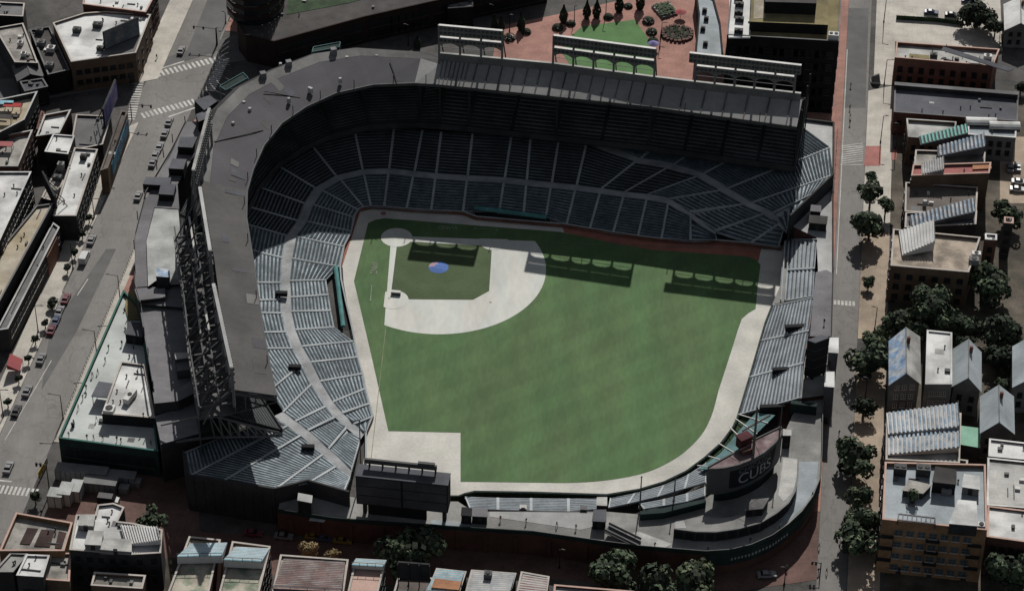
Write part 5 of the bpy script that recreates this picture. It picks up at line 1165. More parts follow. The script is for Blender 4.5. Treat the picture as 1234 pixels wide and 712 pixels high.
roof_stand('white and brown striped rooftop benches last along the bottom edge', [(622, 730), (656, 732), (660, 698), (630, 693)], 11.3, 2.0, 10, 'bench_white', 'bench_brown', 'y')
block('flat_roofed_building', 'pale roof sliver at the bottom edge below the round street trees', [(664, 740), (764, 746), (764, 714), (668, 706)], 10, 'pale_roof', 'dark_brick', .5, 'pink_coping')
# ---- left side
t, P = block('corner_building', 'large white roofed corner building with a blue billboard across its roof', [(86, 77), (164, 66), (182, 20), (128, 16), (102, 18), (64, 30)], 10, 'white_roof', 'brown_brick', .6, 'coping', win=[(0, 2, 7, 3, 3.6, K(w=1.8, h=1.6)), (1, 2, 4, 3, 3.6, K(w=1.5, h=1.6))], doors=[(0, .9, K(w=1.6))])
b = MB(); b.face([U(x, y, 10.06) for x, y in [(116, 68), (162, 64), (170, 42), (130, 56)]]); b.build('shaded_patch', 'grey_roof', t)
def billboard(label, p, q, z0, h, facem, lean=.0, nlegs=4, backm='dark_wall'):
    P, Q = U(*p, z0), U(*q, z0); t = thing('billboard', label, 'billboard', (P+Q)/2); b = MB(); b.bar(P+Vector((0, 0, h/2)), Q+Vector((0, 0, h/2)), .5, h); b.build('panel', backm, t)
    d = (Q-P).normalized(); n = Vector((d.y, -d.x, 0)); b = MB(); b.bar(P+d*.2+n*.27+Vector((0, 0, h/2)), Q-d*.2+n*.27+Vector((0, 0, h/2)), .05, h-.4); b.build('poster', facem, t); b = MB()
    for k in range(nlegs): c = P.lerp(Q, (k+.5)/nlegs)-n*.5; b.bar(c+Vector((0, 0, -1.2)), c+Vector((0, 0, h*.9)), .25); b.bar(c+Vector((0, 0, h*.8)), c-n*3+Vector((0, 0, -1)), .2)
    b.build('frame', 'black_steel', t); return t
dm('poster_slate', (.15, .18, .2), var=.3, c2=(.25, .25, .25), sscale=.2)
billboard('grey blue billboard standing across the large white corner roof', (126, 60), (168, 42), 10.2, 6.2, 'poster_slate')
unit('dark unit nearer the left on the large white corner roof', 93, 39, 10, 2.4, 1.8, 1.4, 'dark_steel'); unit('dark unit nearer the billboard on the large white corner roof', 118, 33, 10, 2.8, 1.8, 1.4, 'dark_steel'); unit('small dark unit at the foot of the grey blue billboard', 121, 61, 10, 2, 1.4, 1.2, 'dark_steel')
block('brick_building', 'white roofed building with red brick parapet at the top edge above the corner roof', [(100, 8), (176, 18), (190, -8), (104, -18)], 11, 'white_roof', 'dark_brick', .8, 'pink_coping', win=[(1, 3, 5, 3, 3.2), (0, 2, 6, 4, 3.4)])
block('flat_roofed_building', 'building with a long tan roof at the upper left edge', [(18, 77), (46, 78), (28, 30), (-6, 36)], 8, 'dirty_roof', 'dark_wall', .5, 'coping')
unit('upper of two white units on the long tan roof', 25, 55, 8, 1.6, 1.4, 1.2, 'white_steel'); unit('lower of two white units on the long tan roof', 29, 68, 8, 1.6, 1.4, 1.2, 'white_steel')
gable('gabled_shed', 'small grey gabled roof with two dark skylights at the end of the long tan roof', [(22, 97), (52, 92), (46, 74), (16, 80)], 6, 7.6, 'y', 'grey_roof', 'dark_wall')
block('flat_roofed_building', 'narrow building with a cluttered dark roof between tan and white roofs', [(58, 92), (84, 86), (60, 34), (36, 38)], 7, 'dark_roof', 'black_wall', .5, 'grey_roof')
for i, (x, y, l) in enumerate(((48, 40, 'uppermost'), (50, 55, 'second from the top'), (62, 62, 'palest and rightmost'), (60, 82, 'lowest'))): unit('%s unit on the cluttered dark narrow roof' % l, x, y, 7, 2.4, 2.0, 1.5, ['dark_steel', 'grey_wall', 'white_steel', 'grey_wall'][i])
block('flat_roofed_building', 'grey roofed building in the very top left corner', [(-10, 20), (28, 22), (30, 6), (-10, 4)], 9, 'grey_roof', 'black_wall', .5, 'coping')
t, P = block('low_dark_shop', 'low building with a violet flat roof on the shaded corner below the gabled shed', [(30, 112), (58, 106), (52, 96), (24, 100)], 6, 'slate_roof', 'black_wall', .4, 'grey_roof', win=[(0, 1, 3, 2, 3)])
# shops and hotel along the left street
t, P = block('roof_deck_building', 'building with a yellow painted roof deck and tall pale rim at the left edge', [(-12, 172), (30, 150), (46, 116), (-12, 128)], 13, 'yellow_roof', 'dark_wall', 1.6, 'light_deck', win=[(1, 3, 5, 3, 3.4)])
for i, (x, y, m_, l) in enumerate(((6, 131, 'bench_sky', 'blue'), (16, 134, 'cloth_red', 'dark red'), (4, 148, 'dark_roof', 'brown'))):
    p = U(x, y, 13); t = thing('roof_awning', '%s awning on the yellow painted roof deck' % l, 'awning', p); b = MB(); b.prism([(p.x-2.6, p.y-1, 0), (p.x+2.6, p.y-1, 0), (p.x+2.6, p.y+1, 0), (p.x-2.6, p.y+1, 0)], 15, 15.2); b.build('cloth', m_, t); b = MB()
    for s in ((-2.4, -.8), (2.4, -.8), (2.4, .8), (-2.4, .8)): b.bar((p.x+s[0], p.y+s[1], 13), (p.x+s[0], p.y+s[1], 15), .12)
    b.build('posts', 'dark_steel', t)
t, P = block('flat_roofed_building', 'building with a broad stepped rim and small red awning below the yellow deck', [(-8, 205), (22, 205), (40, 161), (-8, 170)], 11, 'dirty_roof', 'brick', 1.2, 'pale_roof', win=[(1, 3, 5, 2.6, 3.2)])
p = U(6, 181, 11); t = thing('roof_awning', 'small red awning on the roof with the broad stepped rim', 'awning', p); b = MB(); b.prism([(p.x-2.4, p.y-1.2, 0), (p.x+2.4, p.y-1.2, 0), (p.x+2.4, p.y+1.2, 0), (p.x-2.4, p.y+1.2, 0)], 13, 13.2); b.build('cloth', 'red_paint', t); b = MB()
for s in ((-2.2, -1), (2.2, -1), (2.2, 1), (-2.2, 1)): b.bar((p.x+s[0], p.y+s[1], 11), (p.x+s[0], p.y+s[1], 13), .12)
b.build('posts', 'dark_steel', t)
block('brick_building', 'narrow dark rear building with red brick edge beside the yellow deck', [(44, 158), (50, 158), (54, 138), (50, 136)], 9, 'dirty_roof', 'brick', .6, 'brick')
block('flat_roofed_building', 'pale roofed building with a high right-hand parapet behind the purple billboard', [(44, 168), (72, 164), (86, 136), (54, 142)], 9, 'white_roof', 'dark_brick', 1.0, 'pale_roof')
block('flat_roofed_building', 'low building with grey patched roof shaded by the purple billboard', [(84, 184), (124, 176), (134, 142), (92, 140)], 7, 'grey_roof', 'dark_wall', .5, 'coping')
block('flat_roofed_building', 'square white roof on a dark raised box among the shop roofs', [(54, 184), (82, 187), (90, 165), (64, 163)], 11, 'white_roof', 'black_wall', .3, 'white_roof')
t, P = block('shop_row', 'long shop with a white roof running down the left street', [(64, 262), (92, 262), (118, 182), (90, 180)], 8, 'white_roof', 'dark_wall', .5, 'coping', win=[(1, 2, 9, 2.4, 3.4, K(w=2.2, h=1.6))])
unit('black unit at the upper end of the long white shop roof', 101, 192, 8, 1.8, 1.6, 1.4, 'black_steel'); unit('tan tall box beside the long white shop roof', 74, 204, 8, 1.8, 1.6, 2.0, 'pale_roof'); unit('grey box at the left edge of the long white shop roof', 70, 218, 8, 2.2, 1.6, 1.6, 'grey_wall')
dm('poster_mix', (.1, .13, .2), var=.5, scale=.4, c2=(.05, .25, .36), sscale=.2)
billboard('tall purple billboard at the street corner, seen nearly edge-on', (126, 154), (141, 118), 9, 6.5, 'billboard_blue')
t, P = block('corner_shop', 'narrow brown shop with a ribbed ledge and colourful wall posters at the crossing', [(121, 208), (130, 205), (154, 137), (146, 136)], 8, 'brown_roof', 'brown_brick', .6, 'brown_roof')
a, c = f(P[1], 0), f(P[2], 0); d = (c-a).normalized(); n = Vector((d.y, -d.x, 0)); b = MB(); b.bar(a.lerp(c, .15)+n*.1+Vector((0, 0, 4.8)), a.lerp(c, .97)+n*.1+Vector((0, 0, 4.8)), .12, 4.4); b.build('posters', 'poster_mix', t)
block('flat_roofed_building', 'low tan flat roof behind the long white shop', [(50, 240), (66, 244), (92, 186), (78, 184)], 6, 'dirty_roof', 'dark_wall', .4, 'coping')
billboard('black leaning billboard seen edge-on at the lower end of the long white shop', (53, 222), (68, 252), 9, 4.5, 'dark_wall')
t, P = block('hotel', 'tall dark building with blank white roof and close window rows at the left edge', [(-30, 300), (0, 292), (38, 209), (-16, 209)], 15, 'white_roof', 'black_wall', .5, 'white_roof', win=[(1, 4, 14, 3, 3.1, K(w=1.3, h=1.9, kind='gp'))])
t, P = block('hotel', 'lower wing with a long tan strip roof under the tall dark building', [(-40, 380), (-4, 372), (64, 247), (44, 250), (-30, 340)], 10.5, 'yellow_roof', 'black_wall', .5, 'grey_roof', win=[(1, 2, 20, 3, 3.4, K(w=1.6, h=2.0))])
t, P = block('shop_row', 'long dark shop front with a thin pale roof edge along the left street', [(-4, 400), (10, 398), (72, 276), (64, 270)], 7, 'grey_roof', 'dark_wall', .5, 'light_deck', win=[(1, 1, 18, 4.4, 3, K(w=1.8, h=1.8, kind='g'))])
b = MB(); a, c = P[1].lerp(P[2], .72), P[1].lerp(P[2], .93); d = (c-a).normalized(); n = Vector((d.y, -d.x, 0)); b.bar(f(a+n*.2, 3.4), f(c+n*.2, 3.4), .3, 6.6); b.build('brick_front', 'brick', t)
p = U(18, 438, 2.5); t = thing('shop_awning', 'dark red awning over the left pavement', 'awning', p); b = MB(); b.hexa([p+Vector((-1.6, -2.4, 0)), p+Vector((1.6, -2.4, -.6)), p+Vector((1.6, 2.4, -.6)), p+Vector((-1.6, 2.4, 0))], [p+Vector((-1.6, -2.4, 1.4)), p+Vector((1.6, -2.4, -.4)), p+Vector((1.6, 2.4, -.4)), p+Vector((-1.6, 2.4, 1.4))]); b.build('cloth', 'red_paint', t); b = MB(); b.bar(p+Vector((1.5, -2.2, -2.4)), p+Vector((1.5, -2.2, -.4)), .1); b.bar(p+Vector((1.5, 2.2, -2.4)), p+Vector((1.5, 2.2, -.4)), .1); b.build('posts', 'dark_steel', t)
dm('office_brick', (.034, .02, .018), var=.3)  # near-black brick, the office block's own colour
# ---- behind the stadium
t, P = block('office_block', 'dark brick office block with a glazed rounded corner at the top of the view', [(296, 44), (330, 52), (440, 22), (520, 4), (660, -26), (560, -90), (330, -60), (286, -20), (284, 10), (286, 30)], 9, 'dark_roof', 'office_brick', .5, 'office_brick', win=[(1, 2, 9, 2.6, 3.6, K(w=3.2, h=2.4)), (2, 2, 8, 2.6, 3.6, K(w=3.2, h=2.4)), (3, 2, 10, 2.6, 3.6, K(w=3.2, h=2.4))])
C = U(308, 8, 9); b = MB()
for k in range(14):
    a0, a1 = 2*math.pi*k/14, 2*math.pi*(k+1)/14
    for r in range(7):
        za, zb = 9.2+r*3.4, 9.2+r*3.4+3.3; b.face([C+Vector((9*math.cos(a0), 12*math.sin(a0), za-9)), C+Vector((9*math.cos(a1), 12*math.sin(a1), za-9)), C+Vector((9*math.cos(a1), 12*math.sin(a1), za-9+1.9)), C+Vector((9*math.cos(a0), 12*math.sin(a0), za-9+1.9))], 1)
        b.face([C+Vector((9.2*math.cos(a0), 12.2*math.sin(a0), za-9+1.9)), C+Vector((9.2*math.cos(a1), 12.2*math.sin(a1), za-9+1.9)), C+Vector((9.2*math.cos(a1), 12.2*math.sin(a1), zb-9+.1)), C+Vector((9.2*math.cos(a0), 12.2*math.sin(a0), zb-9+.1))], 0)
b.build('rounded_corner', ['office_brick', 'glass'], t)
b = MB(); b.face([U(x, y, 9.1) for x, y in [(345, 18), (420, 4), (470, -10), (430, -30), (350, -20)]]); b.build('planted_roof', 'ivy', t)
p = [U(540, 12, 7), U(570, 10, 7), U(570, -4, 7), U(538, -2, 7)]; block('kiosk_building', 'small grey roofed entrance building in front of the office block', p, 7, 'grey_roof', 'black_wall', .4, 'dark_wall', win=[(0, 1, 3, 3, 3)])
t, P = block('office_block', 'large black fronted building with a white strip and ochre roofs beside the right street', [(876, 44), (1011, 52), (1016, -60), (886, -60)], 25, 'olive_roof', 'black_wall', .5, 'grey_wall', win=[(0, 5, 14, 3.2, 4.4, K(w=3.6, h=2.2)), (1, 5, 10, 3.2, 4.4, K(w=3, h=2.2))])
b = MB(); b.prism([U(x, y, 25.6) for x, y in [(878, 45), (904, 45), (908, -50), (880, -50)]], 25.05, 25.5); b.build('white_strip', 'white_roof', t)
b = MB(); b.prism([U(x, y, 28.5) for x, y in [(904, 26), (998, 30), (998, -60), (908, -60)]], 25.02, 28.4, 0, 1); b.build('setback', ['black_wall', 'olive_roof'], t)
b = MB(); b.prism([U(x, y, 32.5) for x, y in [(922, 2), (984, 4), (984, -60), (924, -60)]], 28.42, 32.4, 0, 1); b.build('upper_setback', ['black_wall', 'dark_roof'], t)
b = MB(); b.face([U(x, y, 28.46) for x, y in [(908, 23), (922, 22), (922, -40), (910, -40)]]); b.build('ochre_strip', 'yellow_roof', t)
for i, (y, l) in enumerate(((40, 'lowest'), (26, 'second from the bottom'), (18, 'third from the bottom'), (8, 'fourth from the bottom'), (1, 'topmost'))): unit('%s dark unit on the white roof strip of the large black building' % l, 890+(i % 2), y, 25.5, 2.6, 1.4, 1.2, 'black_steel')
unit('white unit at the roof corner of the large black building by the street', 1004, 48, 25, 3.0, 2.2, 2.0, 'white_paint')
t, P = block('curved_pavilion', 'low pale roofed pavilion with a curved front between plaza and black building', [(838, 66), (872, 74), (868, 30), (860, 0), (838, -10), (842, 20)], 5, 'blue_roof', 'black_wall', .5, 'black_wall')
for i, (x, y, l) in enumerate(((849, 15, 'top'), (851, 25, 'second'), (847, 37, 'third'), (850, 55, 'bottom'))): unit('%s dark unit in the line along the curved pavilion roof' % l, x, y, 5, 1.5, 1.3, 1.1, 'black_steel')
# ---- low annex on the left street, with its roof terrace
t, P = block('terrace_building', 'low dark green building with a pale roof terrace and green rim along the left street', [(71, 531), (191, 547), (172, 395), (168, 372), (149, 353)], 7.6, 'terrace_roof', 'dark_green', .9, 'green_paint', win=[(0, 1, 8, 4.4, 3, K(w=2.6, h=3.2))])
t, P = block('raised_roof', 'bright white raised roof block on the roof terrace', [(123, 500), (187, 505), (175, 441), (146, 437)], 10.5, 'white_roof', 'black_wall', .4, 'coping', cat='roof block', z0=7.6)
t = thing('roof_canopy', 'violet grey flat canopy standing on the roof terrace', 'canopy', U(125, 474, 7.6)); b = MB(); p = [U(110, 478, 10.4), U(131, 480, 10.4), U(139, 463, 10.4), U(119, 460, 10.4)]; b.hexa(p, [q+Vector((0, 0, .25)) for q in p]); b.build('canopy_sheet', 'slate_roof', t); b = MB()
for q in p: q2 = q.lerp((p[0]+p[2])/2, .1); b.bar(f(q2, 7.6), q2, .16)
b.build('posts', 'dark_steel', t)
rbox('roof_hut', 'dark hut at the narrow end of the roof terrace', 'hut', [(151, 402), (171, 405), (172, 389), (156, 388)], 7.6, 10.8, 'slate_roof', 'black_wall')
b = MB(); b.prism([U(x, y, 8.2) for x, y in [(155, 350), (166, 350), (170, 384), (154, 384), (150, 368)]], 7.4, 8.0); tag(b.build('terrace_deck', 'olive_roof'), 'brown planted corner at the narrow end of the roof terrace', 'roof deck')
unit('tall white box on the bright raised roof block', 157, 481, 10.5, 1.6, 4.6, 1.6, 'white_steel', -.35); unit('low white box at the left edge of the bright raised roof block', 132, 496, 10.5, 2.6, 2.6, 1.2, 'white_paint')
# ------------------------------------------------------------------ trees
def tree(name, label, px, py, rpx, hc, m=('leaf', 'leaf_dark', 'leaf_pale'), group='street trees', flat=.85, seed=0, dens=1., trunk=True):
    """px, py, rpx: crown centre and radius in the photo; hc: height of the crown centre"""
    rg = random.Random(seed*91+int(px*7+py*3)); r = rpx/4.5; hc = max(r*.95, hc*.78); c = U(px, py, hc)
    t = thing(name, label, 'tree', (c.x, c.y, 0), group)
    b = MB(); top = Vector((c.x, c.y, hc)); b.tube((c.x, c.y, 0), (c.x, c.y, hc*.62), .12+r*.05, .08+r*.035)
    for k in range(6):
        a = k*1.05+rg.random(); e = top+Vector((math.cos(a)*r*.6, math.sin(a)*r*.6, rg.uniform(-.1, .45)*r)); b.tube((c.x, c.y, hc*.58), e, .06+r*.022, .04, 5)
    b.build('trunk', 'bark', t)
    lumps = [(top, r*.58)]; ax, ay = rg.uniform(.82, 1.18), rg.uniform(.82, 1.18)
    for k in range(11):
        a = rg.uniform(0, 6.28); e = rg.uniform(-.75, .75); q = rg.uniform(.45, .88)*r
        lumps.append((top+Vector((math.cos(a)*q*math.cos(e)*ax, math.sin(a)*q*math.cos(e)*ay, math.sin(e)*q*flat*1.15)), r*rg.uniform(.26, .5)))
    zl = min(max(.9, 1.3*hc/ r*.6), 9)
    b = MB(); sz = max(.3, min(.72, r*.13))
    for (lc, lr) in lumps:
        n = int(dens*min(430, 4.2*(lr/sz)**2*2.0))
        for k in range(n):
            z = rg.uniform(-.75, 1); a = rg.uniform(0, 6.283); s = math.sqrt(max(0, 1-z*z)); d = Vector((s*math.cos(a), s*math.sin(a), z*flat))
            p = lc+d*lr*rg.uniform(.78, 1.06)
            if p.z < .5: continue
            nrm = (d+Vector((rg.uniform(-.55, .55), rg.uniform(-.55, .55), rg.uniform(-.3, .6)))).normalized(); u = nrm.orthogonal().normalized(); v = nrm.cross(u); ro = rg.uniform(0, 6.28); u, v = u*math.cos(ro)+v*math.sin(ro), v*math.cos(ro)-u*math.sin(ro)
            w = sz*rg.uniform(.6, 1.25); bend = nrm*w*rg.uniform(-.35, .1)
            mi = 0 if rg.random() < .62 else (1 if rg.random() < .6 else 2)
            if p.z < hc-r*.25: mi = 1  # shade on the crown's underside put into the leaf colour
            b.face([p-u*w+bend, p-v*w*.7, p+v*w*.7], mi); b.face([p+u*w*1.05+bend, p+v*w*.7, p-v*w*.7], mi)
    for q in range(3):                            # inner leaves, darkened as if in shade, close the heart of the crown
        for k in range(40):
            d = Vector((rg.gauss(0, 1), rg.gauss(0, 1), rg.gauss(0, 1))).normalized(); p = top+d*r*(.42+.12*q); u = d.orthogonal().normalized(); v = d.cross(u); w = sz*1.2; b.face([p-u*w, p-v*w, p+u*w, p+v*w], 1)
    off = Vector((c.x, c.y, 0)); mesh = bpy.data.meshes.new('crown'); mesh.from_pydata([tuple(v-off) for v in b.v], [], b.f)
    for x in m: mesh.materials.append(M[x])
    mesh.polygons.foreach_set('material_index', b.m); mesh.update(); o = bpy.data.objects.new('crown', mesh); col.objects.link(o); o.parent = t
    return t
g = 'trees along the right street'
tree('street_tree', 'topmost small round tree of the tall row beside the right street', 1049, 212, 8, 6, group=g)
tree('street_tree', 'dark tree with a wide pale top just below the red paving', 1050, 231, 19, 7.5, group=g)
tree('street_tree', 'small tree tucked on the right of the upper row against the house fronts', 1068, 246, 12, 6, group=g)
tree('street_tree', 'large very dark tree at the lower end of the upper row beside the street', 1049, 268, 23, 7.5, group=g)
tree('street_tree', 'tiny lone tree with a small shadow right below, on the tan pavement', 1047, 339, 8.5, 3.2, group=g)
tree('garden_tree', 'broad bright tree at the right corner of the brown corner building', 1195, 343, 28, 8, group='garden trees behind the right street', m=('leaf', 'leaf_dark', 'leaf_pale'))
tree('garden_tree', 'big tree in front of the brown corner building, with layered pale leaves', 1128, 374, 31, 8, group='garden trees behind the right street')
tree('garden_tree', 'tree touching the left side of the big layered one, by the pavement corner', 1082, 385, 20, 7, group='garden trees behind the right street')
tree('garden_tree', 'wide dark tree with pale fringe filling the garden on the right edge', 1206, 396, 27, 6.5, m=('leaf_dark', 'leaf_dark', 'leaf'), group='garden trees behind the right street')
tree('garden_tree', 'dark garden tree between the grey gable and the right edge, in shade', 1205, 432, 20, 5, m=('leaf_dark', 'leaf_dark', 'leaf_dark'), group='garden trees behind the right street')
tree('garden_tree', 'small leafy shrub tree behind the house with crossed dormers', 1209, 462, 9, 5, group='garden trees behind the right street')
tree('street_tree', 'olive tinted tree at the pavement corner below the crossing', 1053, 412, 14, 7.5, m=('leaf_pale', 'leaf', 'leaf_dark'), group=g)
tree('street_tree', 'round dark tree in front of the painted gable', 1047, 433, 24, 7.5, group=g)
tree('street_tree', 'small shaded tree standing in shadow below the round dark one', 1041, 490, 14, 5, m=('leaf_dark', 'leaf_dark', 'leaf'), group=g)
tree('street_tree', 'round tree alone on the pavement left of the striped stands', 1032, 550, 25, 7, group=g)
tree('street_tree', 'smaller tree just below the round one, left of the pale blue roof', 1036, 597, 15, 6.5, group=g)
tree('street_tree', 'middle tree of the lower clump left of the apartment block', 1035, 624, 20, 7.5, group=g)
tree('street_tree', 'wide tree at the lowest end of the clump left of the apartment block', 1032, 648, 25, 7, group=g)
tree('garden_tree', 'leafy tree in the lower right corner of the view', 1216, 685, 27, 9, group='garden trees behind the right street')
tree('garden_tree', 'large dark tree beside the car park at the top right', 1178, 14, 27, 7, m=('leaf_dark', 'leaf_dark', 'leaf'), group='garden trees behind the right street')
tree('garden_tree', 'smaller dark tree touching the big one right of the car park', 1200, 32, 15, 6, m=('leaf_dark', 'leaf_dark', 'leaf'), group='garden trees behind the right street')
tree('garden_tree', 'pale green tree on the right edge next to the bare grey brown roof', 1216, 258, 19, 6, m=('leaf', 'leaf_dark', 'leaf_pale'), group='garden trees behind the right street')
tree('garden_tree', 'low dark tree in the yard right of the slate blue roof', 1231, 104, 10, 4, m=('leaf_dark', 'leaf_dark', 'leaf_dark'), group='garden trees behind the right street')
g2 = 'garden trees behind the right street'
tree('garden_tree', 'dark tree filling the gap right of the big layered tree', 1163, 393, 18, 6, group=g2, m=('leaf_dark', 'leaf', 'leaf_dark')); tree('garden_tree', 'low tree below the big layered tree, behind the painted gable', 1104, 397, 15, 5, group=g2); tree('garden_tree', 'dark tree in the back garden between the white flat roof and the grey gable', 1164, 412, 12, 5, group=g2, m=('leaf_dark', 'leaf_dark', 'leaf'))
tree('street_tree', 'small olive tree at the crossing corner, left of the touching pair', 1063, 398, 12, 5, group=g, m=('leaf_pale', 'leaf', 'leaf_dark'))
g = 'trees along the bottom street'
tree('street_tree', 'left of the three big round trees on the bottom street', 737, 691, 28, 8.5, group=g)
tree('street_tree', 'middle of the three big round trees on the bottom street', 787, 699, 25, 8.5, group=g, m=('leaf', 'leaf_dark', 'leaf_pale'))
tree('street_tree', 'rightmost and palest of the big round trees on the bottom street', 836, 702, 25, 8.5, group=g, m=('leaf_pale', 'leaf_dark', 'leaf'))
tree('street_tree', 'wide dark tree under the big video board, half in shade', 498, 668, 31, 8, group=g, m=('leaf', 'leaf_dark', 'leaf_pale'))
tree('street_tree', 'tan leaved tree by the brown red benches', 372, 661, 12, 7, group=g, m=('leaf_tan', 'leaf_tan', 'leaf_tan'))
tree('street_tree', 'row of low tan foliage right of the taller tan tree, in front of the benches', 401, 668, 9, 5, group=g, m=('leaf_tan', 'leaf_tan', 'bark'))
tree('street_tree', 'dark tree in front of the turreted building', 181, 628, 18, 6, group=g)
g = 'small trees on the left pavement'
for i, (x, y, l) in enumerate(((107, 262, 'topmost small tree on the left pavement, opposite the white concourse deck'), (99, 281, 'small forked tree just above the white van'), (90, 303, 'small tree beside the white van'), (81, 322, 'small tree below the white van at the brick shop front'), (62, 364, 'bushiest small tree, next to the red parked car'), (54, 389, 'small tree by the end of the red car\'s queue'), (42, 408, 'small tree just above the dark red awning'), (34, 431, 'small tree right beside the dark red awning'), (22, 455, 'small tree just below the dark red awning'), (9, 484, 'lowest small tree on the left pavement'))):
    tree('young_tree', l, x, y, 5 if i != 4 else 7.5, 2.6, m=('leaf_dark', 'leaf_dark', 'leaf_dark'), group=g)
tree('young_tree', 'small dark tree by the crosswalk at the lower left', 42, 598, 7, 3.5, m=('leaf_dark', 'leaf_dark', 'leaf_dark'), group=g)
def cypress(label, px, py, h, r):
    p = U(px, py, 0); t = thing('cypress', label, 'tree', p, 'dark pointed trees on the plaza'); rg = random.Random(int(px))
    b = MB(); b.tube(p, p+Vector((0, 0, h*.8)), .16, .05, 6); b.build('trunk', 'bark', t); b = MB()
    for k in range(520):
        z = rg.uniform(.06, 1); rad = r*math.sin(math.pi*min(1, (z*.92+.1)))**.7*(1 if z < .5 else 1-(z-.5)*1.2); a = rg.uniform(0, 6.28); q = p+Vector((math.cos(a)*rad*rg.uniform(.7, 1.05), math.sin(a)*rad*rg.uniform(.7, 1.05), z*h)); n = Vector((math.cos(a), math.sin(a), .5)).normalized(); u = n.orthogonal().normalized(); v = n.cross(u); w = rg.uniform(.25, .5)
        b.face([q-u*w, q+v*w*.8, q+u*w, q-v*w*.8], 0)
    off = p; mesh = bpy.data.meshes.new('crown'); mesh.from_pydata([tuple(v-off) for v in b.v], [], b.f); mesh.materials.append(M['leaf_dark']); o = bpy.data.objects.new('crown', mesh); col.objects.link(o); o.parent = t
for x, y, h, r, l in ((503, 58, 4.2, 1.2, 'short dark tree alone just left of the shortest light tower'), (596, 38, 6, 1.1, 'slim dark tree behind the left end of the shortest light tower'), (604, 40, 6, 1.1, 'slim dark tree behind the right end of the shortest light tower'), (628, 37, 6.4, 1.4, 'dark pointed tree between the first two light towers'), (679, 28, 6.6, 1.4, 'dark pointed tree at the far left of the lawn'), (707, 23, 6.6, 1.3, 'left one of a close pair of pointed trees above the lawn'), (719, 22, 6.6, 1.4, 'right one of a close pair of pointed trees above the lawn'), (746, 15, 6.6, 1.5, 'widest pointed tree at the top of the lawn'), (771, 12, 7.5, 1.5, 'tallest dark column-shaped tree at the top right of the lawn')):
    cypress(l, x, y, h, r)
def shrub(label, px, py, r, m='leaf_dark', group='low planting on the plaza'):
    p = U(px, py, 0); t = thing('shrub', label, 'shrub', p, group); rg = random.Random(int(px*3+py)); b = MB()
    for k in range(130):
        z = rg.uniform(0, 1); a = rg.uniform(0, 6.28); s = math.sqrt(1-z*z); q = p+Vector((s*math.cos(a)*r, s*math.sin(a)*r, z*r*.8+.25)); n = Vector((s*math.cos(a), s*math.sin(a), z+.2)).normalized(); u = n.orthogonal().normalized(); v = n.cross(u); w = rg.uniform(.2, .4)
        b.face([q-u*w, q+v*w, q+u*w, q-v*w])
    mesh = bpy.data.meshes.new('foliage'); mesh.from_pydata([tuple(v-p) for v in b.v], [], b.f); mesh.materials.append(M[m]); o = bpy.data.objects.new('foliage', mesh); col.objects.link(o); o.parent = t
    b = MB(); b.tube(p, p+Vector((0, 0, .5)), r*.8, r*.9, 10); b.build('planter', 'concrete', t)
for x, y, r, l in ((614, 47, 2, 'low shrub by the slim pair of dark trees'), (634, 40, 1.6, 'low shrub at the foot of the tree between the light towers'), (672, 35, 1.8, 'low shrub at the left corner of the lawn'), (688, 30, 1.5, 'low shrub left of the close pair of pointed trees'), (733, 22, 1.6, 'low shrub right of the close pair of pointed trees'), (781, 27, 2, 'topmost of the round shrubs down the right side of the lawn'), (785, 40, 1.8, 'second round shrub down the right side of the lawn'), (787, 51, 1.7, 'lowest round shrub down the right side of the lawn'), (757, 9, 1.4, 'reddish low shrub at the very top of the plaza')):
    shrub(l, x, y, r)
# planted ring and tilted bed on the plaza
t = thing('round_planter', 'large round planter with a rubble rim on the pink plaza', 'planter', U(816, 40, 0)); p = U(816, 42, 0); b = MB(); rg = random.Random(5)
for k in range(22):
    a = k/22*6.283; b.box((p.x+4.6*math.cos(a), p.y+4.6*math.sin(a), .45), (rg.uniform(.8, 1.3), rg.uniform(.6, 1.1), rg.uniform(.6, 1.3)), a)
b.build('rim', 'red_pavers', t); b = MB(); b.tube(p, p+Vector((0, 0, .5)), 4.4, 4.3, 24); b.build('soil', 'soil', t); b = MB()
for k in range(160):
    a = rg.uniform(0, 6.28); q = p+Vector((math.cos(a), math.sin(a), 0))*4.2*math.sqrt(rg.random())+Vector((0, 0, rg.uniform(.5, 1.0))); w = .35; b.face([q+Vector((-w, 0, 0)), q+Vector((0, -w, .1)), q+Vector((w, 0, .2)), q+Vector((0, w, .1))])
b.build('planting', 'leaf_dark', t)
t = thing('raised_bed', 'four-sided raised plant bed at the top of the pink plaza', 'planter', U(800, 14, 0)); q = [U(798, 24, 0), U(817, 18, 0), U(806, 5, 0), U(785, 9, 0)]; b = MB(); b.prism(q, 0, .8); b.build('kerb', 'concrete', t); b = MB()
c = sum(q, Vector())/4
for k in range(220):
    u_, v_ = rg.random(), rg.random(); s = q[0].lerp(q[1], u_).lerp(q[3].lerp(q[2], u_), v_); s = c+(s-c)*.9+Vector((0, 0, rg.uniform(.8, 1.4))); w = .4; b.face([s+Vector((-w, 0, 0)), s+Vector((0, -w, .15)), s+Vector((w, 0, .2)), s+Vector((0, w, .1))])
b.build('planting', 'leaf', t)
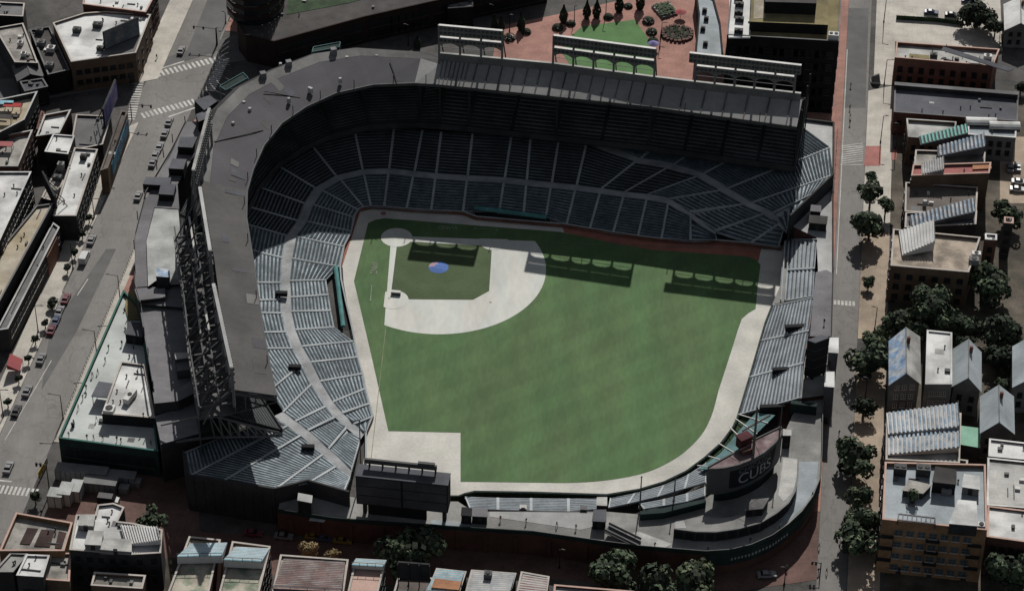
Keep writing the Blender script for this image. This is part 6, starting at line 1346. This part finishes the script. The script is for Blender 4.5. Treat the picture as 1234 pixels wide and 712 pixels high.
for x, y, l in ((820, 22, 'red parasol at the top right of the pink plaza'), (787, 60, 'blue parasol at the lower right corner of the lawn')):
    p = U(x, y, 0); t = thing('parasol', l, 'parasol', p); b = MB(); b.tube(p, p+Vector((0, 0, 2.6)), .06); b.build('pole', 'dark_steel', t); b = MB()
    for k in range(8):
        a0, a1 = k*math.pi/4, (k+1)*math.pi/4; b.face([p+Vector((0, 0, 2.9)), p+Vector((1.9*math.cos(a0), 1.9*math.sin(a0), 2.2)), p+Vector((1.9*math.cos(a1), 1.9*math.sin(a1), 2.2))])
    b.build('canopy', 'red_paint' if 'red' in l else 'billboard_blue', t)
# ------------------------------------------------------------------ cars
def car_proto(paint, kind):
    t = thing('parked_car' if kind != 'van' else 'van', 'x', 'car' if kind != 'van' else 'van', (0, 0, -100)); Z = -100
    L, Wd = (4.6, 1.85) if kind == 'car' else (5.4, 2.1)
    prof = [(-L/2, .35), (-L/2, .85), (-L/2+.15, .98), (-L/2+.9, 1.02), (L/2-1.3, .98), (L/2-.2, .82), (L/2, .6), (L/2, .35)] if kind == 'car' else [(-L/2, .4), (-L/2, 1.9), (-L/2+.2, 2.2), (L/2-1.6, 2.15), (L/2-.9, 1.3), (L/2-.1, 1.1), (L/2, .8), (L/2, .4)]
    b = MB()
    def ext(pr, w0, w1, mi):
        A = [(x, -(w0 if z < 1.0 else w1)/2, z+Z) for x, z in pr]; B = [(x, (w0 if z < 1.0 else w1)/2, z+Z) for x, z in pr]; n = len(pr)
        for i in range(n): j = (i+1) % n; b.face([A[i], A[j], B[j], B[i]], mi)
        b.face(A[::-1], mi); b.face(B, mi)
    ext(prof, Wd, Wd*.92, 0); b.build('body', paint, t)
    b = MB()
    if kind == 'car':
        lo = [(-L/2+.75, 1.0), (L/2-1.25, .97)]; hi = [(-L/2+1.25, 1.42), (L/2-2.15, 1.42)]
        f = lambda x, y, z: Vector((x, y, z+Z)); w0, w1 = Wd*.44, Wd*.36
        b.hexa([f(lo[0][0], -w0, lo[0][1]), f(lo[1][0], -w0, lo[1][1]), f(lo[1][0], w0, lo[1][1]), f(lo[0][0], w0, lo[0][1])], [f(hi[0][0], -w1, 1.4), f(hi[1][0], -w1, 1.4), f(hi[1][0], w1, 1.4), f(hi[0][0], w1, 1.4)]); b.build('windows', 'car_glass', t)
        b = MB(); b.hexa([f(hi[0][0], -w1, 1.405), f(hi[1][0], -w1, 1.405), f(hi[1][0], w1, 1.405), f(hi[0][0], w1, 1.405)], [f(hi[0][0]+.1, -w1*.93, 1.47), f(hi[1][0]-.1, -w1*.93, 1.47), f(hi[1][0]-.1, w1*.93, 1.47), f(hi[0][0]+.1, w1*.93, 1.47)]); b.build('roof', paint, t)
    else:
        b.hexa([Vector((L/2-1.66, -Wd*.44, 2.02+Z)), Vector((L/2-.93, -Wd*.44, 1.36+Z)), Vector((L/2-.93, Wd*.44, 1.36+Z)), Vector((L/2-1.66, Wd*.44, 2.02+Z))], [Vector((L/2-1.6, -Wd*.44, 2.08+Z)), Vector((L/2-.86, -Wd*.44, 1.42+Z)), Vector((L/2-.86, Wd*.44, 1.42+Z)), Vector((L/2-1.6, Wd*.44, 2.08+Z))])
        for s in (-1, 1): b.box((-.2, s*Wd*.465, 1.6+Z), (2.6, .05, .5))
        b.build('windows', 'car_glass', t)
    for x in (-L/2+.85, L/2-.9):
        for s in (-1, 1):
            b = MB(); b.tube((x, s*(Wd/2-.22), .33+Z), (x, s*(Wd/2+.02), .33+Z), .33, n=12); w = b.build('wheel', 'rubber', t); b = MB(); b.tube((x, s*(Wd/2+.021), .33+Z), (x, s*(Wd/2+.04), .33+Z), .19, n=8); b.build('rim', 'steel', w)
    for s in (-1, 1):
        b = MB(); b.box((L/2-.02, s*Wd*.36, .7+Z), (.08, .35, .16)); b.build('headlight', 'light_deck', t); b = MB(); b.box((-L/2+.01, s*Wd*.38, .78+Z), (.06, .3, .16)); b.build('tail_light', 'red_paint', t)
    return t
CARP = {}
def car(label, px, py, heading, paint='car_grey', kind='car', group='cars on the streets', z=.03):
    k = (paint, kind); p = U(px, py, z)
    if k not in CARP:
        o = CARP[k] = car_proto(paint, kind)
    else: o = copy_tree(CARP[k])
    o.location = p; o.rotation_euler = (0, 0, heading); tag(o, label, 'van' if kind == 'van' else 'car', group)
    # children were built at z = -100 below their root, so they sit right after the root moves
    return o
NORTH = AL+math.pi/2
car('white van parked at the left kerb opposite the end of the concourse', 102, 313, NORTH, 'car_white', 'van')
car('dark red car at the head of a short queue by the left kerb', 79.6, 362, NORTH, 'car_red')
car('silver car second in the queue behind the dark red car', 72, 377, NORTH, 'car_silver')
car('dark blue car third in the queue behind the dark red car', 68, 388, NORTH, 'car_blue')
car('dark red car at the tail of the queue, nearest the bottom', 62.5, 399, NORTH, 'car_red')
car('small silver car just above the white van', 110.5, 291, NORTH, 'car_silver')
car('grey car parked mid-way down the left kerb below the queue', 50, 434, NORTH, 'car_grey')
car('grey car parked second from the lower end of the left kerb', 33, 473, NORTH, 'car_grey')
car('black car parked lowest on the left kerb', 20, 497, NORTH, 'car_black')
car('silver car driving alone near the lower left crosswalk', 10.5, 565, NORTH, 'car_silver')
for i, (x, y, c, l) in enumerate(((204, 149, 'car_grey', 'first grey car below the crossing, top of the line beside the concourse'), (199, 163, 'car_grey', 'second car down the line beside the concourse, under the crossing'), (192.5, 179, 'car_silver', 'middle silver car of the line beside the concourse'), (187.5, 189, 'car_silver', 'fourth car down the line beside the concourse'), (184.5, 198, 'car_grey', 'lowest grey car of the line beside the concourse'), (167, 238, 'car_silver', 'single silver car below the line, tight against the concourse wall'))): car(l, x, y, NORTH, c)
car('dark grey car driving up beyond the crossing at the top left', 218.5, 63, NORTH, 'car_grey')
D = AL+.5
for x, y, c, l in ((424, 45, 'car_silver', 'silver car in the shaded line in front of the dark office block'), (457, 41, 'car_black', 'black car in the middle of the shaded line by the dark office block'), (497, 34, 'car_red', 'maroon car at the right end of the shaded line by the dark office block'), (548, 25, 'car_black', 'black car in front of the small grey entrance building')): car(l, x, y, D, c, z=.05)
for x, y, c, l in ((342, 648, 'car_grey', 'leftmost shaded car on the bottom street, grey'), (379, 648, 'car_yellow', 'yellow car with a teal one beside it on the bottom street'), (391, 650, 'car_blue', 'dark blue car between the two yellow ones on the bottom street'), (413, 653, 'car_yellow', 'right-hand yellow car on the bottom street'), (305, 644, 'car_red', 'dark red car behind the corner seats on the bottom street')): car(l, x, y, AL, c, z=.06)
car('black car parked in shade by the grey containers', 131, 605, AL, 'car_black', 'van', z=.05)
for x, y, c, l in ((1122, 17, 'car_blue', 'dark blue car parked at the top of the car park'), (1147, 20, 'car_black', 'black car parked beside the dark tree in the car park'), (1167, 3, 'car_blue', 'blue car at the very top right of the car park')): car(l, x, y, AL, c, z=.06)
for x, y, c, l in ((1217, 204, 'car_grey', 'grey car left of another in the small lot at the right edge'), (1226, 203, 'car_grey', 'grey car furthest right in the small lot at the right edge'), (1228, 221, 'car_white', 'upper white car in the small lot at the right edge'), (1226, 230, 'car_white', 'lower white car in the small lot at the right edge')): car(l, x, y, AL if 'white' in c else NORTH, c, z=.06)
car('pale car turned across the brick corner by the bottom right crossing', 924, 694, AL+.2, 'car_silver', z=.06)
# ------------------------------------------------------------------ grey containers at the lower left of the stadium
def container(label, px, py, z, s, m, rz=AL):
    p = U(px, py, z); t = thing('storage_crate', label, 'crate', (p.x, p.y, z), 'grey crates stacked behind the terrace building'); b = MB(); b.box((p.x, p.y, z+s[2]/2), s, rz); b.build('shell', m, t)
    b = MB(); R = Matrix.Rotation(rz, 3, 'Z')
    for k in range(int(s[0]/1.3)+1):
        o = R @ Vector((-s[0]/2+k*s[0]/(int(s[0]/1.3)), -s[1]/2-.03, 0)); b.box((p.x+o.x, p.y+o.y, z+s[2]/2), (.12, .1, s[2]*.96), rz)
    b.build('ribs', 'dark_steel', t)
    b = MB(); b.box((p.x, p.y, z+s[2]+.04), (s[0]+.1, s[1]+.1, .08), rz); b.build('lid', m, t)
container('white crate stack nearest the lower left crosswalk', 69, 606, .05, (3.6, 3.4, 3.6), 'white_deck'); container('middle white-topped crate of the bright pair', 81, 602, .05, (3.2, 4.6, 3.8), 'white_deck'); container('right-hand crate of the bright white-topped group', 93, 598, .05, (2.8, 4.4, 3.6), 'white_deck')
container('long grey crate row close under the terrace wall', 100, 576, .05, (13, 3.0, 3.2), 'grey_wall'); container('grey crate row continuing right under the terrace wall', 143, 580, .05, (9, 2.8, 2.6), 'grey_wall'); container('front grey crate row behind the bright group', 122, 589, .05, (8.4, 3.0, 2.9), 'grey_wall'); container('small grey crate at the right end of the front row', 150, 592, .05, (2.4, 2.0, 1.6), 'grey_wall'); container('small grey crate under the far right end of the rows', 164, 585, .05, (2.6, 2.0, 1.8), 'grey_wall')
# banners by the street corner
for i, (x, y, m, l) in enumerate(((51, 572, 'yellow_paint', 'yellow banner board at the lower left street corner'), (54, 566, 'white_deck', 'white banner board next to the yellow one at the street corner'))):
    p = U(x, y, .1); t = thing('banner_board', l, 'banner', p); b = MB(); b.box(p+Vector((0, 0, 1.5)), (.12, 4.2, 2.2), AL-.1); b.build('panel', m, t); b = MB()
    for k in (-1.9, 1.9): b.bar(p+VX*k, p+VX*k+Vector((0, 0, 2.7)), .1)
    b.build('posts', 'dark_steel', t)
# ------------------------------------------------------------------ street lamps, signals
def lamp(label, px, py, h=9.0, arm=2.6, side=-1, name='street_lamp', cat='street lamp', group='dark street lamps', z=.1):
    p = U(px, py, z); t = thing(name, label, cat, p, group); d = UX*side
    b = MB(); b.tube(p, p+Vector((0, 0, h)), .15, .09); b.tube(p, p+Vector((0, 0, .7)), .26, .2); b.build('pole', 'black_paint', t)
    b = MB(); b.bar(p+Vector((0, 0, h-.1)), p+d*arm+Vector((0, 0, h+.15)), .13); b.build('arm', 'black_paint', t)
    b = MB(); q = p+d*arm+Vector((0, 0, h+.1)); b.hexa([q-d*.1+VX*.16, q-d*.1-VX*.16, q+d*.7-VX*.12, q+d*.7+VX*.12], [q-d*.1+VX*.12+Vector((0, 0, .2)), q-d*.1-VX*.12+Vector((0, 0, .2)), q+d*.7-VX*.1+Vector((0, 0, .1)), q+d*.7+VX*.1+Vector((0, 0, .1))]); b.build('lamp_head', 'dark_steel', t)
lamp('dark lamp leaning over the street just above the narrow end of the terrace', 145, 364); lamp('dark lamp on the kerb half-way along the terrace', 117, 431); lamp('dark lamp on the kerb at the lower end of the terrace', 76, 505, 8)
lamp('dark lamp on the left pavement opposite the concourse', 113.5, 262, 6.5, 1.8, 1); lamp('dark lamp on the left pavement by the white van', 88, 324, 9, 1.8, 1); lamp('dark lamp on the left pavement by the red car', 46, 400, 9, 1.6, 1); lamp('lowest dark lamp on the left pavement', 4, 502, 9, 1.6, 1)
lamp('dark lamp by the colourful poster shop', 141, 200, 9, 1.8, 1)
lamp('tall dark lamp by the upper crosswalk of the right street', 1065, 27, 11, 1.2, 1); lamp('dark lamp on the pale pavement halfway to the red paving', 1065.5, 102, 9, 1.6, 1); lamp('dark lamp at the lower crosswalk before the red paving', 1061, 172, 9.5, .8, 1); lamp('dark pole lamp beside the red paving at the house fronts', 1079, 180, 9, .5, -1); lamp('dark lamp at the crosswalk above the olive tinted tree', 1054, 397, 7.5, .9, -1)
lamp('black lamp on the shaded kerb at the curve of the grandstand', 251, 116, 4, .6, 1)
lamp('lamp on the far pavement in the top left street', 261, 54, 6, .4, 1); lamp('lamp near the top edge beside the pink paving', 279, 16, 4, .5, 1); lamp('second lamp near the top edge beside the pink paving', 272, 28, 4, .5, -1)
lamp('pale-headed lamp in front of the dark office block', 492, 55, 7.5, .7, -1); lamp('tall pale-headed lamp behind the shortest light tower', 594, 26, 6, .6, -1); lamp('dark lamp post at the right edge of the lawn', 795, 58, 5, .4, 1); lamp('dark lamp post beside the round planter', 797, 44, 5, 1.0, 1); lamp('slim dark pole in the middle of the lawn\'s top edge', 730, 20, 7.5, .3, 1); lamp('slim dark pole left of the pair of pointed trees', 692, 27, 6, .3, 1); lamp('slim dark pole right of the shortest light tower', 614, 38, 6, .3, 1)
lamp('slim pole at the bottom of the brick corner', 945, 704, 5.5, .5, -1); lamp('pale lamp post between the trees at the painted gable', 1042, 484, 8, .4, -1)
lamp('thin lamp with pale head on the bottom street by the white brown benches', 674, 684, 6, .5, 1)
def signal(label, px, py, h, arm, side):
    p = U(px, py, .1); t = thing('traffic_signal', label, 'traffic light', p, 'traffic signals at the crossing'); d = UX*side; b = MB(); b.tube(p, p+Vector((0, 0, h)), .17, .11); b.build('pole', 'black_paint', t); b = MB(); b.bar(p+Vector((0, 0, h-.3)), p+d*arm+Vector((0, 0, h)), .16); b.build('mast_arm', 'black_paint', t)
    for k in (.55, .95):
        q = p+d*arm*k+Vector((0, 0, h-.35)); b = MB(); b.box(q, (.45, .4, 1.1), AL); b.build('signal_head', 'black_paint', t)
signal('traffic signal with a long arm at the poster shop corner', 159, 145, 5.8, 6.5, 1); signal('traffic signal with a long arm leaning over the street at the top left', 262, 54, 6, 7.5, -1); signal('traffic signal post at the shaded corner of the white roofed building', 173, 88, 5, 3, -1)
signal('traffic signal by the yellow banner at the lower left corner', 60, 594, 9.5, 2.6, -1); signal('traffic signal over the bottom right crossing', 988, 692, 4, 2.2, -1)
# kerb fence of small bollards along the stadium pavement
t = thing('kerb_railing', 'long dark low railing along the stadium side kerb of the left street', 'railing', G(-71, -40, .12)); b = MB(); n = 60
for k in range(n+1):
    p = G(-70.9, lerp(-96, -12, k/n), .12); b.bar(p, p+Vector((0, 0, 1.0)), .1)
b.build('posts', 'dark_steel', t); b = MB(); b.bar(G(-70.9, -96, 1.1), G(-70.9, -12, 1.1), .1); b.build('rail', 'dark_steel', t)
t = thing('kerb_railing', 'line of dark railing and boxes along the right street edge of the stadium', 'railing', G(121, 20, .12)); b = MB()
for k in range(36): p = G(120.9, lerp(-10, 72, k/35), .12); b.bar(p, p+Vector((0, 0, 1.1+.5*(k % 3 == 0))), .12)
b.build('posts', 'dark_steel', t); b = MB(); b.bar(G(120.9, -10, 1.15), G(120.9, 72, 1.15), .1); b.build('rail', 'dark_steel', t)
# garden fences
def fence(label, pts, h=1.7, m='dark_wall'):
    P = [U(x, y, 0) for x, y in pts]; t = thing('garden_fence', label, 'fence', P[0]); b = MB(); b2 = MB()
    for p, q in zip(P, P[1:]):
        b.bar(p+Vector((0, 0, h/2)), q+Vector((0, 0, h/2)), .08, h)
        n = max(1, int((q-p).length/2.5))
        for k in range(n+1): c = p.lerp(q, k/n); b2.bar(c, c+Vector((0, 0, h+.15)), .15)
    b.build('boards', m, t); b2.build('posts', 'black_steel', t)
fence('dark hedge-topped fence along the top of the pink-edged roof\'s car park', [(1080, 24), (1130, 27), (1160, 31)], 1.6, 'ivy'); fence('fence between the dark garden tree and the right edge', [(1184, 437), (1222, 437)]); fence('pale fence up the right side of the car park', [(1204, 62), (1205, 34)], 1.6, 'pale_roof')
# ------------------------------------------------------------------ people: one skinned body each, clothes painted per height
def person_mesh(shirt, trousers, step=.18, arm=.1):
    me = bpy.data.meshes.new('person'); J = [(0, 0, .95), (0, 0, 1.2), (0, 0, 1.42), (0, .01, 1.54), (0, .02, 1.68), (.1, 0, .9), (.11, step, .5), (.11, step*.6, .08), (.11, step*.6+.13, .05), (-.1, 0, .9), (-.11, -step, .5), (-.11, -step*1.3, .08), (-.11, -step*1.3+.13, .05), (.2, 0, 1.4), (.27, -arm, 1.13), (.26, arm, .88), (-.2, 0, 1.4), (-.27, arm, 1.13), (-.26, arm*2, .9)]
    E = [(0, 1), (1, 2), (2, 3), (3, 4), (0, 5), (5, 6), (6, 7), (7, 8), (0, 9), (9, 10), (10, 11), (11, 12), (2, 13), (13, 14), (14, 15), (2, 16), (16, 17), (17, 18)]
    Rd = [.15, .15, .15, .06, .11, .1, .075, .055, .05, .1, .075, .055, .05, .07, .05, .04, .07, .05, .04]
    me.from_pydata(J, E, []); o = bpy.data.objects.new('person', me); col.objects.link(o); md = o.modifiers.new('s', 'SKIN'); o.modifiers.new('d', 'SUBSURF').levels = 1
    for i, r in enumerate(Rd): me.skin_vertices[0].data[i].radius = (r, r)
    me.skin_vertices[0].data[0].use_root = True
    bpy.context.view_layer.update(); m2 = bpy.data.meshes.new_from_object(o.evaluated_get(bpy.context.evaluated_depsgraph_get())); bpy.data.objects.remove(o); bpy.data.meshes.remove(me)
    m2.materials.clear()
    for k in (shirt, trousers, 'skin', 'cloth_black'): m2.materials.append(M[k])
    for p in m2.polygons:
        c = p.center; p.material_index = 1 if c.z < .92 and abs(c.x) < .2 else (2 if c.z > 1.52 and c.y > .02 or c.z < 1.0 and abs(c.x) > .2 else 3 if c.z > 1.6 else 0)
    return m2
PM = {}
def person(label, px, py, z, shirt='cloth_black', trousers='cloth_black', rz=0., group='people in and around the ballpark'):
    k = (shirt, trousers)
    if k not in PM: PM[k] = person_mesh(shirt, trousers)
    o = bpy.data.objects.new('person', PM[k]); col.objects.link(o); p = U(px, py, z); o.location = p; o.rotation_euler = (0, 0, rz); tag(o, label, 'person', group)
Z7 = 7.62
for i, (x, y, s, tr, l) in enumerate(((147, 416, 'cloth_black', 'cloth_black', 'beside the dark hut'), (131, 421, 'cloth_grey', 'cloth_black', 'at the green rim, uppermost on the terrace'), (127, 436, 'cloth_black', 'cloth_grey', 'at the green rim above the step in the edge'), (118, 450, 'cloth_black', 'cloth_black', 'at the step in the green rim'), (111.5, 454, 'cloth_white', 'cloth_black', 'just below the step in the green rim'), (104, 469, 'cloth_grey', 'cloth_black', 'left of the violet canopy, upper'), (100, 481, 'cloth_white', 'cloth_black', 'left of the violet canopy, lower'), (94.5, 493, 'cloth_grey', 'cloth_grey', 'near the rim below the canopy'), (89, 511, 'cloth_blue', 'cloth_black', 'by the dark bin near the lower rim'), (83, 526, 'cloth_white', 'cloth_black', 'in the lowest left corner of the terrace'), (105, 529, 'cloth_black', 'cloth_black', 'left one of a pair by the front rim'), (113, 529, 'cloth_white', 'cloth_black', 'right one of a pair by the front rim'), (116.5, 507, 'cloth_white', 'cloth_white', 'in front of the raised white block'), (124, 530, 'cloth_grey', 'cloth_grey', 'mid-way along the front rim'), (141, 531, 'cloth_black', 'cloth_grey', 'left of two close together at the shaded front rim'), (146, 533, 'cloth_black', 'cloth_black', 'right of two close together at the shaded front rim'), (182, 536, 'cloth_black', 'cloth_black', 'furthest right along the shaded front rim'))):
    person('person standing on the roof terrace %s' % l, x, y, Z7, s, tr, i*.7)
person('person in black on the bright raised roof block', 166, 452, 10.5, 'cloth_black', 'cloth_black'); person('person in dark clothes at the corner of the bright raised roof block', 173, 503, 10.6, 'cloth_black', 'cloth_grey', 1)
for i, (x, y, s, l) in enumerate(((603, 627, 'cloth_red', 'in red on the pale bottom deck, leftmost'), (634, 630, 'cloth_black', 'second from the left on the pale bottom deck'), (671, 634, 'cloth_black', 'at the rail in the middle of the pale bottom deck'), (694, 637, 'cloth_white', 'in white near the violet hut'), (789, 659, 'cloth_black', 'on the pale corner patch below the ramp'), (853, 664, 'cloth_black', 'at the parapet left of the curve'), (904, 653, 'cloth_black', 'at the middle of the curved parapet'), (939, 637, 'cloth_grey', 'where sunlight starts on the curved deck'), (979, 598, 'cloth_black', 'at the sunny end of the curved parapet'))):
    person('person standing %s' % l, x, y, ZD+.05, s, 'cloth_black', i)
person('person in black on the violet roof beside the narrow bleachers', 993, 390, 9.3, 'cloth_black', 'cloth_black')
for i, (x, y, s, l) in enumerate(((1025, 105, 'cloth_white', 'in white crossing the right street, topmost'), (1024, 132, 'cloth_black', 'in black on the right street below the one in white'), (1024.5, 142, 'cloth_white', 'in white, middle of three on the upper right street'), (1024, 150, 'cloth_black', 'in black just above the hatched paint'), (1011, 524, 'cloth_black', 'on the right street beside the curved deck'), (987, 660, 'cloth_white', 'in white at the kerb by the lower brick corner'), (948, 686, 'cloth_grey', 'in grey on the shaded brick corner'), (986, 690, 'cloth_black', 'left of two at the bottom right crossing'), (996, 690, 'cloth_black', 'right of two at the bottom right crossing'), (189, 71, 'cloth_black', 'at the left end of the top crosswalk'), (50, 620, 'cloth_black', 'in black by the pinkish corner roof'))):
    person('person %s' % l, x, y, .12, s, 'cloth_black', i)
# small kiosks and bins on pavements
def bin_(label, px, py, z=.12, m='black_steel'):
    p = U(px, py, z); t = thing('litter_bin', label, 'bin', p, 'bins and boxes on the pavements'); b = MB(); b.tube(p, p+Vector((0, 0, 1.1)), .42, .46, 10); b.build('drum', m, t); b = MB(); b.tube(p+Vector((0, 0, 1.12)), p+Vector((0, 0, 1.35)), .5, .3, 10); b.build('lid', 'dark_steel', t)
bin_('dark green bin by the lower rim of the roof terrace', 88, 514, Z7, 'dark_green')
t = thing('sign_kiosk', 'dark angular kiosk with a pale base on the upper right pavement', 'kiosk', U(1055, 101, .12)); p = U(1055, 99, .12); b = MB(); b.hexa([p+Vector((-1.4, -.8, .5)), p+Vector((1.4, -.8, .5)), p+Vector((1.2, .8, .5)), p+Vector((-1.4, .8, .5))], [p+Vector((-1.0, -.3, 2.2)), p+Vector((.9, -.3, 3)), p+Vector((.9, .3, 3)), p+Vector((-1.0, .3, 2.2))]); b.build('body', 'grey_wall', t); b = MB(); b.box(p+Vector((0, 0, .25)), (3, 1.9, .5)); b.build('base', 'white_paint', t)
